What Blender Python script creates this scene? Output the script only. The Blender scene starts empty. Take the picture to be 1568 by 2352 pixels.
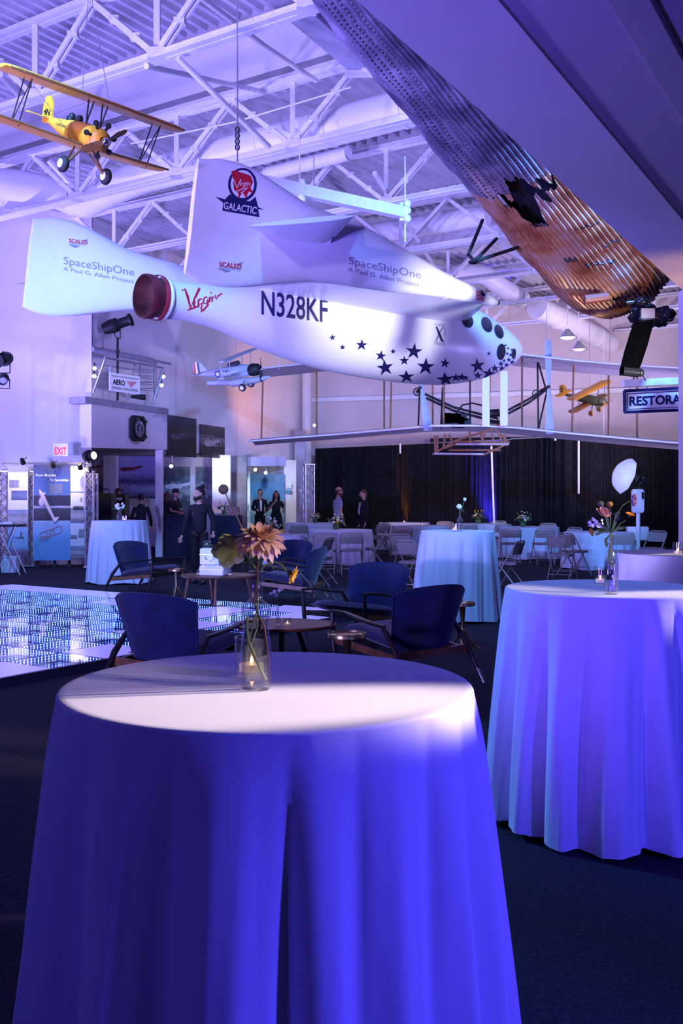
import bpy, bmesh, math, random
from mathutils import Vector, Matrix, Euler
from mathutils.bvhtree import BVHTree
random.seed(7)
PI = math.pi
S = bpy.context.scene
C = S.collection

# ------------------------------------------------------------------ camera
FPX = 2267.0; HX = 784.0; HY = 1138.0; EYE = 1.5
cam = bpy.data.cameras.new('camera'); camo = bpy.data.objects.new('camera', cam); C.objects.link(camo)
camo.location = (0, 0, EYE); camo.rotation_euler = (PI/2, 0, 0)
cam.sensor_fit = 'VERTICAL'; cam.sensor_height = 36; cam.sensor_width = 24
cam.lens = FPX/2352*36; cam.shift_y = -(1176-HY)/2352.0
cam.clip_start = .05; cam.clip_end = 200
cam.dof.use_dof = True; cam.dof.focus_distance = 5.0; cam.dof.aperture_fstop = 20
S.camera = camo
def at(px, py, D):
    """world point seen at a photo pixel at depth D"""
    return Vector(((px-HX)/FPX*D, D, EYE-(py-HY)/FPX*D))

# ------------------------------------------------------------------ world, exposure
S.view_settings.view_transform = 'Standard'; S.view_settings.look = 'None'
S.view_settings.gamma = 1; S.view_settings.exposure = 0.0
S.view_settings.use_curve_mapping = False
w = bpy.data.worlds.new('world'); S.world = w; w.use_nodes = True
w.node_tree.nodes['Background'].inputs[0].default_value = (.16, .11, .85, 1)
w.node_tree.nodes['Background'].inputs[1].default_value = .16

# ------------------------------------------------------------------ lights
def spot(loc, to, col, power, ang=60, blend=.6, rad=.08):
    l = bpy.data.lights.new('spot_lamp', 'SPOT'); l.color = col; l.energy = power
    l.spot_size = math.radians(ang); l.spot_blend = blend; l.shadow_soft_size = rad
    o = bpy.data.objects.new('spot_lamp', l); C.objects.link(o); o.location = loc
    d = Vector(to)-Vector(loc); o.rotation_euler = d.to_track_quat('-Z', 'Y').to_euler()
    return o
def area(loc, to, col, power, sx=2, sy=2):
    l = bpy.data.lights.new('area_lamp', 'AREA'); l.color = col; l.energy = power
    l.shape = 'RECTANGLE'; l.size = sx; l.size_y = sy
    o = bpy.data.objects.new('area_lamp', l); C.objects.link(o); o.location = loc
    d = Vector(to)-Vector(loc); o.rotation_euler = d.to_track_quat('-Z', 'Y').to_euler()
    return o
def point(loc, col, power, rad=.03):
    l = bpy.data.lights.new('bulb_lamp', 'POINT'); l.color = col; l.energy = power; l.shadow_soft_size = rad
    o = bpy.data.objects.new('bulb_lamp', l); C.objects.link(o); o.location = loc
    return o
VIO = (.36, .26, 1); BLU = (.10, .07, 1); CYA = (.16, .36, 1); WRM = (1, .66, .36); LAV = (.62, .52, 1); WHT = (1, .86, .86)
# violet and blue wash thrown up on the roof from floor stands beyond the frame
spot((-8, 5, 1.0), (-3, 12, 8), (.30, .25, 1), 4600, 95, .7, .3)
spot((-6, .5, 1.2), (0, 14, 7.5), (.32, .25, 1), 5200, 85, .7, .3)
spot((-9, 16, 1.0), (-1, 19, 7.5), (.32, .26, 1), 3500, 90, .7, .3)
spot((9, 15, 1.2), (2, 20, 7.5), (.38, .32, 1), 3000, 90, .7, .3)
spot((10.5, 22, 1.5), (4, 27, 7), (.75, .58, .95), 1700, 95, .7, .3)
# ship key lights
spot((4.6, 7.6, 2.2), (0.6, 13.2, 3.9), (.84, .84, 1), 2900, 24, .95, .15)
spot((-7.5, 7, 2.4), (-2.8, 12.0, 4.6), (.46, .44, 1), 1700, 50, .8, .15)
spot((-3.5, 2.0, 4.6), (-.6, 10.6, 4.3), (.52, .42, 1), 1300, 46, .8, .15)
# warm pinspots on the cocktail tables (low from the right), then added warm spots
spot((4.2, 3.0, 2.5), (-.16, 2.01, 1.09), (1, .74, .60), 4300, 6.2, .75, .03)
spot((6.2, 5.3, 2.9), (1.45, 4.30, 1.075), (1, .74, .62), 3600, 4.2, .8, .05)
spot((6.5, 8.5, 2.7), (2.6, 7.25, 1.07), (1, .74, .6), 1500, 4.5, .8, .05)
spot((3.2, .9, 2.9), (-.19, 2.2, 1.40), (1, .74, .5), 420, 9, .8, .05)  # added warm fill on the dahlia bottle's flowers
spot((4.6, 2.6, 3.0), (1.19, 4.3, 1.38), (1, .76, .5), 1300, 8, .8, .05)  # added warm fill on the right table's flowers
spot((2.8, 9.0, 2.0), (3.5, 9.75, 3.6), (1, .5, .12), 40, 40, 1, .05)  # orange spot added for the glow on the soffit corner
# deep blue on the nearest cloths from behind the camera, right, with an added left fill
spot((4.0, .5, 1.7), (.1, 2.2, .45), (.08, .055, 1), 900, 40, .8, .12)
spot((3.6, -.8, 2.2), (1.4, 4.5, .5), (.08, .06, 1), 1100, 26, .8, .12)
spot((-2.4, .3, 1.5), (-.3, 2.2, .5), (.09, .06, 1), 38, 50, .8, .12)  # weak blue fill added from the left front
# cyan blue from the far left over the floor, and from above the frame on the far tables
spot((-5.4, 8.5, 4.2), (1.1, 4.6, .5), (.12, .36, 1), 2200, 34, .8, .12)
spot((-1.2, 4.5, 6.2), (1.2, 13, .6), (.12, .36, 1), 2200, 40, .8, .12)
spot((3.0, 6.5, 6.4), (1.0, 21, .6), (.13, .36, 1), 9000, 56, .8, .15)
spot((-3, 6, 6.3), (-3.4, 17.5, .6), (.13, .38, 1), 4200, 42, .8, .15)
# table-top glow on the far tables
spot((1.5, 21.5, 6.2), (2.5, 24, .7), (1, .8, .72), 300, 95, .8, .15)
# far left wall: violet wash, orange pool, white pool
spot((-5.2, 22.9, 3.7), (-3.9, 26, 6.2), (.16, .09, 1), 1100, 100, .8, .1)
spot((-.2, 26.2, 2.9), (-2.5, 29.9, 4.9), (1, .42, .2), 520, 60, 1, .1)
spot((-7.6, 15.0, 2.0), (-7.6, 21.0, 4.6), (.30, .26, 1), 1900, 90, .8, .2)
spot((-9.0, 19.6, .3), (-8.2, 20.8, 6), (.40, .12, 1), 420, 60, .8, .1)
# back wall cream
spot((1.0, 23.0, 2.2), (3.5, 30.5, 4.2), (.90, .70, .95), 700, 95, .8, .2)
spot((7.8, 22.0, 3.5), (6.5, 30.0, 4.8), (.90, .72, .95), 800, 90, .8, .2)
# curtain uplights
spot((4.02, 27.35, .12), (4.12, 27.72, 2.4), (.05, .03, 1), 5500, 44, .8, .05)
spot((1.86, 29.45, .12), (1.9, 29.75, 2.0), (1, .33, .06), 600, 22, .8, .04)
# soffit, column, corrugated hull and sign
spot((.6, 5.0, 1.0), (3.6, 9.9, 1.6), (.52, .40, 1), 330, 24, .8, .1)  # lavender light added to brighten the column
spot((-.4, 2.6, .8), (2.4, 5.6, 3.6), (.16, .07, 1), 900, 120, .9, .2)
spot((4.4, 7.6, .6), (3.1, 9.9, 3.9), (1, .52, .16), 320, 44, .9, .1)
spot((-2.4, 5.5, 2.6), (1.2, 9.0, 5.4), (.12, .10, 1), 2600, 60, .8, .1)
spot((3.2, 8.2, 2.7), (4.2, 12.5, 2.75), (.75, .66, 1), 170, 22, .8, .05)  # lavender fill added to brighten the sign board
# exhibit lamps
spot((-5.95, 19.7, 2.35), (-6.1, 20.5, 1.7), (1, .8, .5), 26, 75, .8, .03)
spot((-5.35, 19.9, 2.35), (-5.45, 20.5, 1.9), (1, .8, .5), 55, 75, .8, .03)
spot((-6.75, 19.7, 2.35), (-6.75, 20.5, 1.8), (1, .8, .6), 30, 75, .8, .03)
# bar area
spot((-4.5, 24.5, 2.4), (-4.9, 29.5, 1.4), (.2, .16, 1), 110, 70, .8, .1)
spot((-3.2, 26.0, 2.35), (-3.6, 29.9, 1.6), (.75, .85, 1), 130, 60, .8, .05)
spot((-3.55, 27.2, .3), (-3.25, 28.1, 2.0), (1, .6, .2), 60, 60, .8, .05)
spot((-2.2, 29.2, 2.5), (-2.2, 31.4, 1.4), (.8, .9, 1), 90, 90, .8, .05)
spot((-1.6, 32.0, .2), (-1.3, 32.8, 4), (.32, .2, 1), 160, 60, .8, .05)

# ------------------------------------------------------------------ materials
_m = {}
def mat(name, col, rough=.6, metal=0, var=.12, scale=8, bump=0, emit=None, es=0, bscale=None, spec=None, trans=0, ior=1.45, sheen=0, coords='Object'):
    if name in _m: return _m[name]
    m = bpy.data.materials.new(name); m.use_nodes = True; _m[name] = m
    nt = m.node_tree; b = nt.nodes['Principled BSDF']; L = nt.links
    b.inputs['Roughness'].default_value = rough; b.inputs['Metallic'].default_value = metal
    if spec is not None: b.inputs['Specular IOR Level'].default_value = spec
    b.inputs['Transmission Weight'].default_value = trans; b.inputs['IOR'].default_value = ior
    if sheen:
        b.inputs['Sheen Weight'].default_value = sheen
    tc = nt.nodes.new('ShaderNodeTexCoord')
    if var > 0:
        n = nt.nodes.new('ShaderNodeTexNoise'); n.inputs['Scale'].default_value = scale; n.inputs['Detail'].default_value = 3
        L.new(tc.outputs[coords], n.inputs['Vector'])
        r = nt.nodes.new('ShaderNodeValToRGB')
        r.color_ramp.elements[0].position = .3; r.color_ramp.elements[1].position = .7
        r.color_ramp.elements[0].color = tuple(c*(1-var) for c in col)+(1,)
        r.color_ramp.elements[1].color = tuple(min(1, c*(1+var)) for c in col)+(1,)
        L.new(n.outputs['Fac'], r.inputs['Fac']); L.new(r.outputs['Color'], b.inputs['Base Color'])
    else:
        b.inputs['Base Color'].default_value = tuple(col)+(1,)
    if bump:
        n2 = nt.nodes.new('ShaderNodeTexNoise'); n2.inputs['Scale'].default_value = bscale or scale*6
        L.new(tc.outputs[coords], n2.inputs['Vector'])
        bp = nt.nodes.new('ShaderNodeBump'); bp.inputs['Strength'].default_value = bump; bp.inputs['Distance'].default_value = .01
        L.new(n2.outputs['Fac'], bp.inputs['Height']); L.new(bp.outputs['Normal'], b.inputs['Normal'])
    if emit:
        b.inputs['Emission Color'].default_value = tuple(emit)+(1,); b.inputs['Emission Strength'].default_value = es
        if hasattr(m, 'cycles'): m.cycles.emission_sampling = 'NONE'
    return m
def thin_glass(name, tint=(1, 1, 1), fres=1.45, rough=.02, extra=.0):
    m = bpy.data.materials.new(name); m.use_nodes = True; nt = m.node_tree; nt.nodes.clear()
    o = nt.nodes.new('ShaderNodeOutputMaterial'); t = nt.nodes.new('ShaderNodeBsdfTransparent'); g = nt.nodes.new('ShaderNodeBsdfGlossy')
    t.inputs[0].default_value = tuple(tint)+(1,); g.inputs['Roughness'].default_value = rough
    f = nt.nodes.new('ShaderNodeFresnel'); ge = nt.nodes.new('ShaderNodeNewGeometry'); mi_ = nt.nodes.new('ShaderNodeMix'); mi_.inputs[2].default_value = fres; mi_.inputs[3].default_value = 1/fres
    nt.links.new(ge.outputs['Backfacing'], mi_.inputs[0]); nt.links.new(mi_.outputs[0], f.inputs[0])
    a = nt.nodes.new('ShaderNodeMath'); a.operation = 'ADD'; a.inputs[1].default_value = extra; a.use_clamp = True
    mx = nt.nodes.new('ShaderNodeMixShader')
    nt.links.new(f.outputs[0], a.inputs[0]); nt.links.new(a.outputs[0], mx.inputs[0]); nt.links.new(t.outputs[0], mx.inputs[1]); nt.links.new(g.outputs[0], mx.inputs[2])
    nt.links.new(mx.outputs[0], o.inputs[0]); _m[name] = m
    return m
M_white = mat('white_gloss_paint', (.86, .86, .88), .32, var=.02, spec=.5)
M_steel = mat('white_steel_paint', (.84, .84, .86), .5, var=.06)
M_deck = mat('roof_deck_paint', (.50, .50, .56), .6, var=.08)
M_duct = mat('duct_paint', (.9, .9, .92), .45, var=.05, scale=3)
M_wall = mat('wall_paint', (.74, .71, .72), .85, var=.03, scale=1.5, bump=.1)
M_wallc = mat('cream_wall_paint', (.70, .62, .60), .85, var=.04, scale=1.2, bump=.1)
M_carpet = mat('dark_carpet', (.035, .036, .05), .95, var=.35, scale=60, bump=.6, bscale=220, spec=.1)
M_cloth = mat('pale_blue_tablecloth', (.60, .65, .76), .85, var=.03, scale=4, bump=.15, bscale=900, spec=.2)
M_velvet = mat('navy_velvet', (.004, .010, .055), .8, var=.3, scale=7, sheen=.22, spec=.2)
M_dwood = mat('dark_wood', (.018, .012, .012), .35, var=.3, scale=20)
M_walnut = mat('walnut_wood', (.16, .065, .03), .35, var=.35, scale=14)
M_brass = mat('brass', (.62, .42, .2), .28, 1, var=.1)
M_chrome = mat('chrome', (.75, .75, .78), .15, 1, var=.05)
M_fold = mat('folding_chair_paint', (.30, .26, .25), .45, var=.1)
M_foldseat = mat('folding_chair_vinyl', (.22, .18, .19), .6, var=.1)
M_black = mat('matte_black', (.008, .008, .009), .55, var=.2)
M_blackg = mat('black_gloss', (.01, .01, .012), .2, var=.1)
M_curtain = mat('black_drape', (.010, .010, .013), .9, var=.3, scale=5, spec=.1)
M_soffit = mat('soffit_paint', (.62, .60, .64), .8, var=.03, scale=2)
M_navy = mat('navy_print', (.012, .014, .09), .5, var=.05)
M_grey = mat('grey_print', (.30, .30, .38), .5, var=.05)
M_red = mat('red_print', (.55, .012, .03), .5, var=.05)
M_wprint = mat('white_print', (.85, .85, .87), .5, var=.02)
M_paper = mat('white_sheet', (.8, .8, .8), .7, var=.03)
M_alum = mat('aluminium', (.66, .66, .68), .3, .9, var=.1)
M_plug = mat('greyed_green', (.05, .12, .04), .5, var=.3)
M_leaf = mat('leaf_green', (.035, .09, .03), .5, var=.35, scale=30)
M_stem = mat('stem_green', (.16, .22, .05), .5, var=.3, scale=30)
M_glass = thin_glass('clear_glass', (.975, .98, .985), 1.45, .03, .05)
M_water = thin_glass('water', (.97, .98, .985), 1.15, .0, .01)
M_floorglass = thin_glass('dance_floor_glass', (.97, .97, 1), 1.3, .03, .02)
M_flame = mat('candle_flame', (1, .6, .2), .5, var=0, emit=(1, .55, .2), es=9)
M_bulb = mat('warm_bulb', (1, .9, .7), .5, var=0, emit=(1, .85, .6), es=9)
M_wax = mat('candle_wax', (.85, .8, .7), .4, var=.03, emit=(1, .6, .35), es=.35)

# ------------------------------------------------------------------ mesh builder
class MB:
    def __init__(s): s.v = []; s.f = []; s.mi = []; s.cur = 0
    def add(s, vs, fs):
        n = len(s.v); s.v += [tuple(v) for v in vs]; s.f += [tuple(i+n for i in f) for f in fs]; s.mi += [s.cur]*len(fs); return s
    def box(s, c, d, R=None):
        x, y, z = d[0]/2, d[1]/2, d[2]/2
        vs = [Vector((a*x, b*y, e*z)) for a in (-1, 1) for b in (-1, 1) for e in (-1, 1)]
        if R is not None: vs = [R @ v for v in vs]
        c = Vector(c); vs = [v+c for v in vs]
        return s.add(vs, [(0, 1, 3, 2), (4, 6, 7, 5), (0, 4, 5, 1), (2, 3, 7, 6), (0, 2, 6, 4), (1, 5, 7, 3)])
    def beam(s, a, b, w, h, up=(0, 0, 1)):
        a = Vector(a); b = Vector(b); d = b-a; L = d.length
        if L < 1e-6: return s
        d /= L; up = Vector(up)
        if abs(d.dot(up)) > .98: up = Vector((1, 0, 0))
        x = d.cross(up).normalized(); z = x.cross(d)
        R = Matrix((x, d, z)).transposed()
        return s.box((a+b)/2, (w, L, h), R)
    def tube(s, pts, r, n=8, cap=True):
        pts = [Vector(p) for p in pts]; rs = r if isinstance(r, (list, tuple)) else [r]*len(pts)
        base = len(s.v); vs = []; fs = []; px = None
        for i, p in enumerate(pts):
            d = (pts[min(i+1, len(pts)-1)]-pts[max(i-1, 0)]).normalized()
            if px is None: px = d.orthogonal().normalized()
            else:
                px = (px-d*px.dot(d)); px = px.normalized() if px.length > 1e-5 else d.orthogonal().normalized()
            py = d.cross(px)
            for k in range(n):
                a = 2*PI*k/n; vs.append(p+(px*math.cos(a)+py*math.sin(a))*rs[i])
        for i in range(len(pts)-1):
            for k in range(n):
                k2 = (k+1) % n; fs.append((i*n+k, i*n+k2, (i+1)*n+k2, (i+1)*n+k))
        if cap: fs.append(tuple(range(n))[::-1]); fs.append(tuple((len(pts)-1)*n+k for k in range(n)))
        return s.add(vs, fs)
    def lathe(s, prof, n=24, c=(0, 0, 0), R=None, cap=False):
        c = Vector(c); vs = []; fs = []
        for (r, z) in prof:
            for k in range(n):
                a = 2*PI*k/n; v = Vector((r*math.cos(a), r*math.sin(a), z))
                if R is not None: v = R @ v
                vs.append(v+c)
        for i in range(len(prof)-1):
            for k in range(n):
                k2 = (k+1) % n; fs.append((i*n+k, i*n+k2, (i+1)*n+k2, (i+1)*n+k))
        if cap: fs.append(tuple(range(n))[::-1]); fs.append(tuple((len(prof)-1)*n+k for k in range(n)))
        return s.add(vs, fs)
    def rings(s, rings, closed=True, cap=True):
        n = len(rings[0]); vs = [v for r in rings for v in r]; fs = []
        for i in range(len(rings)-1):
            for k in range(n if closed else n-1):
                k2 = (k+1) % n; fs.append((i*n+k, i*n+k2, (i+1)*n+k2, (i+1)*n+k))
        if cap and closed: fs.append(tuple(range(n))[::-1]); fs.append(tuple((len(rings)-1)*n+k for k in range(n)))
        return s.add(vs, fs)
    def prism(s, pts, off):
        n = len(pts); off = Vector(off); pts = [Vector(p) for p in pts]
        return s.add(pts+[p+off for p in pts], [tuple(range(n))[::-1], tuple(range(n, 2*n))]+[(k, (k+1) % n, n+(k+1) % n, n+k) for k in range(n)])
    def ball(s, c, r, n=10, sc=(1, 1, 1), R=None):
        m = max(4, n//2); prof = []
        vs = []; fs = []; c = Vector(c)
        for i in range(m+1):
            a = PI*i/m
            for k in range(n):
                b = 2*PI*k/n; v = Vector((math.sin(a)*math.cos(b)*r*sc[0], math.sin(a)*math.sin(b)*r*sc[1], math.cos(a)*r*sc[2]))
                if R is not None: v = R @ v
                vs.append(v+c)
        for i in range(m):
            for k in range(n):
                k2 = (k+1) % n; fs.append((i*n+k, (i+1)*n+k, (i+1)*n+k2, i*n+k2))
        return s.add(vs, fs)
    def grid(s, fn, nu, nv):
        vs = [fn(i/nu, j/nv) for j in range(nv+1) for i in range(nu+1)]
        return s.add(vs, [(j*(nu+1)+i, j*(nu+1)+i+1, (j+1)*(nu+1)+i+1, (j+1)*(nu+1)+i) for j in range(nv) for i in range(nu)])
    def build(s, name, m, parent=None, smooth=None, world=False):
        me = bpy.data.meshes.new(name)
        vs = s.v
        if world and parent is not None:
            inv = wm(parent).inverted(); vs = [tuple(inv @ Vector(v)) for v in vs]
        me.from_pydata(vs, [], s.f)
        ms = m if isinstance(m, (list, tuple)) else [m]
        for q in ms: me.materials.append(q)
        if len(ms) > 1: me.polygons.foreach_set('material_index', s.mi)
        bm = bmesh.new(); bm.from_mesh(me); bmesh.ops.recalc_face_normals(bm, faces=bm.faces); bm.to_mesh(me); bm.free()
        if smooth is not None:
            me.polygons.foreach_set('use_smooth', [True]*len(me.polygons))
            if smooth < 179: me.set_sharp_from_angle(angle=math.radians(smooth))
        o = bpy.data.objects.new(name, me); C.objects.link(o)
        if parent is not None: o.parent = parent
        return o
def wm(o):
    m = o.matrix_basis.copy(); p = o.parent
    while p is not None: m = p.matrix_basis @ m; p = p.parent
    return m
def tag(o, label=None, cat=None, group=None, kind=None):
    if label: o['label'] = label
    if cat: o['category'] = cat
    if group: o['group'] = group
    if kind: o['kind'] = kind
    return o
def thing(name, label, cat, loc=(0, 0, 0), rz=0, group=None):
    o = bpy.data.objects.new(name, None); C.objects.link(o); o.empty_display_size = .1
    o.location = loc; o.rotation_euler = (0, 0, rz)
    o.matrix_basis = Matrix.LocRotScale(Vector(loc), Euler((0, 0, rz)), Vector((1, 1, 1)))
    return tag(o, label, cat, group)
KIDS = {}
def dup(root, loc, rz=0, label=None, group=None, rot=None, sc=None):
    def cp(o, par):
        c = o.copy(); C.objects.link(c)
        if par is not None: c.parent = par
        for ch in [q for q in list(o.children)]: cp(ch, c)
        return c
    r = cp(root, None); r.location = loc; r.rotation_euler = rot if rot else (0, 0, rz)
    if sc: r.scale = (sc, sc, sc)
    if label: r['label'] = label
    if group: r['group'] = group
    return r
def struct(name, mb, m, parent=None, smooth=None):
    o = mb.build(name, m, parent, smooth)
    if parent is None: o['kind'] = 'structure'
    return o
def up2(p0, p1, t): return Vector(p0).lerp(Vector(p1), t)
# text as mesh (flat, xy) ------------------------------------------------
_t = {}
def text_mesh(txt, bold=0, shear=0, space=1):
    k = (txt, bold, shear, space)
    if k in _t: return _t[k]
    cu = bpy.data.curves.new('t', 'FONT'); cu.body = txt; cu.offset = bold; cu.shear = shear; cu.space_character = space
    cu.resolution_u = 3; o = bpy.data.objects.new('t', cu); C.objects.link(o)
    bpy.context.view_layer.update()
    me = bpy.data.meshes.new_from_object(o.evaluated_get(bpy.context.evaluated_depsgraph_get()))
    bm = bmesh.new(); bm.from_mesh(me); bmesh.ops.triangulate(bm, faces=bm.faces)
    vs = [v.co.copy() for v in bm.verts]; fs = [tuple(v.index for v in f.verts) for f in bm.faces]
    bm.free(); bpy.data.objects.remove(o); bpy.data.curves.remove(cu); bpy.data.meshes.remove(me)
    x0 = min(v.x for v in vs); x1 = max(v.x for v in vs); y0 = min(v.y for v in vs); y1 = max(v.y for v in vs)
    vs = [((v.x-x0)/(x1-x0), (v.y-y0)/(y1-y0)) for v in vs]
    _t[k] = (vs, fs); return _t[k]
def flat_text(mb, txt, o, ux, uy, bold=0, shear=0, space=1):
    """text filling the parallelogram origin o, vectors ux (width), uy (height)"""
    vs, fs = text_mesh(txt, bold, shear, space); o = Vector(o); ux = Vector(ux); uy = Vector(uy)
    mb.add([o+ux*a+uy*b for a, b in vs], fs); return mb
def gtext(txt, mapf, bold=0, shear=0, space=1, cuts=2, maxe=.06):
    vs, fs = text_mesh(txt, bold, shear, space)
    return project_poly([Vector((a, b, 0)) for a, b in vs], fs, mapf, maxe, cuts)
def project_poly(vs, fs, mapf, maxe, cuts=3):
    bm = bmesh.new(); bv = [bm.verts.new(v) for v in vs]
    for f in fs:
        try: bm.faces.new([bv[i] for i in f])
        except ValueError: pass
    bmesh.ops.triangulate(bm, faces=bm.faces)
    for _ in range(cuts):
        e = [x for x in bm.edges if x.calc_length() > maxe]
        if not e: break
        bmesh.ops.subdivide_edges(bm, edges=e, cuts=1); bmesh.ops.triangulate(bm, faces=bm.faces)
    bm.verts.index_update(); out = [mapf(v.co) for v in bm.verts]; ff = []
    for f in bm.faces:
        q = [v.index for v in f.verts]
        if all(out[i] is not None for i in q): ff.append(tuple(q))
    out = [o if o is not None else Vector((0, 0, 0)) for o in out]
    used = sorted(set(i for f in ff for i in f)); mp = {a: b for b, a in enumerate(used)}
    bm.free()
    return [out[i] for i in used], [tuple(mp[i] for i in f) for f in ff]
# ------------------------------------------------------------------ the hall
U = Vector((-.835, .55, 0)).normalized(); V = Vector((.55, .835, 0)).normalized(); Z3 = Vector((0, 0, 1))
def uv(s, p, z=0): return U*s+V*p+Z3*z
def leftwall_y(x): return 21.5+(x+5.44)/.353
def backwall_y(x): return 33.6-.316*(x+1.24)
def inside(P):
    x, y = P.x, P.y
    if x < -5.44: return y < 21.5+(x+5.44)*.2475-.15
    if y > leftwall_y(x)-.25: return False
    return y < backwall_y(x)-.15
ZT = 7.62; ZU = 8.75
# floor
m = MB(); m.box((0, 14, -.1), (44, 60, .2)); struct('floor', m, M_carpet)
# wall at the left, facing the camera, with its return
def wallquad(mb, a, b, z0, z1, th=.2):
    a = Vector((a[0], a[1], 0)); b = Vector((b[0], b[1], 0)); d = (b-a).normalized(); n = Vector((-d.y, d.x, 0))*th
    mb.prism([a+Z3*z0, b+Z3*z0, b+Z3*z1, a+Z3*z1], n)
m = MB(); wallquad(m, (-13, 19.63), (-5.44, 21.5), 0, ZU); struct('wall_left', m, M_wall)
m = MB(); wallquad(m, (-13, -6), (-13, 19.63), 0, ZU); struct('wall_side', m, M_wall)
m = MB(); wallquad(m, (-5.44, 21.62), (-1.24, 33.5), 2.62, ZT)
struct('wall_gallery', m, M_wall)
m = MB(); wallquad(m, (-1.24, 33.6), (16, 28.15), 0, ZT); struct('wall_back', m, M_wallc)
m = MB(); m.prism([(-1.24, 33.55, 4.66), (16, 28.10, 4.66), (16, 28.10, 4.80), (-1.24, 33.55, 4.80)], (-.02, -.1, 0)); struct('trim_back', m, M_steel)
m = MB(); wallquad(m, (-14, 31.8), (-1.1, 33.9), 0, 2.9); struct('wall_bar', m, M_wall)
m = MB(); m.prism([(-5.6, 21.8, 2.62), (-1.3, 33.4, 2.62), (-1.3, 34, 2.62), (-13, 34, 2.62), (-13, 21.8, 2.62)], (0, 0, .1)); struct('ceiling_gallery', m, M_wall)
m = MB(); wallquad(m, (-13, 21.8), (-13, 34), 0, 2.9); struct('wall_bar_side', m, M_wall)
# roof deck in trapezoid ribs running along V
def deck(name, p0, p1, z, s0=-12, s1=34, pitch=.22):
    m = MB(); n = int((s1-s0)/pitch); A = []; B = []
    for i in range(n):
        s = s0+i*pitch
        for ds, dz in ((0, 0), (.34, 0), (.5, .07), (.84, .07)):
            A.append(uv(s+ds*pitch, p0, z+dz)); B.append(uv(s+ds*pitch, p1, z+dz))
    m.rings([A, B], closed=False)
    m.prism([uv(s0, p0, z+.1), uv(s1, p0, z+.1), uv(s1, p1, z+.1), uv(s0, p1, z+.1)], (0, 0, .1))
    return struct(name, m, M_deck)
deck('ceiling', 11.7, 40, ZT)
deck('ceiling_raised', -6, 11.7, ZU)
m = MB(); m.prism([uv(-12, 11.7, ZT-.05), uv(34, 11.7, ZT-.05), uv(34, 11.7, ZU+.1), uv(-12, 11.7, ZU+.1)], V*.08); struct('ceiling_fascia', m, M_wall)
m = MB(); m.prism([uv(-12, 19.4, 6.9), uv(15.6, 19.4, 6.9), uv(15.6, 19.4, ZT-.02), uv(-12, 19.4, ZT-.02)], V*.08); struct('ceiling_beam', m, M_wall)

# ------------------------------------------------------------------ trusses
def truss(p, s_node, pan, label, s_lo=1.0, zb=6.5, zt=7.45, big=1.0):
    s_hi = s_lo
    while s_hi < 30 and inside(uv(s_hi+.2, p)): s_hi += .2
    base = uv(s_lo, p, zb)
    t = thing('roof_truss', label, 'truss', base, 0, 'roof trusses')
    def bm_(name, a, b, w, h):
        q = MB(); q.beam(a, b, w, h); return q.build(name, M_steel, t, world=True)
    for nm, z in (('bottom_chord', zb), ('top_chord', zt)):
        q = MB()
        for dv in (-.055, .055):       # two back-to-back angles: flange and leg
            q.beam(uv(s_lo, p+dv, z), uv(s_hi, p+dv, z), .085*big, .02)
            q.beam(uv(s_lo, p+dv*.35, z+.05), uv(s_hi, p+dv*.35, z+.05), .018, .1)
        q.build(nm, M_steel, t, world=True)
    k0 = math.ceil((s_lo-s_node)/pan)
    s = s_node+k0*pan; pr = None
    while s < s_hi:
        bm_('web_post', uv(s, p, zb+.05), uv(s, p, zt), .07, .07)
        for sg in (-1, 1):
            s2 = s+sg*pan/2
            if s_lo < s2 < s_hi:
                q = MB()
                for dv in (-.035, .035): q.beam(uv(s, p+dv, zb+.05), uv(s2, p+dv, zt), .03, .07)
                if p < 16:
                    for f in (.33, .66): q.box(uv(s, p, zb+.05).lerp(uv(s2, p, zt), f), (.12, .12, .06))
                q.build('web_diagonal', M_steel, t, world=True)
        q = MB(); q.box(uv(s, p, zb+.05), (.2, .2, .12)); q.build('gusset', M_steel, t, world=True)
        s += pan
    return t
tl = ['white steel roof truss nearest the camera, above the yellow biplane',
      'white steel roof truss crossing in front of the big round duct',
      'white steel roof truss just behind the ship\'s near tail fin',
      'white steel roof truss passing behind the short white duct end',
      'white steel roof truss meeting the torn hull by its hanging bracket',
      'white steel roof truss above the ship\'s small flag boom tip',
      'white steel roof truss third from the cream back wall',
      'white steel roof truss nearest the cream back wall']
for i, (p, sn, pan) in enumerate([(8.3, 8.0, 2.1), (11.5, 10.67, 2.25), (14.6, 10.9, 2.2), (17.7, 10.2, 2.2), (20.8, 10.7, 2.2), (24, 11, 2.2), (27, 10.4, 2.2), (30, 10.7, 2.2)]):
    truss(p, sn, pan, tl[i], s_lo=1.5 if i < 3 else 4.0-i*.5)
# bracing rods between trusses
def rod(name, pts, r, mtl, label, cat, n=8, group=None):
    q = MB(); q.tube(pts, r, n); o = q.build(name, mtl, None, 40); return tag(o, label, cat, group)
rod('brace_rod', [at(336, 152, 11.4), at(610, 212, 14.6)], .035, M_steel, 'pale steel brace rod running right from the nearest truss to the next', 'brace')
rod('brace_rod', [at(408, 133, 11.1), at(618, 338, 12.2)], .035, M_steel, 'pale steel brace rod dropping right from the nearest truss toward the duct', 'brace')
rod('brace_rod', [at(0, 170, 12.6), at(60, 237, 14.0)], .04, M_steel, 'short steel brace rod at the far left edge above the biplane wing', 'brace')
rod('brace_rod', [at(112, 368, 16.6), at(192, 455, 17.0)], .05, M_steel, 'steel strut going down behind the yellow biplane wheels', 'brace')
rod('brace_rod', [at(860, 398, 16.0), at(1025, 655, 24.0)], .04, M_steel, 'long thin brace rod behind the hanging chains by the short duct', 'brace')
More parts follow.
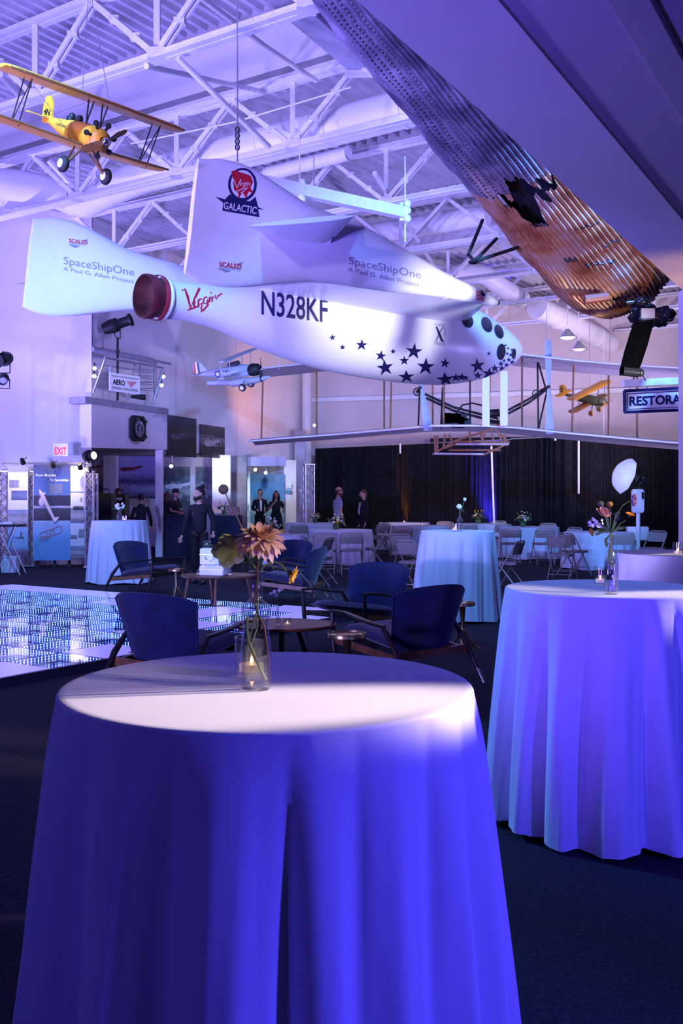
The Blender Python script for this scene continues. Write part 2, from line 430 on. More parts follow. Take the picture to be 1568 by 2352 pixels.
rod('sprinkler_pipe', [at(430, -30, 10.6), at(606, 105, 12.4), at(725, 185, 13.6)], .035, M_steel, 'thin round sprinkler pipe with couplings crossing the top trusses', 'pipe')
rod('sprinkler_pipe', [at(300, 330, 15.5), at(540, 280, 14.6), at(806, 200, 13.4)], .012, M_steel, 'very thin tension rod crossing above the big duct', 'rod')
# heavy beam at the top
t = thing('roof_beam', 'heavy mauve steel roof beam ending above the torn hull', 'beam', at(832, 165, 13.6))
a = at(832, 160, 13.6); b = a+(at(630, -15, 11.5)-a)*2.2
m = MB(); m.beam(a, b, .34, .03); m.beam(a+Z3*.18, b+Z3*.18, .02, .34); m.beam(a+Z3*.36, b+Z3*.36, .34, .03)
m.build('beam_web', mat('mauve_steel', (.42, .40, .5), .5), t, world=True)
m = MB(); m.box(a+Z3*.15, (.5, .06, .5)); m.build('end_plate', M_steel, t, world=True)
# ducts
def duct(label, pts, r, seams=1.3, caps=True):
    pts = [Vector(p) for p in pts]
    t = thing('round_duct', label, 'duct', pts[0])
    m = MB(); m.tube(pts, r, 28); m.build('duct_shell', M_duct, t, 50, world=True)
    L = 0; q = MB(); k = 0
    for i in range(len(pts)-1):
        d = pts[i+1]-pts[i]; n = max(1, int(d.length/seams)) if d.length > .8 else 0
        for j in range(1, n+1):
            c = pts[i]+d*(j/(n+1)); dd = d.normalized()
            q = MB(); q.tube([c-dd*.03, c+dd*.03], r*1.045, 28); q.build('seam_band', M_duct, t, 40, world=True)
    return t
def arc(a, b, c, n=6):
    a, b, c = Vector(a), Vector(b), Vector(c)
    return [a*(1-t)**2+b*2*t*(1-t)+c*t*t for t in [i/n for i in range(n+1)]]
duct('big white round duct running behind the second truss with an elbow at its left', arc(at(-60, 420, 17.2), at(110, 425, 17.6), at(165, 460, 17.9))+arc(at(200, 465, 17.7), at(250, 435, 17.2), at(330, 405, 16.6))+[uv(4.4, 12.15, 7.0)], .27)
duct('short white round duct with an open capped end above the wing root', [at(838, 540, 21.5), at(1120, 494, 20.2)], .22, 1.2)
duct('white branch duct behind the triangular hull bracket', arc(at(1040, 632, 25), at(1110, 618, 25), at(1130, 645, 25.3))+[at(1200, 690, 26)], .24)
duct('long grey duct receding right under the back trusses', [at(1232, 706, 26.6), at(1330, 752, 28.4), at(1400, 790, 30.2)], .30)
duct('slim white duct at the left above the far tail fin', [at(612, 400, 17.3), at(800, 352, 16.3)], .12)
# high-bay lamps
def highbay(P, lit, label):
    t = thing('high_bay_lamp', label, 'lamp', P)
    m = MB(); m.lathe([(.05, .22), (.09, .16), (.22, .02), (.24, 0), (.22, .0), (.08, .14)], 20); m.build('reflector', M_alum, t, 40)
    m = MB(); m.lathe([(.2, .01), (.1, -.03), (.001, -.04)], 20)
    m.build('lens', mat('lit_lens' if lit else 'dim_lens', (.9, .9, .9), .4, var=0, emit=(1, .9, .88), es=6 if lit else .25), t, 40)
    m = MB(); m.tube([(0, 0, .2), (0, 0, ZT-.02-P.z)], .012, 6); m.build('stem', M_steel, t)
highbay(at(1303, 776, 25), True, 'lit round high bay lamp above the ship nose')
highbay(at(1328, 803, 25.5), False, 'unlit round high bay lamp hanging right of the lit one')

# ------------------------------------------------------------------ overhead mezzanine soffit and column at the right
e0 = Vector((3.35, 9.86, 0)); ed = Vector((.501, .865, 0)).normalized(); en = Vector((ed.y, -ed.x, 0)); ZS = 3.6
def sline(off, k): return e0+en*off-ed*k
def strip(mb, o1, z1, o2, z2, th=.08):
    a, b = sline(o1, -.6)+Z3*z1, sline(o1, 13)+Z3*z1; c, d = sline(o2, 13)+Z3*z2, sline(o2, -.6)+Z3*z2
    mb.prism([a, b, c, d], (0, 0, th))
m = MB(); strip(m, 0, ZS, .52, ZS, .6); struct('ceiling_soffit_1', m, M_soffit)
m = MB(); strip(m, .52, ZS+.02, .87, ZS+.12); struct('ceiling_soffit_2', m, M_soffit)
m = MB(); strip(m, .87, ZS+.10, 1.03, ZS+.10, .1); struct('ceiling_soffit_3', m, mat('grey_soffit', (.38, .37, .40), .8, var=.03))
m = MB(); strip(m, 1.03, ZS+.16, 4.6, ZS+.16, .1); struct('ceiling_soffit_4', m, M_soffit)
t = thing('column', 'lavender square column carrying the overhead soffit at right edge', 'column', at(1555, 1138, 9.9)*Vector((1, 1, 0)) if False else Vector((3.73, 10.05, 0)))
t['kind'] = 'structure'
m = MB(); m.box((0, 0, ZS/2), (.5, .3, ZS)); m.build('shaft', M_soffit, t)
m = MB(); m.box((.01, -.03, .62), (.5, .3, 1.24)); m.build('casing', M_soffit, t)

# ------------------------------------------------------------------ drapes on pipes
def drape(a, b, h, label, seed, n_f):
    rnd = random.Random(seed); a = Vector(a); b = Vector(b); d = (b-a); L = d.length; d /= L; n = Vector((-d.y, d.x, 0))
    t = thing('pipe_drape', label, 'curtain', a, 0, 'black drapes round the seated tables')
    ph = [rnd.uniform(-.5, .5) for _ in range(n_f+2)]
    NU = n_f*8
    def fn(u, v):
        x = u*n_f; i = int(x); w_ = x+.25*math.sin(x*1.7+ph[min(i, n_f)]*.4)
        off = (.055+.025*math.sin(w_*.9+seed))*math.sin(2*PI*w_)*(1 if v < .97 else .75)
        return a+d*(u*L)+n*off+Z3*(.015+v*(h-.015))
    m = MB(); m.grid(fn, NU, 6); m.build('cloth', M_curtain, t, 180, world=True)
    m = MB(); m.tube([a+Z3*(h+.02), b+Z3*(h+.02)], .02, 8); m.build('crossbar', M_alum, t, world=True)
    return t
DZ = 3.02
dA = Vector((-.85, 32.2, 0)); dB = Vector((4.7, 27.2, 0)); dC = Vector((5.9, 26.1, 0)); dD = Vector((10.2, 29.0, 0))
drape(dA, dB, DZ, 'long black drape behind the standing men, from the blue truss to the blue-lit pole', 1, 52)
drape(dB+Vector((-.02, .03, 0)), dC, DZ+.02, 'short black drape bay with the blue uplight streaks', 2, 10)
drape(dC+Vector((-.02, .03, 0)), dD, DZ, 'black drape at the right behind the photo booth', 3, 36)
def pole(P, z0, z1, label, lean=(0, 0)):
    q = MB(); q.tube([(P.x, P.y, z0), (P.x+lean[0], P.y+lean[1], z1)], .028, 10)
    tag(q.build('drape_pole', M_paper, None, 40), label, 'pole', 'white drape poles')
pole(Vector((4.2, 27.0, 0)), 0, 2.85, 'tall white upright pole against the blue-lit drape folds', (-.1, 0))
pole(Vector((6.3, 26.24, 0)), 1.55, 2.95, 'white vertical pole on the right drape, bright against black')
pole(Vector((1.75, 29.4, 0)), 2.75, 3.05, 'short white pole stub at top of the left drape')
pole(Vector((5.65, 26.1, 0)), 2.95, 3.15, 'tiny white pole stub over the corner of the drapes')
# steel dark lintel in the back wall over the drapes
m = MB(); m.prism([Vector((2.9, 32.1, 2.9)), Vector((8.2, 30.42, 2.9)), Vector((8.2, 30.42, 3.35)), Vector((2.9, 32.1, 3.35))], (-.03, -.1, 0)); struct('trim_lintel', m, M_black)

# ------------------------------------------------------------------ left side: piers, header, post
def pier(px0, px1, D, z0, z1, name, mtl, th=.25):
    a = at(px0, HY, D); b = at(px1, HY, D); a.z = b.z = 0; m = MB(); wallquad(m, a, b, z0, z1, th); return struct(name, m, mtl)
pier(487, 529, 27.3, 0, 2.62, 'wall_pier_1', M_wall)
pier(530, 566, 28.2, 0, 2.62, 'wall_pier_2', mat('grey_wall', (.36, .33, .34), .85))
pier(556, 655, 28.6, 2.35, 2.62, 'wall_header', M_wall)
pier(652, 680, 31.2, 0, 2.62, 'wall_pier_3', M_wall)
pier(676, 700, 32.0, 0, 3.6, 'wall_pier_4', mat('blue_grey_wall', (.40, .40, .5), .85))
m = MB(); m.box((at(366, HY, 24.1).x, 24.1, 1.4), (.17, .17, 2.8)); struct('wall_post', m, M_steel)
m = MB(); c = at(705, HY, 33.0); m.lathe([(.16, 0), (.16, 4.66), (.16, ZT)], 20, (c.x, 32.7, 0)); struct('wall_column', m, M_wall, None, 60)
pier(237, 267, 27.2, 0, 2.6, 'wall_pier_5', M_wall)
pier(436, 449, 29.0, 0, 2.6, 'wall_pier_6', M_wall)
# balcony box with clock wall
A0 = at(195, HY, 20.8); B0 = at(384, HY, 23.7); A0.z = B0.z = 0; bd = (B0-A0).normalized(); bn = Vector((-bd.y, bd.x, 0))
def bal(f, z, off=0): return A0+(B0-A0)*f+Z3*z-bn*off
m = MB(); m.prism([bal(.07, 2.52), bal(1, 2.60), bal(1, 3.46), bal(.07, 3.46)], bn*.3); struct('wall_balcony', m, M_wall)
m = MB(); m.prism([bal(-.02, 3.44, .06), bal(.99, 3.44, .06), bal(.99, 3.58, .06), bal(-.02, 3.58, .06)], bn*.42); struct('trim_balcony', m, mat('grey_ledge', (.3, .3, .34), .7))
# wood-panelled blue and grey murals as flat prints
# ------------------------------------------------------------------ suspended rocket plane
SO = Vector((-2.28, 11.8, 3.874)); SF = Vector((.762, .647, 0)).normalized(); SL = Vector((-SF.y, SF.x, 0))  # forward, port
roll = math.radians(3.7)
SLr = (SL*math.cos(roll)+Z3*math.sin(roll)).normalized(); SUp = SF.cross(SLr).normalized()
SM = Matrix((SF, SLr, SUp)).transposed().to_4x4(); SM.translation = SO
ship = thing('rocket_plane', 'large white rocket plane with twin tail booms hanging from the roof over the lounge', 'spacecraft', SO)
ship.rotation_euler = SM.to_euler(); ship.matrix_basis = SM.copy()
def interp(tab, t):
    if t <= tab[0][0]: return tab[0][1:]
    for a, b in zip(tab, tab[1:]):
        if t <= b[0]:
            f = (t-a[0])/(b[0]-a[0]); f2 = f
            return tuple(a[i]+(b[i]-a[i])*f2 for i in range(1, len(a)))
    return tab[-1][1:]
def smooth_tab(tab, n):
    """catmull-rom resample"""
    out = []; t0 = tab[0][0]; t1 = tab[-1][0]
    for k in range(n+1):
        t = t0+(t1-t0)*k/n; i = 0
        while i < len(tab)-2 and tab[i+1][0] < t: i += 1
        p1, p2 = tab[i], tab[i+1]; p0 = tab[max(i-1, 0)]; p3 = tab[min(i+2, len(tab)-1)]
        h = p2[0]-p1[0]; f = min(1, max(0, (t-p1[0])/h)); r = [t]
        for c in range(1, len(p1)):
            m1 = (p2[c]-p0[c])/(p2[0]-p0[0])*h; m2 = (p3[c]-p1[c])/(p3[0]-p1[0])*h
            r.append((2*f**3-3*f**2+1)*p1[c]+(f**3-2*f**2+f)*m1+(-2*f**3+3*f**2)*p2[c]+(f**3-f**2)*m2)
        out.append(tuple(r))
    return out
# t, r_bottom, r_top, r_side
ftab = [(.16, .235, .235, .235), (.56, .237, .24, .24), (1.0, .295, .30, .30), (1.7, .475, .44, .48), (2.45, .61, .55, .62), (3.1, .675, .60, .69), (3.95, .71, .63, .72),
        (4.86, .70, .62, .71), (5.4, .635, .56, .64), (5.84, .54, .45, .54), (6.2, .42, .34, .43), (6.5, .29, .22, .30), (6.7, .17, .11, .17), (6.78, .09, .06, .09), (6.82, .012, .012, .012)]
def srings(tab, n, zc=0, q=2.0):
    R = []
    for (t, rb, rt, rs) in tab:
        ring = []
        for k in range(n):
            a = 2*PI*k/n; c, s_ = math.cos(a), math.sin(a)
            ring.append(Vector((t, rs*c, zc+(rt if s_ > 0 else rb)*s_)))
        R.append(ring)
    return R
m = MB(); m.rings(srings(smooth_tab(ftab, 70), 56)); m.build('fuselage', M_white, ship, 60)
# tail nozzle: flared bell, seen from behind
m = MB(); m.lathe([(.262, -.10), (.268, -.06), (.262, .0), (.235, .06), (.20, .16), (.13, .3), (.02, .34)], 40, R=Matrix.Rotation(PI/2, 3, 'Y'))
q = MB(); q.lathe([(.262, -.101), (.245, -.10), (.236, -.04), (.215, .10), (.17, .3), (.09, .5), (.01, .52)], 40, R=Matrix.Rotation(PI/2, 3, 'Y'))
q.build('nozzle_bore', mat('dark_brown_bore', (.10, .03, .03), .4, .5, var=.6, scale=4), ship, 60)  # darker brown inside the bell
m.build('nozzle', mat('scorched_nozzle', (.20, .035, .045), .45, .35, var=.5, scale=5), ship, 60)
m = MB(); m.lathe([(.27, .06), (.274, .09), (.27, .12)], 40, R=Matrix.Rotation(PI/2, 3, 'Y')); m.build('nozzle_ring', mat('red_ring', (.35, .03, .05), .4), ship, 60)
m = MB(); m.lathe([(.235, .12), (.262, .14), (.262, .18), (.235, .2)], 40, R=Matrix.Rotation(PI/2, 3, 'Y')); m.build('tail_collar', M_white, ship, 60)
# tail booms. measured on the plane y = -2 through the photo's outline
def on_plane(px, py, y=-2.0):
    d = at(px, py, 1)-Vector((0, 0, EYE)); o = Vector((0, 0, EYE)); n = SLr; p0 = SM @ Vector((0, y, 0))
    k = (p0-o).dot(n)/d.dot(n); return SM.inverted() @ (o+d*k)
topo = [(455, 363), (480, 361), (510, 364), (545, 373), (580, 388), (640, 428), (700, 468), (760, 492), (820, 512), (880, 545), (940, 580), (1020, 628), (1100, 664), (1140, 688)]
boto = [(423, 622), (440, 637), (470, 652), (520, 662), (570, 661), (640, 653), (700, 648), (760, 652), (820, 661), (900, 672), (960, 678), (1020, 685), (1100, 698), (1138, 702)]
tt = [on_plane(*p) for p in topo]; bb = [on_plane(*p) for p in boto]
def zof(pts, t):
    pts = sorted(((p.x, p.z) for p in pts)); return interp([(a, b) for a, b in pts], t)[0]
t0 = (tt[0].x+bb[0].x)/2; t1 = (tt[-1].x+bb[-1].x)/2
def boom(side, y, name):
    n = 44; R = []; NK = 28
    for i in range(n+1):
        t = t0+(t1-t0)*i/n; zt = zof(tt, max(t, tt[0].x)); zb = zof(bb, max(t, bb[0].x)); h = (zt-zb)/2; zc = (zt+zb)/2
        f = min(1, max(0, (t-t0)/1.9)); wd = .035+(.16-.035)*(f*f*(3-2*f))
        if t > 2.4: wd = min(.16, h)
        wd = min(wd, h)
        slant = (tt[0].x-bb[0].x)/2
        ring = []
        for k in range(NK):
            a = 2*PI*k/NK; sn = math.sin(a); cs = math.cos(a)
            e = .75 if t < 1.5 else 1
            shift = slant*sn*max(0, 1-(t-t0)/1.5)
            ring.append(Vector((t+shift, y+wd*(abs(cs)**e)*(1 if cs > 0 else -1), zc+h*(abs(sn)**e)*(1 if sn > 0 else -1))))
        R.append(ring)
    m = MB(); m.rings(R); return m.build('tail_boom', M_white, ship, 50)
bn_ = boom(-1, -2.0, 'near'); bf_ = boom(1, 2.0, 'far')
for y in (-2.0, 2.0):
    zc = (zof(tt, t1)+zof(bb, t1))/2; hh = (zof(tt, t1)-zof(bb, t1))/2
    m = MB(); m.ball((t1, y, zc), 1, 14, (.06, hh*1.0, hh*1.0)); m.build('boom_tip', mat('dark_red_tip', (.10, .015, .02), .4), ship, 60)
    R = []
    tj = 2.95; zc = (zof(tt, tj)+zof(bb, tj))/2; hh = (zof(tt, tj)-zof(bb, tj))/2
    m = MB(); m.lathe([(hh+.004, -.012), (hh+.012, 0), (hh+.004, .012)], 28, (tj, y, zc), Matrix.Rotation(PI/2, 3, 'Y')); m.build('boom_joint', M_white, ship, 40)
# wing panels between fuselage and booms
def airfoil(c0, c1, th, y, z, n=12):
    up_, lo = [], []
    for i in range(n+1):
        x = i/n; yt = th*(2.6*(math.sqrt(x)*.30-.126*x-.35*x*x+.284*x**3-.1*x**4))*1.9
        up_.append(Vector((c1+(c0-c1)*x, y, z+yt*.9))); lo.append(Vector((c1+(c0-c1)*x, y, z-yt*.8)))
    return up_+lo[-2:0:-1]
for sg in (-1, 1):
    m = MB(); m.rings([airfoil(1.35, 5.25, .34, 0.05*sg, .24), airfoil(1.4, 5.0, .30, .5*sg, .25), airfoil(1.55, 4.35, .20, 1.3*sg, .26), airfoil(1.7, 3.75, .15, 2.02*sg, .27)])
    m.build('wing', M_white, ship, 50)
    # horizontal stabiliser outboard of each boom
    r1 = on_plane(748, 566); r0 = on_plane(600, 534); e1 = on_plane(815, 496, -2.8); e0_ = on_plane(566, 519, -2.8)
    def mir(p): return Vector((p.x, p.y*(-sg) if sg > 0 else p.y, p.z))
    def lens(a, b, th):
        a = Vector((a.x, -a.y if sg > 0 else a.y, a.z)); b = Vector((b.x, -b.y if sg > 0 else b.y, b.z)); up_ = []; lo = []
        for i in range(9):
            f = i/8; q = a.lerp(b, f); h = th*math.sqrt(max(0, f*(1-f)))*(1.3-f*.6)
            up_.append(q+Z3*h); lo.append(q-Z3*h)
        return up_+lo[-2:0:-1]
    m = MB(); m.rings([lens(r1, r0, .10), lens(e1, e0_, .05)]); m.build('stabiliser', M_white, ship, 50)
    m = MB(); q = on_plane(842, 516); w0 = Vector((r1.x+.02, -r1.y if sg > 0 else r1.y, r1.z)); w1 = Vector((q.x, -q.y if sg > 0 else q.y, q.z-.02)); w2 = Vector((e1.x-.05, -(e1.y+.28) if sg > 0 else e1.y+.28, e1.z-.03))
    m.prism([w0, w2, w1], (0, sg*.03, -.03)); m.build('shade_wedge', mat('shade_mauve', (.30, .22, .34), .5), ship)  # mauve wedge stands in for the shade beside the stabiliser
# landing skid bump and pitot line along the keel
bpy.context.view_layer.update()
def bvh_of(objs):
    vs = []; fs = []
    for o in objs:
        M = wm(o); n = len(vs); vs += [M @ v.co for v in o.data.vertices]; fs += [tuple(i+n for i in p.vertices) for p in o.data.polygons]
    return BVHTree.FromPolygons(vs, fs)
B_f = bvh_of([c for c in ship.children if c.name.startswith('fuselage')]); B_n = bvh_of([bn_]); B_r = bvh_of([bf_])
def onto(bvh, off=.004):
    o = Vector((0, 0, EYE))
    def g(px, py):
        d = (at(px, py, 1)-o).normalized(); h, n, i, dist = bvh.ray_cast(o, d)
        if h is None: return None
        if n.dot(d) > 0: n = -n
        return h+n*off
    return g
def decal(name, mtl, parent, polys, bvh, off=.004, maxe=9):
    m = MB(); g = onto(bvh, off)
    for vs, fs in polys:
        v2, f2 = project_poly([Vector((a, b, 0)) for a, b in vs], fs, lambda c: g(c.x, c.y), maxe, 4)
        m.add(v2, f2)
    o = m.build(name, mtl, parent, world=True); return o
def ptext(txt, x0, y0, x1, y1, h, bold=0, shear=0, space=1, lean=0):
    """photo-space text box: baseline (x0,y0)-(x1,y1), height h upward"""
    vs, fs = text_mesh(txt, bold, shear, space)
    return ([(x0+(x1-x0)*a+lean*b, y0+(y1-y0)*a-h*b) for a, b in vs], fs)
def star(cx, cy, r, rot=0, sq=1, inner=.38):
    p = [(cx, cy)]+[(cx+math.sin(rot+k*PI/5)*(r if k % 2 == 0 else r*inner)*sq, cy-math.cos(rot+k*PI/5)*(r if k % 2 == 0 else r*inner)) for k in range(10)]
    return (p, [(0, 1+k, 1+(k+1) % 10) for k in range(10)])
def ell(cx, cy, rx, ry, rot=0, n=24):
    p = []
    for k in range(n):
        a = 2*PI*k/n; x, y = rx*math.cos(a), ry*math.sin(a); p.append((cx+x*math.cos(rot)-y*math.sin(rot), cy+x*math.sin(rot)+y*math.cos(rot)))
    return (p, [tuple(range(n))])
def ringp(cx, cy, rx, ry, w_, n=32, a0=0, a1=2*PI):
    p = []
    for k in range(n+1):
        a = a0+(a1-a0)*k/n
        for r in (1, 1-w_/rx): p.append((cx+rx*r*math.cos(a), cy+ry*r*math.sin(a)))
    return (p, [(2*k, 2*k+1, 2*k+3, 2*k+2) for k in range(n)])
def poly(*p): return (list(p), [tuple(range(len(p)))])
def stroke(pts, ws):
    """ribbon through points with widths"""
    P = [Vector(p).to_2d() for p in pts]; out = []
    for i, p in enumerate(P):
        d = (P[min(i+1, len(P)-1)]-P[max(0, i-1)]); d.normalize(); n = Vector((-d.y, d.x)); w_ = ws[i] if isinstance(ws, list) else ws
        out += [tuple(p+n*w_/2), tuple(p-n*w_/2)]
    return (out, [(2*k, 2*k+1, 2*k+3, 2*k+2) for k in range(len(P)-1)])
# registration, script name, stars, prize mark, windows
decal('registration_lettering', M_navy, ship, [ptext('N328KF', 600, 723, 752, 742, 56, .012)], B_f)
decal('script_lettering', M_red, ship, [
    stroke([(417, 668), (424, 664), (430, 680), (437, 708), (446, 686), (458, 662)], [3, 4, 6, 5, 4, 6]),
    stroke([(446, 690), (445, 705), (449, 704)], [4, 4, 3]), stroke([(449, 681), (452, 678)], 4),
    stroke([(455, 706), (455, 690), (459, 686), (463, 688)], [3, 4, 3, 3]),
    stroke([(475, 682), (468, 684), (466, 696), (473, 698), (477, 684), (477, 700), (466, 713), (460, 706)], [3, 3, 4, 3, 3, 4, 4, 3]),
    stroke([(480, 694), (482, 682)], [3, 4]), stroke([(483, 674), (485, 672)], 4),
    stroke([(486, 694), (487, 681), (490, 684), (494, 678), (496, 688), (500, 680), (509, 674)], [3, 4, 3, 3, 4, 3, 3]),
    stroke([(430, 712), (448, 706), (463, 696), (462, 717)], [3, 3, 4, 3])], B_f)
sl = [(763, 775, 8), (786, 797, 7), (830, 792, 14), (874, 817, 13), (902, 807, 7), (928, 828, 12), (950, 807, 20), (884, 844, 20), (933, 865, 16), (977, 842, 21), (1021, 834, 12), (1022, 871, 17),
      (1046, 867, 10), (1060, 866, 10), (1096, 840, 18), (1122, 812, 6), (1097, 862, 9), (1122, 858, 14), (1136, 846, 10), (1150, 835, 7), (1157, 828, 5), (1164, 812, 5), (1141, 858, 7), (1152, 846, 8), (1163, 838, 7), (1168, 826, 6), (1172, 815, 5), (1176, 832, 7), (1128, 868, 7), (1110, 872, 6), (1080, 876, 6), (1070, 868, 6), (1157, 852, 5), (1171, 842, 6), (1180, 822, 5), (1166, 800, 4), (1160, 793, 4), (1175, 803, 4)]
for i, (x, y, r) in enumerate(sl):
    o = decal('star', M_navy, ship, [star(x, y, r, -.15+((i*37) % 7)*.05, 1.02 if y < 850 else 1.25)], B_f, maxe=7)
    if y > 855: pass
decal('prize_mark', M_grey, ship, [ptext('ANSARI', 998, 748, 1021, 750, 5), ptext('PRIZE', 997, 792, 1021, 794, 7)], B_f)
decal('prize_cross', M_navy, ship, [stroke([(1001, 750), (1007, 764), (1014, 782), (1019, 785)], [3, 5, 5, 2]), stroke([(1017, 751), (1010, 762), (1001, 782), (998, 783)], [1.5, 1.5, 1.5, 1]), stroke([(1017, 751), (1022, 758), (1020, 772)], [1, 1.2, 1])], B_f)
M_win = mat('dark_window', (.025, .022, .035), .25)
for (x, y, rx, ry, a) in [(1073, 737, 12, 16, -.35), (1117, 746, 11, 18, -.4), (1145, 762, 9, 16, -.35), (1150, 808, 9.5, 18, .1), (1179, 812, 4.5, 11, .1)]:
    decal('window_rim', M_grey, ship, [ell(x, y, rx+1.2, ry+1.2, a)], B_f, .004); decal('window', M_win, ship, [ell(x, y, rx, ry, a)], B_f, .007)
# near fin: round emblem over a banner, small maker mark, boom lettering, flag
decal('emblem_ring', M_navy, ship, [ringp(556, 424, 33, 38, 6), ell(556, 424, 27, 31)][:1]+[poly((527, 446), (540, 455), (573, 463), (586, 452), (592, 476), (606, 482), (592, 480), (595, 499), (510, 484), (512, 466), (494, 452), (516, 458))], B_n)
decal('emblem_disc', M_wprint, ship, [ell(556, 423, 27, 32)], B_n, .006)
decal('emblem_figure', M_red, ship, [poly((530, 394), (538, 392), (546, 406), (560, 399), (574, 404), (580, 418), (574, 432), (582, 446), (570, 440), (564, 456), (556, 442), (546, 458), (546, 444), (536, 436), (545, 424), (534, 410))], B_n, .008)
decal('emblem_script', M_wprint, ship, [stroke([(535, 412), (543, 432), (552, 412)], [2, 3, 2]), ptext('irgin', 549, 431, 573, 431, 14, 0, .3), stroke([(542, 440), (556, 434), (568, 431), (552, 444)], 1.6)], B_n, .010)
decal('banner_lettering', M_wprint, ship, [ptext('GALACTIC', 513, 480, 589, 493, 17, .01, .15)], B_n, .006)
decal('maker_mark', M_red, ship, [ptext('SCALED', 503, 612, 554, 618, 11, .02)], B_n)
decal('maker_name', M_grey, ship, [ptext('COMPOSITES', 505, 617, 552, 623, 5.5, 0), poly((498, 615), (530, 622), (518, 626)), poly((545, 606), (558, 601), (550, 612))], B_n)
decal('boom_lettering', M_grey, ship, [ptext('SpaceShipOne', 800, 612, 966, 646, 23, 0), ptext('A Paul G. Allen Project', 798, 626, 962, 662, 13, 0)], B_n)
decal('flag_stripes', M_red, ship, [stroke([(1092, 668+k*3.2), (1112, 671.5+k*3.2)], 1.6) for k in range(7)], B_n)
decal('flag_canton', M_navy, ship, [poly((1103, 667), (1113, 669), (1113, 680), (1103, 678))], B_n, .006)
# far fin
decal('maker_mark', M_red, ship, [ptext('SCALED', 158, 557, 201, 562, 9, .02)], B_r)
decal('maker_name', M_grey, ship, [ptext('COMPOSITES', 160, 561, 196, 565, 4.5, 0), poly((155, 560), (184, 565), (172, 570)), poly((192, 552), (203, 549), (196, 557))], B_r)
decal('boom_lettering', M_grey, ship, [ptext('SpaceShipOne', 146, 612, 308, 640, 23, 0), ptext('A Paul G. Allen Project', 145, 624, 307, 654, 12, 0)], B_r)
# hang cables with chain links
def cable(name, P0, P1, label, links=True):
    t = thing(name, label, 'cable', P0)
    m = MB(); m.tube([P0, P1], .008, 6); m.build('wire', M_alum, t, world=True)
    if links:
        m = MB()
        for k in range(4):
            m.tube([P0+(P1-P0).normalized()*(.15+k*.06)+Vector((.02*math.cos(a), 0, .03*math.sin(a))) for a in [i*PI/4 for i in range(9)]], .008, 6, False)
        m.build('shackle', M_black, t, world=True)
wb = SM @ Vector((2.3, -.1, .55)); _q = SM @ on_plane(545, 372); cable('hanging_cable', _q, Vector((_q.x, _q.y, 6.9)), 'steel hanging cable above the near tail fin with a black hook')
cable('hanging_cable', SM @ Vector((3.2, .9, .34)), Vector(((SM @ Vector((3.2, .9, .34))).x, (SM @ Vector((3.2, .9, .34))).y, 6.5)), 'steel hanging cable with shackles right of the near tail fin')
# suspended spar above the ship
t = thing('lifting_beam', 'white lifting beam with two shackle blocks slung above the ship', 'beam', at(680, 440, 13.6))
m = MB(); m.beam(at(600, 418, 13.2), at(930, 490, 14.6), .14, .16); m.build('beam_bar', M_steel, t, world=True)
for q in (at(688, 440, 13.6), at(930, 486, 14.6)):
    m = MB()
    for dz in (.10, .0, -.12): m.ball(q+Z3*dz+Vector((.03, -.06, 0)), .06, 8); m.box(q+Z3*dz, (.16, .1, .05))
    m.tube([q, q-Z3*.45], .012, 6); m.tube([q, Vector((q.x, q.y, 6.52))], .01, 6); m.build('shackle_block', M_steel, t, world=True)

# ------------------------------------------------------------------ torn corrugated aircraft hull
H0 = Vector(at(830, -160, 8.2)); H1 = Vector(at(1452, 640, 11.2))
ha = (H1-H0).normalized(); hL = (H1-H0).length
hv = (H0.lerp(H1, .5)-Vector((0, 0, EYE))).normalized(); hn = (-hv-ha*(-hv).dot(ha)).normalized(); hs = ha.cross(hn).normalized()  # hn faces the hall floor side, hs sideways
hull = thing('torn_aircraft_hull', 'torn corrugated metal aircraft hull hanging overhead along the purple soffit', 'aircraft', H1)
def hull_pt(u, a, seam=0):
    """u 0..1 along, a angle about the axis, 0 = facing the camera"""
    r = (.66+.08*u)*(1 if u < .86 else 1-.30*((u-.86)/.14)**2)
    c = H0+ha*(u*hL)
    rib = .015*math.sin((a+u*(.9 if a < -.25 else 0))*(92 if a > -.25 else 64))
    dent = .018*math.sin(u*31+a*3)*math.sin(a*5+u*9)+.003*math.sin(u*143+a*5)
    if a < -.25: rib *= 1.35
    step = -.03 if (a < -.25) else 0
    if u > .52 and a < .9: step += -.015
    rr = r+rib+dent+step
    return c+hn*(rr*math.cos(a))-hs*(-rr*math.sin(a))
NA, NUU = 960, 150
def hole(u, a):
    # jagged gap across the middle of the hull
    x = u-.535-(.018*math.sin(a*13)+.012*math.sin(a*31)); wdt = .0
    if .05 < a < .85: wdt = .052*math.exp(-((a-.52)/.2)**2)+.016*abs(math.sin(a*9))
    elif -1.2 < a <= .05: wdt = .007+.005*math.sin(a*23)
    if abs(x-(.02 if a > .2 else 0)) < wdt: return True
    return False
def hullmesh(flt):
    vs = []; fs = []
    for j in range(NUU+1):
        for i in range(NA+1):
            vs.append(hull_pt(j/NUU, -1.9+3.8*i/NA))
    for j in range(NUU):
        for i in range(NA):
            u = (j+.5)/NUU; a = -1.9+3.8*(i+.5)/NA
            if flt(u, a) and not hole(u, a): fs.append((j*(NA+1)+i, j*(NA+1)+i+1, (j+1)*(NA+1)+i+1, (j+1)*(NA+1)+i))
    used = sorted(set(i for f in fs for i in f)); mp = {b: a for a, b in enumerate(used)}
    m = MB(); m.add([vs[i] for i in used], [tuple(mp[i] for i in f) for f in fs]); return m
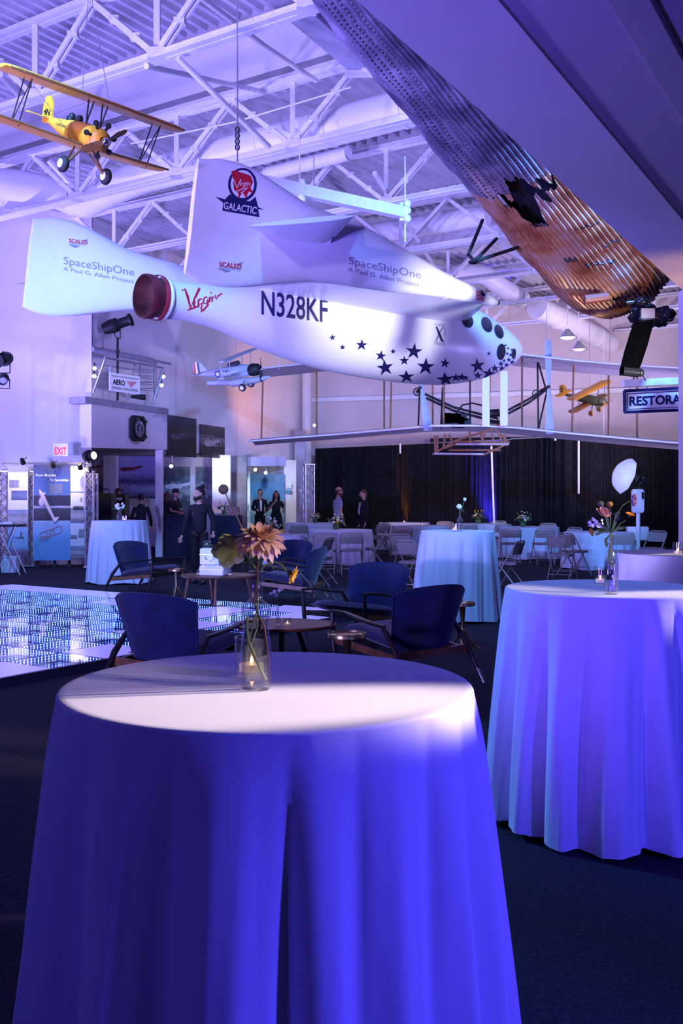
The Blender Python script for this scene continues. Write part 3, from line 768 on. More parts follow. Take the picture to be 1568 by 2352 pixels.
def hullmat(name, c1, c2, c3, rough, metal):
    m = bpy.data.materials.new(name); m.use_nodes = True; nt = m.node_tree; L = nt.links; b = nt.nodes['Principled BSDF']
    tc = nt.nodes.new('ShaderNodeTexCoord'); n = nt.nodes.new('ShaderNodeTexNoise'); n.inputs['Scale'].default_value = 2.6; n.inputs['Detail'].default_value = 9; n.inputs['Roughness'].default_value = .65
    L.new(tc.outputs['Object'], n.inputs['Vector']); r = nt.nodes.new('ShaderNodeValToRGB'); e = r.color_ramp.elements
    e[0].position = .36; e[0].color = c1+(1,); e[1].position = .66; e[1].color = c3+(1,); k = e.new(.52); k.color = c2+(1,)
    L.new(n.outputs['Fac'], r.inputs['Fac']); L.new(r.outputs['Color'], b.inputs['Base Color'])
    b.inputs['Roughness'].default_value = rough; b.inputs['Metallic'].default_value = metal
    n2 = nt.nodes.new('ShaderNodeTexNoise'); n2.inputs['Scale'].default_value = 40; bp = nt.nodes.new('ShaderNodeBump'); bp.inputs['Strength'].default_value = .35; bp.inputs['Distance'].default_value = .01
    L.new(tc.outputs['Object'], n2.inputs['Vector']); L.new(n2.outputs['Fac'], bp.inputs['Height']); L.new(bp.outputs['Normal'], b.inputs['Normal'])
    return m
M_hull1 = hullmat('dull_alloy', (.10, .09, .11), (.22, .20, .22), (.40, .36, .36), .38, .5)
M_hull2 = hullmat('rust_stained_alloy', (.20, .06, .025), (.36, .19, .09), (.34, .28, .24), .6, .25)
hullmesh(lambda u, a: a < -.25 and u < .53).build('side_skin', M_hull1, hull, 60, world=True)
hullmesh(lambda u, a: a >= -.25 and u < .53).build('belly_skin', M_hull1, hull, 60, world=True)
hullmesh(lambda u, a: u >= .53).build('rusty_skin', M_hull2, hull, 60, world=True)
# cracks, rivets, rubbing strips and inner darkness
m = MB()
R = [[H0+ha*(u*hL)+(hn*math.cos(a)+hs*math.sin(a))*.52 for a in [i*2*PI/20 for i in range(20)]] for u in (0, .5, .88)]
m.rings(R); m.build('inner_darkness', M_black, hull, 60, world=True)  # black tube put in for the shade inside the hull
m = MB(); rnd = random.Random(3)
for j in range(60):
    for i in range(14):
        u = .02+j*.0085; a = -.15+i*.13
        if hole(u, a): continue
        m.ball(hull_pt(u, a+.01)+hn*.004, .010, 5)
mo = m.build('rivets', M_black, hull, world=True); mo['kind'] = 'stuff'
def crack(pts, w_=.012):
    P = []; rnd = random.Random(int(pts[0][0]*1000))
    for (u0, a0), (u1, a1) in zip(pts, pts[1:]):
        for k in range(10):
            f = k/10; P.append(hull_pt(u0+(u1-u0)*f+rnd.uniform(-.003, .003), a0+(a1-a0)*f)+hn*.006)
    m = MB(); m.tube(P, [w_*(.4+rnd.random()) for _ in P], 5); return m.build('crack', M_black, hull, world=True)
crack([(.80, .05), (.77, .45)]); crack([(.75, .45), (.735, .62)], .016); crack([(.63, .45), (.615, .7)]); crack([(.70, -.15), (.675, .25)], .008); crack([(.775, -.35), (.75, .1)], .008); crack([(.92, .05), (.87, .85)], .012)
crack([(.55, -1.3), (.545, -.2)], .022)
m = MB(); ctr = at(1370, 685, 10.3); m.tube([at(1342, 688, 10.35), at(1396, 681, 10.35)], .05, 8); m.build('tail_socket', mat('rust_brown', (.10, .02, .012), .6), hull, world=True)
# hanging triangular bracket at its left side
m = MB()
for a, b in (((1108, 505), (1075, 585)), ((1140, 548), (1092, 598)), ((1190, 568), (1085, 602)), ((1075, 585), (1092, 603))): m.tube([at(a[0], a[1], 10.3), at(b[0], b[1], 10.0)], .018, 8)
m.ball(at(1086, 602, 10.0), .05, 8, (1, 1, .5)); m.build('wheel_strut', M_black, hull, 60, world=True)
# engine wreckage and blade at the lower end
m = MB(); rnd = random.Random(11)
for k in range(16):
    c = at(1490+rnd.uniform(-32, 42), 706+rnd.uniform(-26, 26), 10.6+rnd.uniform(-.3, .2)); m.ball(c, rnd.uniform(.04, .12), 8, (1, 1, rnd.uniform(.5, 1)))
    m.tube([c, c+Vector((rnd.uniform(-.2, .2), rnd.uniform(-.1, .1), rnd.uniform(-.12, .12)))], .025, 6)
m.build('engine_remains', M_blackg, hull, 60, world=True)
m = MB(); m.box(at(1484, 722, 10.3), (.14, .12, .10)); m.build('clamp_block', M_alum, hull, world=True)
for q0, q1, lb in ((H0+ha*hL*.25+hs*0, 0, 'l'), (H0+ha*hL*.8, 0, 'r')):
    m = MB(); m.tube([q0, Vector((q0.x, q0.y, ZT))], .012, 6); m.build('sling_wire', M_black, hull, world=True)
t = thing('propeller_blade', 'long black slab blade hanging below the torn hull over the restoration sign', 'blade', at(1478, 740, 10.2))
m = MB(); R = []
for f, wd in ((0, .10), (.12, .125), (.5, .13), (.9, .12), (1, .10)):
    c = at(1478-35*f*1.0, 738+120*f, 10.2); ax = Vector((1, .12, .25)).normalized(); ay = Vector((-.1, 1, 0))
    R.append([c+ax*wd, c+ay*.03, c-ax*wd, c-ay*.03])
m.rings(R); m.build('blade_body', mat('dead_black', (.001, .001, .001), 1, spec=0), t, world=True)
m = MB(); m.tube([at(1430, 852, 10.2), at(1466, 856, 10.2)], .05, 12); m.ball(at(1470, 856, 10.2), .045, 8); m.build('clamp_lamp', M_blackg, t, 60, world=True)
m = MB(); m.tube([at(1464, 858, 10.2), at(1476, 864, 10.3), at(1482, 874, 10.4)], .006, 5); m.build('lamp_wire', M_black, t, world=True)

# sign board on its bar
SB = 12.5
t = thing('hanging_sign', 'white hanging sign with a dark double border and bold dark lettering at right', 'sign', at(1500, 920, SB))
def sg(px, py, dy=0): 
    D = SB+(px-1432)*.0022; return at(px, py, D)+Vector((0, dy, 0))
c0, c1, c2, c3 = (1432, 897), (1645, 886), (1645, 940), (1433, 948)
m = MB(); m.prism([sg(*c0), sg(*c1), sg(*c2), sg(*c3)], (0, .06, 0)); m.build('board', M_wprint, t, world=True)
m = MB()
def frame(d, w_, y):
    q = [(c0[0]+d, c0[1]+d), (c1[0]-d, c1[1]+d), (c2[0]-d, c2[1]-d), (c3[0]+d, c3[1]-d)]
    for k in range(4): m.beam(sg(*q[k], y), sg(*q[(k+1) % 4], y), w_, w_)
frame(1, .035, -.01); frame(8, .008, -.006); m.build('border', M_navy, t, world=True)
m = MB(); vs, fs = text_mesh('RESTORATION', .03); m.add([sg(1444+185*a, 933-8*a-(22*b), -.012) for a, b in vs], fs); m.build('sign_lettering', M_navy, t, world=True)
m = MB()
for px in (1446, 1486): m.tube([sg(px, 896), sg(px, 880)], .006, 5)
m.build('hook', M_alum, t, world=True)
t = thing('sign_bar', 'pale square bar holding up the hanging sign under the black blade', 'bar', sg(1500, 875))
m = MB(); m.beam(sg(1430, 881), sg(1660, 870), .07, .09); m.build('bar_tube', M_steel, t, world=True)
m = MB(); m.tube([sg(1455, 874), Vector((sg(1455, 874).x, sg(1455, 874).y, ZT))], .008, 5); m.tube([sg(1640, 874), Vector((sg(1640, 874).x, sg(1640, 874).y, ZT))], .008, 5); m.build('sling_wire', M_black, t, world=True)
# ------------------------------------------------------------------ suspended model aeroplanes
def frame3(nose, wing_right, upv):
    f = Vector(nose).normalized(); l = Vector(wing_right); l = (l-f*l.dot(f)).normalized(); u = l.cross(f); 
    if u.dot(Vector(upv)) < 0: u = -u; l = -l
    return Matrix((f, u.cross(f), u)).transposed()   # x forward, y left, z up
def fuselage(tab, n=16):
    R = []
    for (x, w_, zt, zb) in tab:
        zc = (zt+zb)/2; h = (zt-zb)/2
        R.append([Vector((x, w_*math.cos(a), zc+h*math.sin(a))) for a in [2*PI*k/n for k in range(n)]])
    return R
def wingm(span, chord, x, z, th=.02, dihedral=0, sweep=0, tip=.6, n=10, inc=0):
    R = []
    for k in range(-n, n+1):
        f = k/n; y = f*span/2; c = chord*(1 if abs(f) < .9 else 1-(abs(f)-.9)/.1*(1-tip)); zz = z+abs(f)*dihedral; xx = x-abs(f)*sweep
        R.append([Vector((xx+c/2, y, zz)), Vector((xx+c*.3, y, zz+th)), Vector((xx-c*.2, y, zz+th*.7)), Vector((xx-c/2, y, zz)), Vector((xx-c*.2, y, zz-th*.3)), Vector((xx+c*.3, y, zz-th*.4))])
    if inc:
        for r in R:
            for p in r: p.z += (p.x-x)*inc
    return R
def finm(pts, th):
    m = MB(); m.prism([Vector((x, -th/2, z)) for x, z in pts], (0, th, 0)); return m
def place(t, P, M3, s):
    t.matrix_basis = Matrix.LocRotScale(P, M3.to_quaternion(), Vector((s, s, s)))
def radial(t, x, n, r0, r1, mtl, z=0):
    for k in range(n):
        a = 2*PI*k/n+.3; m = MB(); d = Vector((0, math.cos(a), math.sin(a)))
        m.tube([Vector((x, 0, z))+d*r0, Vector((x, 0, z))+d*r1], (r1-r0)*.22, 8); m.ball(Vector((x, 0, z))+d*r1, (r1-r0)*.45, 6); m.build('engine_cylinder', mtl, t)
def prop(t, x, L, a, mtl, z=0, hubr=.03):
    m = MB(); R = []
    for sg in (-1, 1):
        R = []
        for f, c, tw in ((0, .35, 1.2), (.2, .9, 1.0), (.55, 1.1, .6), (.9, .7, .4), (1, .3, .35)):
            r = Vector((0, math.cos(a), math.sin(a)))*sg; q = Vector((0, -math.sin(a), math.cos(a)))*math.cos(tw)+Vector((1, 0, 0))*math.sin(tw)*(sg)
            c *= L*.075; p = Vector((x, 0, z))+r*(f*L/2)
            n_ = r.cross(q)*L*.012; R.append([p+q*c+n_*0, p+n_, p-q*c, p-n_])
        m.rings(R)
    o = m.build('propeller', mtl, t, 40)
    m = MB(); m.ball((x+.01, 0, z), hubr, 10); m.build('hub', M_chrome, o, 60)
M_yel = mat('yellow_dope', (.72, .30, .02), .4, var=.08)
M_bgr = mat('blue_grey_dope', (.36, .42, .44), .45, var=.06)
M_olive = mat('olive_dope', (.07, .075, .04), .45, var=.1)
M_brn = mat('brown_wood', (.22, .09, .03), .4, var=.2)  # plain brown for edges, legs and propellers
M_tyre = mat('tyre_rubber', (.02, .02, .02), .7)
# yellow biplane: wing tips measured from the photo
D0 = 9.0
nose_p = at(248, 326, 8.5); tail_p = at(104, 282, 9.25)
wl = at(-4, 188, 8.1); wr = at(410, 333, 9.35)
t = thing('model_biplane', 'yellow model biplane with black radial engine hanging at upper left', 'aeroplane')
fw = nose_p-tail_p; M3 = frame3(fw, wl-wr, (0, 0, 1)); L = fw.length
print('BIPLANE len', L, 'span', (wl-wr).length)
s = L
place(t, (nose_p+tail_p)/2, M3, s)
inv = t.matrix_basis.inverted(); wc = inv @ ((wl+wr)/2); span = (wl-wr).length/s; span_h = span
print('wing centre local', wc)
wx = .2
m = MB(); m.rings(fuselage([(.40, .05, .05, -.06), (.38, .075, .075, -.085), (.3, .085, .085, -.095), (.15, .085, .09, -.10), (0, .08, .085, -.095), (-.2, .055, .07, -.06), (-.42, .02, .055, -.005), (-.5, .008, .045, .01)])); m.build('fuselage', M_yel, t, 50)
m = MB(); m.rings(wingm(span, .23, wx, .26, .02, .0, inc=.22)); m.build('upper_wing', M_yel, t, 40)
m = MB(); m.rings(wingm(span*.95, .22, wx-.06, -.10, .02, .02, inc=.22)); m.build('lower_wing', M_yel, t, 40)
for z, x, sp in ((.25, wx, span), (-.10, wx-.06, span*.98)):
    m = MB(); m.tube([(x+.11, -sp/2*.97, z+.025+(.02 if z < 0 else 0)), (x+.11, 0, z+.025), (x+.11, sp/2*.97, z+.025+(.02 if z < 0 else 0))], .009, 6); m.build('leading_edge', M_brn, t)
for sg in (-1, 1):
    for xx in (-.06, .06):
        m = MB(); m.tube([(wx+xx, sg*span*.36, .25), (wx-.06+xx, sg*span*.36, -.09)], .005, 5); m.build('wing_strut', M_black, t)
    m = MB(); m.tube([(wx+.06, sg*span*.36, .25), (wx-.12, sg*span*.36, -.09)], .004, 5); m.build('wing_strut', M_black, t)
    m = MB(); m.tube([(wx, sg*.06, .25), (wx+.04, sg*.06, .08)], .006, 5); m.tube([(wx+.08, sg*.06, .25), (wx+.04, sg*.06, .08)], .006, 5); m.build('cabane_strut', M_black, t)
    m = MB(); m.tube([(.24, sg*.04, -.09), (.27, sg*.17, -.25)], .010, 6); m.tube([(.12, sg*.04, -.09), (.27, sg*.17, -.25)], .007, 6); m.build('gear_leg', M_brn, t)
    m = MB(); m.lathe([(.02, -.022), (.045, -.026), (.062, -.012), (.064, 0), (.062, .012), (.045, .026), (.02, .022)], 18, (.27, sg*.185, -.25), Matrix.Rotation(PI/2, 3, 'X')); w_ = m.build('wheel', M_tyre, t, 50)
    m = MB(); m.lathe([(.034, -.03), (.034, .03)], 14, (.27, sg*.185, -.25), Matrix.Rotation(PI/2, 3, 'X'), cap=True); m.build('wheel_cap', M_wprint, w_)
    m = MB(); m.tube([(wx, sg*span*.35, .24), (wx, sg*.08, -.08)], .0015, 4); m.tube([(wx, sg*span*.35, -.08), (wx, sg*.08, .22)], .0015, 4); m.build('bracing_wire', M_alum, t)
o = finm([(-.40, .05), (-.44, .17), (-.5, .215), (-.56, .20), (-.58, .12), (-.55, 0), (-.45, 0)], .014).build('tail_fin', M_yel, t)
m = MB(); vs, fs = text_mesh('4N', .03); m.add([(-.545+.10*a, sg_*.009, .06+.05*b) for sg_ in (-1,) for a, b in vs], fs); m.build('tail_number', M_black, o)
m = MB(); m.rings(wingm(.36, .12, -.48, .04, .008)); m.build('tailplane', M_yel, t, 40)
m = MB(); vs, fs = text_mesh('U.S. FOREST SERVICE', .01); m.add([(-.22+.2*a, -.078+.02*(1-a), .005+.02*b) for a, b in vs], fs); m.build('side_lettering', M_black, t)
for xx in (.02, -.1):
    m = MB(); m.ball((xx, 0, .105), .028, 10); m.tube([(xx-.01, 0, .04), (xx-.01, 0, .1)], .035, 8); m.build('pilot_bust', M_black, t, 60)
m = MB(); m.lathe([(.03, 0), (.075, -.02), (.085, -.06)], 18, (.43, 0, -.005), Matrix.Rotation(PI/2, 3, 'Y')); m.build('cowl', M_yel, t, 60)
radial(t, .38, 7, .07, .12, M_black)
prop(t, .455, .40, .65, M_brn)
for q in ((wx, .12, .26), (wx, -.12, .26)):
    m = MB(); a = t.matrix_basis @ Vector(q); m.tube([a, at(205, -40, 9.6)], .004, 5); m.build('sling_wire', M_alum, t, world=True)

# blue-grey seaplane on its float
def small_plane(name, label, nose, tail, wl_, wr_, mtl, build):
    t = thing(name, label, 'aeroplane'); fw = nose-tail; M3 = frame3(fw, wl_-wr_, (0, 0, 1)); place(t, (nose+tail)/2, M3, fw.length); build(t, (wl_-wr_).length/fw.length); return t
def duck(t, span):
    m = MB(); m.rings(fuselage([(.47, .04, .06, -.05), (.42, .075, .095, -.07), (.2, .08, .11, -.09), (0, .07, .10, -.08), (-.25, .045, .07, -.04), (-.48, .012, .04, .0)])); m.build('fuselage', M_bgr, t, 50)
    m = MB(); m.rings(fuselage([(.68, .012, -.10, -.12), (.55, .05, -.09, -.17), (.3, .065, -.09, -.21), (.05, .06, -.09, -.21), (.04, .06, -.09, -.185), (-.3, .04, -.08, -.16), (-.34, .035, -.08, -.15)])); m.build('main_float', M_bgr, t, 50)
    m = MB(); m.rings(wingm(1.1, .2, .22, .24, .018)); m.build('upper_wing', M_bgr, t, 40)
    m = MB(); m.rings(wingm(1.05, .2, .16, -.02, .018, .02)); m.build('lower_wing', M_bgr, t, 40)
    for sg in (-1, 1):
        for xx in (.12, .26):
            m = MB(); m.tube([(xx, sg*.36, .24), (xx-.04, sg*.36, -.01)], .008, 5); m.build('wing_strut', M_bgr, t)
        m = MB(); m.tube([(.3, sg*.08, -.12), (.28, sg*.14, -.2)], .012, 6); m.build('gear_leg', M_alum, t)
        m = MB(); m.lathe([(.02, -.02), (.05, -.022), (.058, 0), (.05, .022), (.02, .02)], 14, (.28, sg*.15, -.21), Matrix.Rotation(PI/2, 3, 'X')); w_ = m.build('wheel', M_tyre, t, 50)
        m = MB(); m.lathe([(.03, -.025), (.03, .025)], 10, (.28, sg*.15, -.21), Matrix.Rotation(PI/2, 3, 'X'), cap=True); m.build('wheel_cap', M_wprint, w_)
    o = finm([(-.3, .06), (-.38, .18), (-.45, .22), (-.52, .2), (-.54, .1), (-.5, .0)], .014).build('tail_fin', M_bgr, t)
    for k, c in enumerate((M_red, M_wprint, M_navy)):
        finm([(-.535+k*.035, .02), (-.515+k*.03, .20), (-.49+k*.03, .205), (-.50+k*.035, .02)], .018).build('rudder_stripe', c, o)
    m = MB(); m.rings(wingm(.4, .12, -.46, .035, .008)); m.build('tailplane', M_bgr, t, 40)
    for sg in (-1, 1):
        m = MB(); m.lathe([(.001, 0), (.05, 0)], 20, (-.12, sg*.066, .01), Matrix.Rotation(PI/2, 3, 'X')); d = m.build('roundel', M_navy, t)
        p, f = star(0, 0, .046); m = MB(); m.add([(-.12+x, sg*.068, .01-y) for x, y in p], f); m.build('roundel_star', M_wprint, d)
        m = MB(); vs, fs = text_mesh('1J7', .02); m.add([((-.02+.13*a) if sg < 0 else (.11-.13*a), sg*.080, .02+.035*b) for a, b in vs], fs); m.build('side_lettering', M_navy, t)
    m = MB(); m.tube([(.05, 0, .1), (.22, 0, .125)], .045, 8); m.build('canopy', M_win, t, 60)
    m = MB(); m.lathe([(.03, .12), (.085, .09), (.095, 0), (.08, -.05)], 20, (.42, 0, .01), Matrix.Rotation(PI/2, 3, 'Y')); m.build('engine_cowl', M_black, t, 60)
    prop(t, .55, .36, 1.25, M_black)
D = 20.0
t = small_plane('model_seaplane', 'blue grey model biplane seaplane on a float, red white and black tail', at(592, 850, 19.8), at(452, 864, 20.3), at(600, 820, 20.8), at(522, 852, 19.4), M_bgr, duck)
m = MB(); a = t.matrix_basis @ Vector((.2, 0, .25)); m.tube([a, Vector((a.x, a.y, ZT))], .006, 5); m.build('sling_wire', M_alum, t, world=True)
# olive and yellow monoplane near the sign
def mono(t, span):
    m = MB(); m.rings(fuselage([(.45, .04, .05, -.05), (.4, .08, .08, -.09), (.15, .085, .10, -.10), (-.1, .06, .08, -.07), (-.45, .015, .04, .0)])); m.build('fuselage', M_olive, t, 50)
    m = MB(); m.rings(wingm(1.5, .24, .12, .20, .022)); m.build('upper_wing', M_yel, t, 40)
    m = MB(); m.rings(wingm(1.35, .2, .1, -.08, .02)); m.build('lower_wing', M_brn, t, 40)
    for sg in (-1, 1):
        for xx in (.04, .18):
            m = MB(); m.tube([(xx, sg*.52, .2), (xx, sg*.5, -.08)], .007, 5); m.build('wing_strut', M_black, t)
        m = MB(); m.tube([(.22, sg*.04, -.08), (.26, sg*.15, -.22)], .012, 6); m.build('gear_leg', M_olive, t)
        m = MB(); m.lathe([(.01, -.02), (.05, -.024), (.062, 0), (.05, .024), (.01, .02)], 14, (.26, sg*.16, -.22), Matrix.Rotation(PI/2, 3, 'X')); m.build('wheel', M_brn, t, 50)
    o = finm([(-.36, .05), (-.42, .2), (-.5, .23), (-.56, .18), (-.54, .02), (-.46, .0)], .014).build('tail_fin', M_yel, t)
    for k in range(5): finm([(-.555, .03+k*.035), (-.47, .03+k*.035), (-.47, .047+k*.035), (-.555, .047+k*.035)], .02).build('rudder_stripe', M_black, o)
    m = MB(); m.rings(wingm(.5, .15, -.46, .04, .01)); m.build('tailplane', M_yel, t, 40)
    m = MB(); m.lathe([(.02, .1), (.085, .06), (.09, -.02)], 18, (.4, 0, 0), Matrix.Rotation(PI/2, 3, 'Y')); m.build('engine_cowl', M_olive, t, 60)
    prop(t, .52, .36, .1, M_brn)
t = small_plane('model_biplane', 'olive model biplane with yellow wings hanging by the restoration sign', at(1392, 925, 24.6), at(1290, 907, 25.4), at(1405, 888, 25.8), at(1284, 940, 24.4), M_olive, mono)
m = MB(); a = t.matrix_basis @ Vector((.12, 0, .22)); m.tube([a, Vector((a.x, a.y, ZT))], .006, 5); m.build('sling_wire', M_alum, t, world=True)

# ------------------------------------------------------------------ pioneer biplane with pusher propellers, hung at the back
FD = 22.0
fl = thing('pioneer_biplane', 'fabric pioneer biplane with wooden struts hung before the cream back wall', 'aeroplane', at(1080, 990, FD))
M_linen = mat('grey_linen', (.50, .47, .52), .8, var=.05)
M_spruce = mat('spruce_wood', (.30, .13, .055), .5, var=.2, scale=20)
def sheet(pts, chord, name, th=.05):
    R = []
    for (px, py, d) in pts:
        c = at(px, py, d); R.append([c+Vector((0, -chord/2, -.02)), c+Vector((0, -chord/4, th)), c+Vector((0, chord/4, th)), c+Vector((0, chord/2, -.03)), c+Vector((0, chord/4, th-.03)), c+Vector((0, -chord/4, th-.035))])
    m = MB(); m.rings(R); m.build(name, M_linen, fl, 40, world=True)
    m = MB(); m.tube([at(px, py, d)+Vector((0, -chord/2, -.02)) for px, py, d in pts], .022, 6); m.build(name+'_spar', M_steel, fl, world=True)
    nR = len(pts)
sheet([(578, 1016, 24.2), (650, 1010, 23.6), (760, 1002, 23), (880, 992, 22.5), (985, 983, 22), (1080, 982, 22), (1165, 986, 22), (1280, 998, 21.8), (1400, 1009, 21.6), (1500, 1018, 21.3), (1640, 1030, 21)], 1.7, 'lower_wing')
sheet([(600, 855, 24.2), (760, 838, 23.2), (900, 826, 22.6), (1080, 820, 22), (1190, 825, 22), (1300, 838, 21.8), (1420, 848, 21.6), (1555, 856, 21.2), (1640, 862, 21)], 1.7, 'upper_wing')
def lo_y(px): return interp([(578, 1014), (760, 1000), (985, 983), (1165, 985), (1400, 1007), (1640, 1028)], px)[0]
def up_y(px): return interp([(578, 858), (760, 838), (900, 826), (1080, 820), (1190, 825), (1400, 847), (1640, 862)], px)[0]
for i, px in enumerate((596, 728, 884, 893, 998, 1013, 1128, 1188, 1273, 1300, 1411, 1446)):
    for dy in ((-.55,) if i % 2 else (.5,)):
        q = MB(); a = at(px, lo_y(px), 22.3+max(0, (900-px)*.006)); b = at(px+(0 if i % 3 else 4), up_y(px), a.y); a.y += dy; b.y += dy; q.tube([a, b], .022 if i != 6 else .035, 6)
        q.build('wing_strut', M_spruce, fl, world=True)
for a, b in (((1079, 980), (1079, 822)), ((1235, 830), (1255, 900)), ((1236, 985), (1234, 832)), ((1236, 985), (1258, 888)), ((960, 985), (964, 880)), ((1012, 985), (1016, 890))):
    q = MB(); q.tube([at(*a, 22.1), at(*b, 22.1)], .02, 6); q.build('tail_outrigger', M_black, fl, world=True)
for pts in (((975, 905), (1040, 935), (1144, 962)), ((978, 914), (1040, 943), (1144, 970)), ((1167, 942), (1214, 917), (1259, 888)), ((1167, 950), (1214, 925), (1262, 890))):
    q = MB(); q.tube([at(*p, 21.9) for p in pts], .028, 6); q.build('chain_tube', M_black, fl, world=True)
for c, ang in (((958, 900), .22), ((1231, 905), 0)):
    q = MB(); cc = at(*c, 21.95); q.tube([cc+Vector((.085*math.cos(a), 0, .085*math.sin(a))) for a in [i*PI/8 for i in range(17)]], .012, 6, False)
    for k in range(4): q.tube([cc+Vector((.085*math.cos(k*PI/4), 0, .085*math.sin(k*PI/4))), cc-Vector((.085*math.cos(k*PI/4), 0, .085*math.sin(k*PI/4)))], .006, 5)
    q.build('chain_wheel', M_black, fl, world=True)
M_blade = mat('pale_blue_blade', (.42, .50, .62), .5)
def blade(p_top, p_bot, w_, hub, label='propeller'):
    q = MB(); R = []
    a = at(*p_top, 21.2); b = at(*p_bot, 21.2)
    for f, c in ((0, .75), (.06, 1), (.3, .8), (.5, .42), (.7, .8), (.95, 1.15), (1, 1)):
        p = a.lerp(b, f); cc = w_*c*.5; R.append([p+Vector((cc, .02, 0)), p+Vector((0, .05, 0)), p+Vector((-cc, -.02, 0)), p+Vector((0, -.03, 0))])
    q.rings(R); o = q.build('propeller', M_blade, fl, 50, world=True)
    q = MB(); h = at(*hub, 21.1); q.tube([h, h+Vector((0, .8, 0))], .035, 8); q.build('prop_shaft', M_black, o, world=True)
blade((1258, 781), (1262, 997), .17, (1260, 888)); blade((955, 800), (983, 990), .17, (965, 890))
for px0, px1, y0, y1 in ((1107, 1124, 862, 980), (1148, 1165, 852, 978)):
    q = MB(); q.box((at((px0+px1)/2, (y0+y1)/2, 20.6)), ((px1-px0)/FPX*20.6, .04, (y1-y0)/FPX*20.6)); q.build('rudder_panel', M_wprint, fl, world=True)
q = MB(); rnd = random.Random(5)
for k in range(8): q.box(at(1046+rnd.uniform(-22, 22), 966+rnd.uniform(-9, 9), 21.9), (rnd.uniform(.12, .3), .25, rnd.uniform(.12, .24)))
q.build('engine_block', M_black, fl, world=True)
q = MB(); q.tube([at(1122, 950, 21.9), at(1146, 948, 21.9)], .09, 10); q.tube([at(1122, 972, 21.9), at(1146, 972, 21.9)], .07, 10); q.build('radiator', M_black, fl, 40, world=True)
q = MB(); q.tube([at(1050, 945, 21.9), at(1062, 930, 21.9), at(1085, 926, 21.9), at(1110, 932, 21.9)], .02, 6); q.build('exhaust_pipe', M_black, fl, world=True)
q = MB(); q.box(at(1137, 978, 21.4), (.42, .4, .06)); q.build('seat_board', M_spruce, fl, world=True)
# forward elevator outrigger frame under the wing
E = 20.3
for a, b in (((998, 1000), (1000, 1044)), ((1004, 1000), (1004, 1042)), ((1000, 1040), (1046, 1012)), ((1046, 1012), (1132, 985)), ((1136, 985), (1168, 1016)), ((1022, 997), (1018, 1030)), ((1030, 997), (1040, 1018)), ((1078, 990), (1080, 1018)), ((1104, 992), (1108, 1018)), ((1115, 992), (1104, 1018)), ((1128, 990), (1134, 1018)), ((1158, 997), (1160, 1018)), ((1142, 990), (1154, 1017)),
             ((1018, 1030), (1046, 1020)), ((1046, 1020), (1166, 1022)), ((1030, 1034), (1150, 1034)), ((1046, 1014), (1170, 1016)), ((994, 1042), (1112, 1044)), ((1112, 1044), (1168, 1018))):
    q = MB(); q.tube([at(*a, E), at(*b, E)], .022, 6); q.build('elevator_spar', M_spruce, fl, world=True)
for a, b in (((1046, 1020), (1168, 1020)), ((996, 1042), (1110, 1043))):
    q = MB(); q.beam(at(*a, E)+Vector((0, .15, 0)), at(*b, E)+Vector((0, .15, 0)), .35, .03); q.build('elevator_panel', M_linen, fl, world=True)
for px, py in ((1255, 838), (1400, 850), (640, 860), (900, 830)):
    q = MB(); a = at(px, up_y(px), 22); q.tube([a, Vector((a.x, a.y, ZT-.02))], .006, 4); q.build('sling_wire', M_alum, fl, world=True)

# ------------------------------------------------------------------ balcony fittings, clock, exit sign, stage lamps
t = thing('balcony_railing', 'grey multi-bar balcony railing above the clock wall', 'railing', bal(.0, 3.58, .05)); t['group'] = 'balcony fittings'
def rl(name, a, b, r=.02, mtl=None):
    q = MB(); q.tube([a, b], r, 8); q.build(name, mtl or M_steel2, t, world=True)
M_steel2 = mat('grey_rail_paint', (.30, .32, .36), .45)
rl('handrail', at(212, 802, 21.5), at(350, 828, 23), .06); rl('handrail', at(352, 828, 23), at(392, 836, 23.6), .03)
for k in range(5):
    rl('rail_bar', at(212, 818+k*17, 21.5), at(350, 842+k*14, 23.1), .012)
    rl('rail_bar', at(212, 828+k*17, 23.6), at(354, 836+k*14, 23.3), .012)
for px, y0, y1, d in ((254, 895, 842, 21.9), (356, 912, 832, 23.2)): rl('rail_post', at(px, y0, d), at(px, y1, d), .04)
rl('outrigger_pole', at(212, 903, 21.0), at(241, 820, 21.0), .035, M_alum); rl('outrigger_pole', at(350, 928, 22.6), at(375, 846, 22.8), .035, M_alum)
rl('outrigger_bar', at(240, 820, 21.0), at(375, 845, 22.8), .022, M_alum)
t = thing('banner', 'small white banner with a red wing emblem tied to the balcony railing', 'banner', at(285, 880, 21.8))
def bn2(u, v, off=0): return at(251+70*u, 855+10*u+(42-1*u)*(1-v) if True else 0, 21.15+.75*u)-bn*off
m = MB(); m.prism([bn2(0, 0), bn2(1, 0), bn2(1, 1), bn2(0, 1)], bn*.01); m.build('banner_sheet', M_paper, t, world=True)
m = MB(); 
for txt, u0, u1, v0, v1, bd_ in (('HILLER AVIATION MUSEUM', .06, .94, .78, .88, 0), ('AERO', .1, .5, .36, .66, .03), ('DESIGN CHALLENGE', .08, .92, .12, .26, 0)):
    vs, fs = text_mesh(txt, bd_); m.add([bn2(u0+(u1-u0)*a, v0+(v1-v0)*b, .012) for a, b in vs], fs)
m.build('banner_lettering', M_black, t, world=True)
m = MB()
for k in range(7):
    v = .62-k*.045; m.add([bn2(.54+k*.02, v, .012), bn2(.9-k*.03, v+.05-k*.004, .012), bn2(.9-k*.03, v+.025-k*.004, .012), bn2(.58+k*.02, v-.02, .012)], [(0, 1, 2, 3)])
m.build('banner_emblem', M_red, t, world=True)
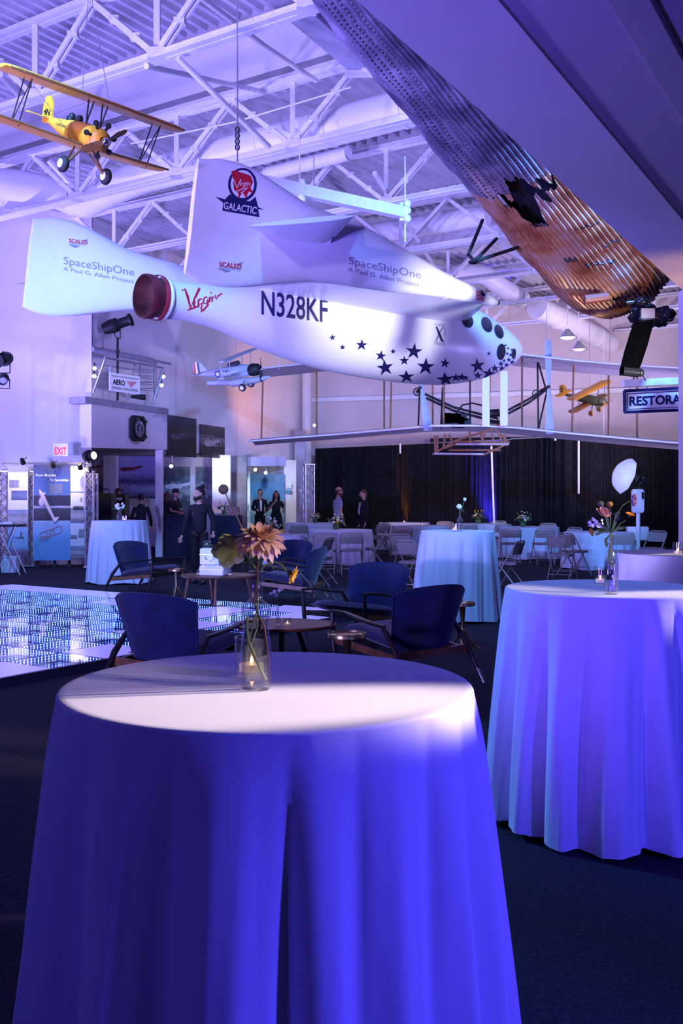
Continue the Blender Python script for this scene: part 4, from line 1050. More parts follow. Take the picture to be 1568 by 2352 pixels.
for i, (px, py, d) in enumerate(((217, 846, 21.2), (216, 864, 21.2), (375, 865, 22.9), (371, 885, 22.9))):
    t = thing('festoon_bulb', ['upper left round bulb beside the balcony railing', 'lower left round bulb beside the balcony railing', 'upper right round bulb beside the balcony railing', 'lower right round bulb beside the balcony railing'][i], 'bulb', at(px, py, d), 0, 'bulbs at the balcony ends')
    m = MB(); m.ball((0, 0, 0), .042, 10); m.build('globe', M_bulb, t, 60); m = MB(); m.tube([(0, 0, .03), (0, 0, .12)], .015, 6); m.build('socket', M_black, t)
def stage_lamp(P, aim, L, r, label, stand=None, lens=None, ybk=True):
    t = thing('stage_lamp', label, 'lamp', P); d = Vector(aim).normalized(); R = d.to_track_quat('Z', 'Y').to_matrix()
    m = MB(); m.lathe([(.02, -L*.55), (r*.8, -L*.5), (r, -L*.2), (r*.95, 0), (r*.7, L*.05), (r*.68, L*.4), (r*.85, L*.42), (r*.9, L*.5), (r*.85, L*.5), (r*.6, L*.42)], 16, R=R); m.build('housing', M_black, t, 50)
    m = MB(); m.lathe([(.001, L*.40), (r*.62, L*.40)], 16, R=R); m.build('lens', lens or M_blackg, t)
    m = MB(); x = d.cross(Z3).normalized()
    m.tube([x*r*1.1, x*r*1.1-Z3*r*1.8, -x*r*1.1-Z3*r*1.8, -x*r*1.1], .012, 6); m.build('yoke', M_black, t)
    if stand is not None:
        m = MB(); m.tube([-Z3*r*1.8, -Z3*stand], .025, 8); m.box((0, 0, -stand*.35), (.08, .08, .06)); m.build('stand_pole', M_black, t)
    return t
stage_lamp(at(270, 745, 21.8), (.93, -.1, .30), .66, .16, 'black stage spotlight on a stand above the balcony railing', at(270, 745, 21.95).z-3.62)
t = stage_lamp(at(207, 1047, 20.2), (.8, -.5, .05), .26, .13, 'black stage lamp with a glowing lens beside the clock wall post', .35, M_bulb)
stage_lamp(at(6, 826, 18.5), (-.2, -.9, -.3), .4, .14, 'upper stage lamp clamped at the left edge', None)
stage_lamp(at(8, 870, 18.5), (.2, -.9, -.4), .28, .10, 'lower black stage lamp at the left edge', None, mat('blue_lens', (.1, .1, .5), .3, var=0, emit=(.2, .2, 1), es=.6))
t = thing('lamp_stand', 'tall thin black stand carrying lamps at the left edge', 'stand', at(-14, HY, 18.6)*Vector((1, 1, 0)))
m = MB(); m.tube([(0, 0, 0), (0, 0, 4.3)], .03, 8); m.tube([(0, 0, 4.2), (.2, 0, 4.2)], .02, 6); m.build('stand_pole', M_alum, t)
t = thing('stage_lamp', 'small black lamp lying on the balcony ledge', 'lamp', at(318, 911, 22.4)); m = MB(); m.tube([(-.18, 0, 0), (-.05, .05, 0), (.12, .15, 0)], [.03, .05, .07], 8); m.build('housing', M_black, t, 50)
# cockpit-style wall clock
cc = bal(.58, 3.02, .03)
t = thing('wall_clock', 'octagonal black dial clock with white numerals on the balcony wall', 'clock', cc, math.atan2(bd.y, bd.x))
W_, H_ = .27, .29
o_ = .09
oct_ = [(-W_+o_, -H_), (W_-o_, -H_), (W_, -H_+o_), (W_, H_-o_), (W_-o_, H_), (-W_+o_, H_), (-W_, H_-o_), (-W_, -H_+o_)]
m = MB(); m.prism([(x, 0, z) for x, z in oct_], (0, -.08, 0)); m.build('case', M_black, t)
m = MB(); m.lathe([(.20, .0), (.22, .02), (.24, .0)], 28, (0, -.09, 0), Matrix.Rotation(PI/2, 3, 'X')); m.build('bezel', M_blackg, t, 40)
m = MB(); m.lathe([(.001, .0), (.2, .0)], 28, (0, -.088, 0), Matrix.Rotation(PI/2, 3, 'X')); m.build('dial', mat('dial_face', (.03, .03, .05), .4), t)
m = MB()
for h in range(12):
    a = h*PI/6; vs, fs = text_mesh(str(h if h else 12), .02); w_ = .035 if h < 10 and h else .055; c_ = Vector((math.sin(a)*.145, -.094, math.cos(a)*.145)); m.add([c_+Vector(((u-.5)*w_, 0, (v-.5)*.05)) for u, v in vs], fs)
for h in range(60):
    a = h*PI/30; c_ = Vector((math.sin(a)*.186, -.094, math.cos(a)*.186)); m.box(c_, (.005, .002, .005))
m.build('numerals', M_wprint, t)
m = MB(); m.beam((0, -.098, 0), (.05, -.098, .10), .012, .004); m.beam((0, -.098, 0), (-.005, -.098, -.13), .012, .004); m.build('hands', M_wprint, t)
for z in (-.17, .17):
    m = MB(); m.tube([(W_, -.05, z), (W_+.035, -.05, z)], .04, 8); m.build('knob', M_black, t)
t = thing('name_plate', 'small tan plate on the wall under the octagonal clock', 'plate', bal(.57, 2.70, .02), math.atan2(bd.y, bd.x)); m = MB(); m.box((0, -.01, 0), (.19, .012, .06)); m.box((0, -.018, 0), (.16, .004, .035)); m.build('plate', mat('tan_plate', (.45, .33, .25), .5), t)
t = thing('exit_sign', 'white exit sign with red letters on the lavender wall at left', 'sign', at(139, 1033, 20.6), math.atan(.2475))
m = MB(); m.box((0, .05, 0), (.30, .10, .26)); m.build('sign_box', mat('exit_white', (.85, .8, .8), .5, emit=(1, .8, .8), es=.12), t)
m = MB(); flat_text(m, 'EXIT', (-.12, -.004, -.10), (.24, 0, 0), (0, 0, .15), .02); m.build('sign_lettering', mat('exit_red', (.8, .02, .03), .5, emit=(1, .03, .05), es=.5), t)
# hanging exit glow at back right
t = thing('exit_sign', 'faint red exit sign glowing above the right black drape', 'sign', at(1386, 1013, 28.4)); m = MB(); m.box((0, 0, 0), (.30, .06, .12)); m.build('sign_box', mat('red_glow_box', (.3, .02, .02), .5, emit=(1, .06, .02), es=.5), t)
m = MB(); m.tube([(0, 0, .06), (0, 0, 3.0)], .008, 5); m.build('stem', M_steel, t)
# ------------------------------------------------------------------ clothed tables
def cloth_mesh(r0, h, flare, amp, nf, seed, NT=288, drop0=.03, z_bot=.012, ripple=1):
    rnd = random.Random(seed); ph = rnd.uniform(0, 6)
    # irregular fold centres
    cs = []; a = 0
    ws = [rnd.uniform(.7, 1.35) for _ in range(nf)]; tot = sum(ws)
    bounds = [0]
    for w_ in ws: bounds.append(bounds[-1]+w_/tot)
    amps = [rnd.uniform(.55, 1.25) for _ in range(nf)]
    def fold(th):
        x = (th/(2*PI)+ph/(2*PI)) % 1
        for k in range(nf):
            if x <= bounds[k+1]:
                f = (x-bounds[k])/(bounds[k+1]-bounds[k]); A = amps[k]*(1-f)+amps[(k+1) % nf]*f
                return A*(math.sin(PI*f)**1.0*1.0+.12*math.sin(2*PI*f))-.25
        return 0
    m = MB(); rings = []
    for rr in (.001, .3, .6, .85, .96): rings.append([Vector((r0*rr*math.cos(2*PI*k/NT), r0*rr*math.sin(2*PI*k/NT), h)) for k in range(NT)])
    for j in range(5):
        q = (j+1)/5*PI/2; rings.append([Vector(((r0-.008+.010*math.sin(q))*math.cos(2*PI*k/NT), (r0-.008+.010*math.sin(q))*math.sin(2*PI*k/NT), h-.010*(1-math.cos(q)))) for k in range(NT)])
    NV = 26
    fl_ = [fold(2*PI*k/NT) for k in range(NT)]
    for j in range(1, NV+1):
        v = j/NV; z = h-.01-(h-.01-z_bot)*v; ring = []
        e = max(0, v-.02)**.65
        for k in range(NT):
            th = 2*PI*k/NT; r = r0+.002+flare*v**.85+amp*e*fl_[k]+ripple*.006*v*math.sin(th*nf*3+v*5)
            dth = .025*v*math.sin(v*3+fl_[k]*4+seed)
            hem = (.012*(1+math.sin(th*5+seed))*ripple if j == NV else 0)
            ring.append(Vector((r*math.cos(th+dth), r*math.sin(th+dth), z+hem)))
        rings.append(ring)
    m.rings(rings, cap=False); return m
def table(P, r, h, label, cl_label, seed, flare=.09, amp=.085, nf=15, cat='table', grp='cocktail tables', NT=288, rot=0):
    t = thing('cocktail_table' if h > 1 else 'round_table', label, 'table', P, rot, grp)
    m = MB(); m.lathe([(.001, h-.035), (r-.006, h-.035), (r-.006, h-.012), (.001, h-.012)], 40); m.build('tabletop', M_paper, t, 30)
    m = MB(); m.tube([(0, 0, .04), (0, 0, h-.035)], .035, 12); m.build('pedestal', M_black, t, 40)
    m = MB(); m.lathe([(.001, .0), (.26, .0), (.24, .03), (.03, .05)], 24); m.build('base', M_black, t, 40)
    c = cloth_mesh(r, h, flare, amp, nf, seed, NT).build('tablecloth', M_cloth, None, 179)
    c.location = P; c.rotation_euler = (0, 0, rot); tag(c, cl_label, 'tablecloth', None, None); c['group'] = 'pale blue tablecloths'
    return t
HT = 1.07
T1 = Vector((-.168, 2.257, 0)); T2 = Vector((1.235, 4.6, 0)); T3 = Vector((2.55, 7.4, 0)); T4 = Vector((1.41, 12.0, 0)); T5 = Vector((-3.82, 17.0, 0))
table(T1, .465, HT, 'nearest cocktail table, under the big violet-blue cloth in front', 'smooth violet-blue tablecloth with a bright top on the nearest cocktail table', 4, .05, .095, 17)
table(T2, .465, HT, 'cocktail table at right with the ribbed bottle of orange flowers', 'blue pleated tablecloth falling to the carpet at right, second nearest', 9, .055, .115, 15)
table(T3, .465, HT, 'cocktail table at the right edge carrying one lit candle glass', 'blue tablecloth on the table at the right edge under the single candle glass', 12, .08, .07, 14)
table(T4, .44, HT, 'cocktail table in the middle distance behind the two dark lounge chairs', 'pale blue tablecloth in the middle distance behind the dark lounge chairs', 21, .08, .09, 14)
table(T5, .465, HT, 'cocktail table by the exhibit panels at left', 'pale blue tablecloth to the floor by the exhibit panels at left', 33, .07, .05, 20)
RT = [(-.15+0, 645, 18.9, 'small round table with a white flower bowl behind the pink dahlia'), (0, 716, 27, 'farthest left seated table, in front of the lit blue truss'), (0, 782, 21.8, 'seated table with a yellow-white posy before the grey-shirted man'),
      (0, 928, 27.2, 'seated table with one candle glass at the amber-lit drape'), (0, 965, 24.6, 'seated table with a candle glass left of the middle cocktail table'), (0, 1106, 26.2, 'seated table with a flower bowl beside the blue-lit drape pole'),
      (0, 1215, 23.6, 'seated table with cream flowers before the right black drape'), (0, 1374, 20.2, 'seated table right, behind the orange flower bottle')]
RP = []
for i, (_, px, D, lab) in enumerate(RT):
    P = at(px, HY, D); P.z = 0; RP.append(P)
    r = .70 if i not in (0, 1) else (.45 if i == 0 else .7)
    table(P, r, .75, lab, 'blue cloth of the '+lab.split(',')[0].replace('small round table with a white flower bowl', 'small round table'), 40+i, .03, .05, 22, grp='seated round tables', NT=220)

# ------------------------------------------------------------------ folding chairs
def folding_chair(label):
    t = thing('folding_chair', label, 'chair', (0, 0, 0), 0, 'beige folding chairs')
    for sg in (-1, 1):
        m = MB(); m.tube([(.24, sg*.215, .0), (.0, sg*.215, .42), (-.17, sg*.215, .70), (-.20, sg*.20, .765)], .0125, 8); m.build('front_leg', M_fold, t, 50)
        m = MB(); m.tube([(-.27, sg*.19, 0), (.08, sg*.19, .44)], .0115, 8); m.build('rear_leg', M_fold, t, 50)
    m = MB(); m.tube([(-.20, -.20, .765), (-.21, -.15, .79), (-.21, .15, .79), (-.20, .20, .765)], .0125, 8); m.build('top_rail', M_fold, t, 50)
    m = MB(); m.grid(lambda u, v: Vector((-.155-.045*v-.02*math.sin(PI*u), -.2+.4*u, .58+.185*v)), 8, 4); m.grid(lambda u, v: Vector((-.140-.045*v-.02*math.sin(PI*u), .2-.4*u, .58+.185*v)), 8, 4); m.build('backrest', M_fold, t, 60)
    m = MB(); m.rings([[Vector((x, y*s_, z)) for x, y in ((-.19, -.17), (-.1, -.195), (.16, -.19), (.2, -.16), (.2, .16), (.16, .19), (-.1, .195), (-.19, .17))] for z, s_ in ((.425, .96), (.43, 1), (.455, 1), (.468, .93))]); m.build('seat', M_foldseat, t, 50)
    for x, z in ((.155, .15), (-.20, .11)):
        m = MB(); m.tube([(x, -.2, z), (x, .2, z)], .008, 6); m.build('cross_bar', M_fold, t)
    return t
chairs = [(686, 23.9, 95, 'folding chair at the farthest left table, back turned'), (720, 18.9, 85, 'folding chair left of the grey-shirted man\'s table, back turned'), (731, 16.6, 160, 'folding chair set sideways beside the small brass side table'),
          (806, 18.9, 92, 'folding chair centred before the yellow posy table'), (862, 19.6, 178, 'folding chair in profile facing the yellow posy table'), (868, 25.4, 200, 'folding chair seen between the posy table and the amber drape'),
          (922, 22.4, 100, 'folding chair with its back to us below the two candle glasses'), (930, 18.2, 60, 'folding chair turned right, just left of the middle cocktail cloth'), (952, 15.6, 45, 'nearest folding chair, half hidden by the middle cocktail cloth'),
          (1166, 15.4, 150, 'folding chair jutting from the right side of the middle cocktail cloth'), (1150, 24.6, 100, 'folding chair behind the middle cocktail table on its right'), (1172, 21.6, 85, 'folding chair before the cream flower table, on its left'),
          (1246, 21.5, 95, 'folding chair before the cream flower table, on its right'), (1290, 17.5, 62, 'front folding chair left of the orange flower bottle, seat toward us'), (1318, 18.6, 30, 'folding chair tucked behind the front one, by the blue cloth'),
          (1306, 21.6, 215, 'folding chair in profile against the drape, right of the cream flowers'), (1424, 18.5, 92, 'dark-backed folding chair behind the ribbed flower bottle'), (1486, 19.6, 215, 'folding chair in profile beside the photo booth'),
          (1262, 24.9, 270, 'folding chair far side of the cream flower table'), (1030, 25.9, 240, 'folding chair far behind the middle cocktail bottle'), (1074, 24.6, 90, 'folding chair before the flower bowl table by the blue-lit pole'),
          (690, 20.4, 20, 'folding chair beyond the small white flower bowl'), (985, 26.8, 235, 'folding chair right of the amber-lit drape table'), (893, 24.3, 120, 'folding chair just left of the middle candle tables'),
          (1136, 26.9, 260, 'folding chair at the foot of the blue-lit drape')]
ch0 = folding_chair(chairs[0][3])
for i, (px, D, ang, lab) in enumerate(chairs):
    P = at(px, HY, D); P.z = 0; a = math.radians(ang)
    for _ in range(6):
        for q in RP:
            dd = P-q; mn = 1.10 if q is not RP[0] else .85
            if dd.length < mn: P = q+dd.normalized()*mn
    if i == 0: ch0.location = P; ch0.rotation_euler = (0, 0, a); ch0.matrix_basis = Matrix.LocRotScale(P, Euler((0, 0, a)), None)
    else: dup(ch0, P, a, lab)

# ------------------------------------------------------------------ lounge chairs
def lounge_chair(label):
    t = thing('lounge_chair', label, 'armchair', (0, 0, 0), 0, 'navy velvet lounge chairs')
    # seat cushion
    def pad(u, v, top):
        x = -.26+.60*u; y = -.29+.58*v; e = min(1, 6*min(u, 1-u, v, 1-v)); e = e**.5
        return Vector((x, y, .33+.10*u+(.055 if top else -.05)*e))
    m = MB()
    R = []
    for top in (1, 0): m.grid(lambda u, v: pad(u if top else 1-u, v, top), 12, 12)
    m.build('seat', M_velvet, t, 180)
    # flared curved backrest
    def bk(u, v, s_):
        y = (-.27+.54*u)*(1+.27*v); bend = .10*(2*u-1)**2*(.3+v)
        x = -.25-.20*v+bend; z = .30+.53*v+.018*math.cos((2*u-1)*PI)*(v)-.05*v*abs(2*u-1)**6-.02*v*(1-abs(2*u-1))
        e = (min(1, 7*min(u, 1-u, v*2+.2, 1-v))**.5)*.035
        return Vector((x+s_*e, y, z+s_*e*.3))
    m = MB(); m.grid(lambda u, v: bk(u, v, 1), 16, 12); m.grid(lambda u, v: bk(1-u, v, -1), 16, 12); m.build('backrest', M_velvet, t, 180)
    P = [bk(0, v/10, 0) for v in range(11)]+[bk(u/10, 1, 0) for u in range(11)]+[bk(1, 1-v/10, 0) for v in range(11)]
    m = MB(); m.tube(P, .008, 6); m.build('piping', M_velvet, t, 60)
    for sg in (-1, 1):
        y = sg*.345
        m = MB(); m.tube([(.33, y, .11), (.355, y, .33), (.37, y, .575)], [.014, .021, .013], 10); l = m.build('front_leg', M_dwood, t, 50)
        m = MB(); m.tube([(.322, y, .0), (.33, y, .115)], [.010, .0145], 10); m.build('brass_tip', M_chrome, l, 50)
        m = MB(); m.tube([(-.46, y, .11), (-.33, y, .34), (-.20, y*.98, .50)], [.014, .024, .018], 10); l = m.build('rear_leg', M_dwood, t, 50)
        m = MB(); m.tube([(-.522, y, .0), (-.455, y, .118)], [.010, .0145], 10); m.build('brass_tip', M_chrome, l, 50)
        m = MB(); m.rings([[p+Vector((0, dy, dz)) for dy, dz in ((-w_, 0), (-w_*.7, .012), (w_*.7, .012), (w_, 0), (w_*.6, -.012), (-w_*.6, -.012))] for p, w_ in ((Vector((.385, y, .575)), .014), (Vector((.22, y, .572)), .024), (Vector((.03, y, .535)), .030), (Vector((-.10, y, .515)), .022), (Vector((-.22, y*.98, .50)), .016))]); m.build('arm', M_dwood, t, 50)
        m = MB(); m.beam((.345, y*.97, .33), (-.36, y*.97, .25), .022, .055); m.build('side_rail', M_walnut, t)
    m = MB(); m.beam((-.335, -.335, .27), (-.335, .335, .27), .025, .06); m.build('back_rail', M_walnut, t)
    m = MB(); m.beam((.32, -.335, .33), (.32, .335, .33), .025, .05); m.build('front_rail', M_dwood, t)
    return t
LC = [(427, 7.49, 58, 1.0, 'navy velvet lounge chair nearest the lit dance floor, seen from behind'),
      (919, 8.07, 130, 1.0, 'nearest navy lounge chair at right, seen from behind with a red-brown back rail'),
      (822, 10.0, 230, 1.0, 'navy lounge chair facing us between the brass side table and middle cloth'),
      (670, 13.6, 168, 1.0, 'navy lounge chair turned left behind the yellow daisy'),
      (640, 15.2, 235, 1.0, 'navy lounge chair mostly hidden behind the pink dahlia'),
      (340, 15.0, -28, 1.0, 'navy lounge chair facing right beside the left cocktail table')]
lc0 = lounge_chair(LC[0][4])
for i, (px, D, ang, sc, lab) in enumerate(LC):
    P = at(px, HY, D); P.z = 0; a = math.radians(ang)
    if i == 0: lc0.location = P; lc0.rotation_euler = (0, 0, a); lc0.matrix_basis = Matrix.LocRotScale(P, Euler((0, 0, a)), Vector((1.06, 1.15, .96)))
    else: dup(lc0, P, a, lab).scale = (1.06, 1.15, .96)

# ------------------------------------------------------------------ coffee tables
def wood_top(r, rx, z, n=40):
    def pt(a, k): 
        s_ = (abs(math.cos(a))**3+abs(math.sin(a))**3)**(-1/3) if False else 1+.04*math.cos(3*a)
        return Vector((rx*s_*math.cos(a)*k, r*s_*math.sin(a)*k, 0))
    m = MB(); m.rings([[pt(2*PI*i/n, k)+Z3*zz for i in range(n)] for k, zz in ((.93, z-.03), (.99, z-.016), (1, z-.008), (.99, z))]); return m
P = at(650, HY, 8.1); P.z = 0
t = thing('coffee_table', 'oval walnut coffee table between the two near lounge chairs', 'table', P)
wood_top(.36, .425, .45).build('tabletop', M_walnut, t, 50)
for k in range(3):
    a = k*2*PI/3+.5
    m = MB(); m.beam((.12*math.cos(a), .12*math.sin(a), .43), (.27*math.cos(a), .24*math.sin(a), .0), .04, .03); m.build('leg', M_dwood, t)
CT1 = P
P = at(502, HY, 13.1); P.z = 0
t = thing('coffee_table', 'walnut coffee table with looped legs carrying the white cases', 'table', P)
wood_top(.40, .52, .45).build('tabletop', M_walnut, t, 50)
m = MB(); m.tube([(-.38, -.12, .43), (-.44, -.14, .05), (-.42, -.10, .03), (-.12, .16, .03), (-.10, .18, .06), (-.14, .18, .43)], .022, 8); m.build('loop_leg', M_walnut, t, 50)
m = MB(); m.tube([(.36, .10, .43), (.44, .14, .05), (.42, .12, .03), (.02, -.26, .03), (-.01, -.30, .03), (.0, -.26, .43)], .022, 8); m.build('loop_leg', M_walnut, t, 50)
CT2 = P
# brass side tables
def side_table(P, r, h, label, tri=True):
    t = thing('side_table', label, 'table', P, 0, 'small brass side tables')
    m = MB(); m.lathe([(.001, h-.012), (r*.9, h-.012), (r, h-.02), (r*1.02, h+.012), (r, h+.015), (r*.97, h), (.001, h-.004)], 32); m.build('tray_top', M_brass, t, 50)
    m = MB(); m.lathe([(.02, .16), (.018, .25), (.03, h-.03), (.05, h-.012)], 16); m.build('stem', M_brass, t, 60)
    for k in range(3):
        a = k*2*PI/3+.3; m = MB(); m.tube([(.01*math.cos(a), .01*math.sin(a), .2), (.06*math.cos(a), .06*math.sin(a), .11), (.13*math.cos(a), .13*math.sin(a), .03), (.17*math.cos(a), .17*math.sin(a), .0)], [.018, .016, .012, .02], 8); m.build('foot', M_brass, t, 50)
    return t
P = at(797, HY, 6.95); P.z = 0; side_table(P, .135, .52, 'brass tray side table standing left of the nearest right lounge chair')
for px, D, lab in ((1062, 9.6, 'brass tray side table peeping out right of the near lounge chair'), (405, 14.0, 'brass side table beside the left lounge chair\'s front leg'), (727, 14.6, 'brass side table right of the lounge chair behind the yellow daisy')):
    P = at(px, HY, D); P.z = 0; side_table(P, .12, .45, lab)

# ------------------------------------------------------------------ lit dance floor
R0 = Vector((.27, 12.1, 0)); e1 = U; e2 = -V; CS = .6; NI, NJ = 11, 11; ZF = .085
df = thing('dance_floor', 'mirrored dance floor of lit dotted panels and white glass panels', 'dance floor', R0)
M_opal = mat('opal_panel', (.62, .60, .85), .12, var=.05, emit=(.35, .30, 1), es=.55)
M_led = mat('blue_led', (.2, .4, 1), .5, var=0, emit=(.20, .42, 1), es=16)
M_mirror = mat('dark_mirror', (.10, .10, .40), .06, .9, var=.03)
M_well = mat('well_wall', (.02, .03, .35), .3, .2, var=.05)
def fp(i, j, z): return R0+e1*(i*CS)+e2*(j*CS)+Z3*z
m = MB()
for (a, b) in (((0, 0), (NI, 0)), ((NI, 0), (NI, NJ)), ((NI, NJ), (0, NJ)), ((0, NJ), (0, 0))): m.beam(fp(*a, ZF/2-.002), fp(*b, ZF/2-.002), .035, ZF-.004)
m.build('edge_strip', mat('dark_edge', (.03, .03, .06), .4), df, world=True)
m = MB(); m.prism([fp(0, 0, .004), fp(NI, 0, .004), fp(NI, NJ, .004), fp(0, NJ, .004)], (0, 0, .006)); m.build('mirror_bed', M_mirror, df, world=True)
def cell_px(i, j):
    c = fp(i+.5, j+.5, ZF); return HX+c.x/c.y*FPX, HY+(EYE-c.z)/c.y*FPX, c.y
white = set()
for i in range(NI):
    for j in range(NJ):
        if j == 0 and i in (10, 9, 8, 7, 6, 1, 0): white.add((i, j))
        if i == 0 and j in (1, 2, 6, 8, 9, 10): white.add((i, j))
        if i == NI-1 and j < 2: white.add((i, j))
for q in ((5, 1), (2, 1), (2, 2), (1, 3), (1, 4)): white.add(q)
proto = {}
def panel(i, j, kind):
    if kind not in proto:
        g = .012; c = [e1*g+e2*g, e1*(CS-g)+e2*g, e1*(CS-g)+e2*(CS-g), e1*g+e2*(CS-g)]; o0 = fp(0, 0, 0)-R0
        if kind == 'w':
            m = MB(); m.prism([p+Z3*(ZF-.012) for p in c], (0, 0, .012)); proto[kind] = [('white_panel', m.build('white_panel', M_opal, df))]
        else:
            m = MB(); m.prism([p+Z3*(ZF-.004) for p in c], (0, 0, .004)); a = m.build('glass_panel', M_floorglass, df)
            m = MB()
            for k in range(4): m.beam(c[k]+Z3*((ZF)/2+.004), c[(k+1) % 4]+Z3*((ZF)/2+.004), .012, ZF-.02)
            b = m.build('panel_frame', M_well, a)
            m = MB(); n = 15
            for k in range(4):
                p, q = c[k], c[(k+1) % 4]; dd = (q-p).normalized(); inn = Z3.cross(dd)
                if inn.dot(e1*CS/2+e2*CS/2-(p+q)/2) < 0: inn = -inn
                for r_, z in enumerate((ZF-.016, ZF-.038, ZF-.058)):
                    for h in range(n):
                        x = p+(q-p)*((h+.5)/n)+inn*.0085+Z3*z
                        s_ = .0080 if r_ < 2 else .0058
                        m.add([x+dd*s_, x+Z3*s_, x-dd*s_, x-Z3*s_, x+inn*s_*.6], [(0, 1, 4), (1, 2, 4), (2, 3, 4), (3, 0, 4)])
            d = m.build('led_dots', M_led, a); d['kind'] = 'stuff'
            proto[kind] = [a]
            a.location = e1*(i*CS)+e2*(j*CS); return
        proto[kind][0][1].location = e1*(i*CS)+e2*(j*CS); return
    src = proto[kind][0][1] if kind == 'w' else proto[kind][0]
    a = src.copy(); C.objects.link(a); a.parent = df; a.location = e1*(i*CS)+e2*(j*CS)
    for ch in list(src.children):
        b = ch.copy(); C.objects.link(b); b.parent = a
for i in range(NI):
    for j in range(NJ):
        x, y, d = cell_px(i, j)
        if x < -160 or d < 5: continue
        panel(i, j, 'w' if (i, j) in white else 'd')

# ------------------------------------------------------------------ small things on tables
def votive(P, r, h, label, lit=True, seed=0, name='candle_glass'):
    t = thing(name, label, 'candle', P, 0, 'ribbed candle glasses')
    m = MB(); pr = [(.001, .002), (r*.9, .002), (r, .008)]
    n = 7
    for k in range(n): z0 = .012+(h-.02)*k/n; z1 = .012+(h-.02)*(k+.5)/n; pr += [(r, z0), (r*.965, z1)]
    pr += [(r, h), (r-.003, h), (r-.004, .014), (.001, .012)]
    m.lathe(pr, 24); m.build('glass', M_glass, t, 50)
    m = MB(); m.lathe([(.001, .013), (r*.72, .013), (r*.72, h*.32), (.001, h*.32)], 16); m.build('wax', M_wax, t, 40)
    if lit: m = MB(); m.lathe([(.001, h*.33), (.005, h*.38), (.003, h*.46), (.0005, h*.52)], 8); m.build('flame', M_flame, t, 60)
    return t
def petal_ring(m, c, n, L, w_, tilt, R, curl=.3, off=0, ph=0, jit=0, rnd=None):
    for k in range(n):
        a = 2*PI*k/n+ph+(rnd.uniform(-jit, jit) if rnd else 0); ti = tilt+(rnd.uniform(-jit, jit)*.6 if rnd else 0); l = L*(1+(rnd.uniform(-.12, .12) if rnd else 0))
        out = Vector((math.cos(a), math.sin(a), 0)); side = Vector((-math.sin(a), math.cos(a), 0))
        pts = []; rows = 6
        for i in range(rows+1):
            f = i/rows; an = ti-curl*f*f; r_ = off+l*f*math.cos(an); z = l*f*math.sin(an); ww = w_*math.sin(PI*min(.97, (.12+.8*f)))**.7*(1 if f < .99 else .3)
            cup = ww*.35
            pts += [out*r_+side*ww+Z3*(z+cup), out*r_+Z3*z, out*r_-side*ww+Z3*(z+cup)]
        fs = []
        for i in range(rows):
            b = i*3; fs += [(b, b+1, b+4, b+3), (b+1, b+2, b+5, b+4)]
        m.add([c+R @ p for p in pts], fs)
def dirR(d): return Vector(d).normalized().to_track_quat('Z', 'Y').to_matrix()
def fmat(name, a, b):
    return mat(name, tuple((x+y)/2 for x, y in zip(a, b)), .6, var=.25, scale=25)
M_pink = fmat('dahlia_petal', (.90, .48, .34), (.85, .62, .30)); M_pink2 = mat('dahlia_heart', (.75, .42, .18), .6, var=.2)
M_cream = mat('cream_petal', (.80, .76, .52), .6, var=.1); M_yelp = mat('yellow_petal', (.85, .55, .02), .5, var=.15); M_orp = mat('orange_petal', (.62, .22, .01), .6, var=.25, scale=60)
M_wpet = mat('white_petal', (.80, .80, .78), .6, var=.05); M_blush = mat('blush_petal', (.70, .42, .34), .6, var=.15); M_pale = mat('pale_green_petal', (.42, .46, .14), .6, var=.35, scale=18)
M_dusk = mat('dusky_bud', (.10, .09, .12), .7, var=.3)
def bottle(P, prof, label, water, flowers=None, facets=0, name='flower_bottle', n=32):
    t = thing(name, label, 'vase', P, 0, None)
    m = MB(); inner = [(max(.001, r-.003), z) for r, z in prof[::-1]]; inner[-1] = (.001, .010)
    pr = [(.001, 0)]+prof+inner
    if facets:
        vs = []; fs = []
        rr = [[Vector((r*(1+(.05*math.cos(facets*a) if .02 < z < .16 else 0))*math.cos(a), r*(1+(.05*math.cos(facets*a) if .02 < z < .16 else 0))*math.sin(a), z)) for a in [2*PI*k/(facets*6) for k in range(facets*6)]] for r, z in pr]
        m.rings(rr, cap=False)
    else: m.lathe(pr, n)
    m.build('glass', M_glass, t, 60)
    if water:
        wp = [(.001, .012)]+[(r-.004, max(z, .012)) for r, z in prof if z < water]
        rw = interp([(z, r) for r, z in prof], water)[0]-.004; wp += [(rw, water), (.001, water)]
        m = MB(); m.lathe(wp, n); m.build('water', M_water, t, 60)
    return t
# --- nearest table
V1 = Vector((-.190, 2.195, HT))
prof1 = [(.031, 0), (.0335, .004), (.0335, .10), (.029, .135), (.0305, .16), (.0335, .178), (.0325, .186), (.018, .195), (.0145, .20), (.0150, .25), (.0162, .262)]
t = bottle(V1, prof1, 'clear shouldered glass bottle with a pink dahlia on the nearest table', .155)
def stem(t, pts, r, mtl=None, name='stem'): m = MB(); m.tube(pts, r, 7); return m.build(name, mtl or M_stem, t, 60)
def w2(px, py, D): return at(px, py, D)
L1 = lambda px, py, dD=0: at(px, py, V1.y+dD)-V1
stem(t, [L1(610, 1562), L1(590, 1520), L1(572, 1475), L1(567, 1440), L1(568, 1415)], [.0035, .0032, .003, .003, .003])
stem(t, [L1(620, 1563, .01), L1(613, 1490), L1(607, 1440), L1(594, 1415), L1(584, 1385), L1(590, 1330), L1(592, 1290), L1(598, 1260)], [.0022]*8, mat('red_brown_stem', (.12, .045, .03), .5))
stem(t, [L1(566, 1490), L1(580, 1440), L1(590, 1400), L1(592, 1350), L1(592, 1320), L1(606, 1300), L1(624, 1289), L1(645, 1296), L1(660, 1315)], .0018)
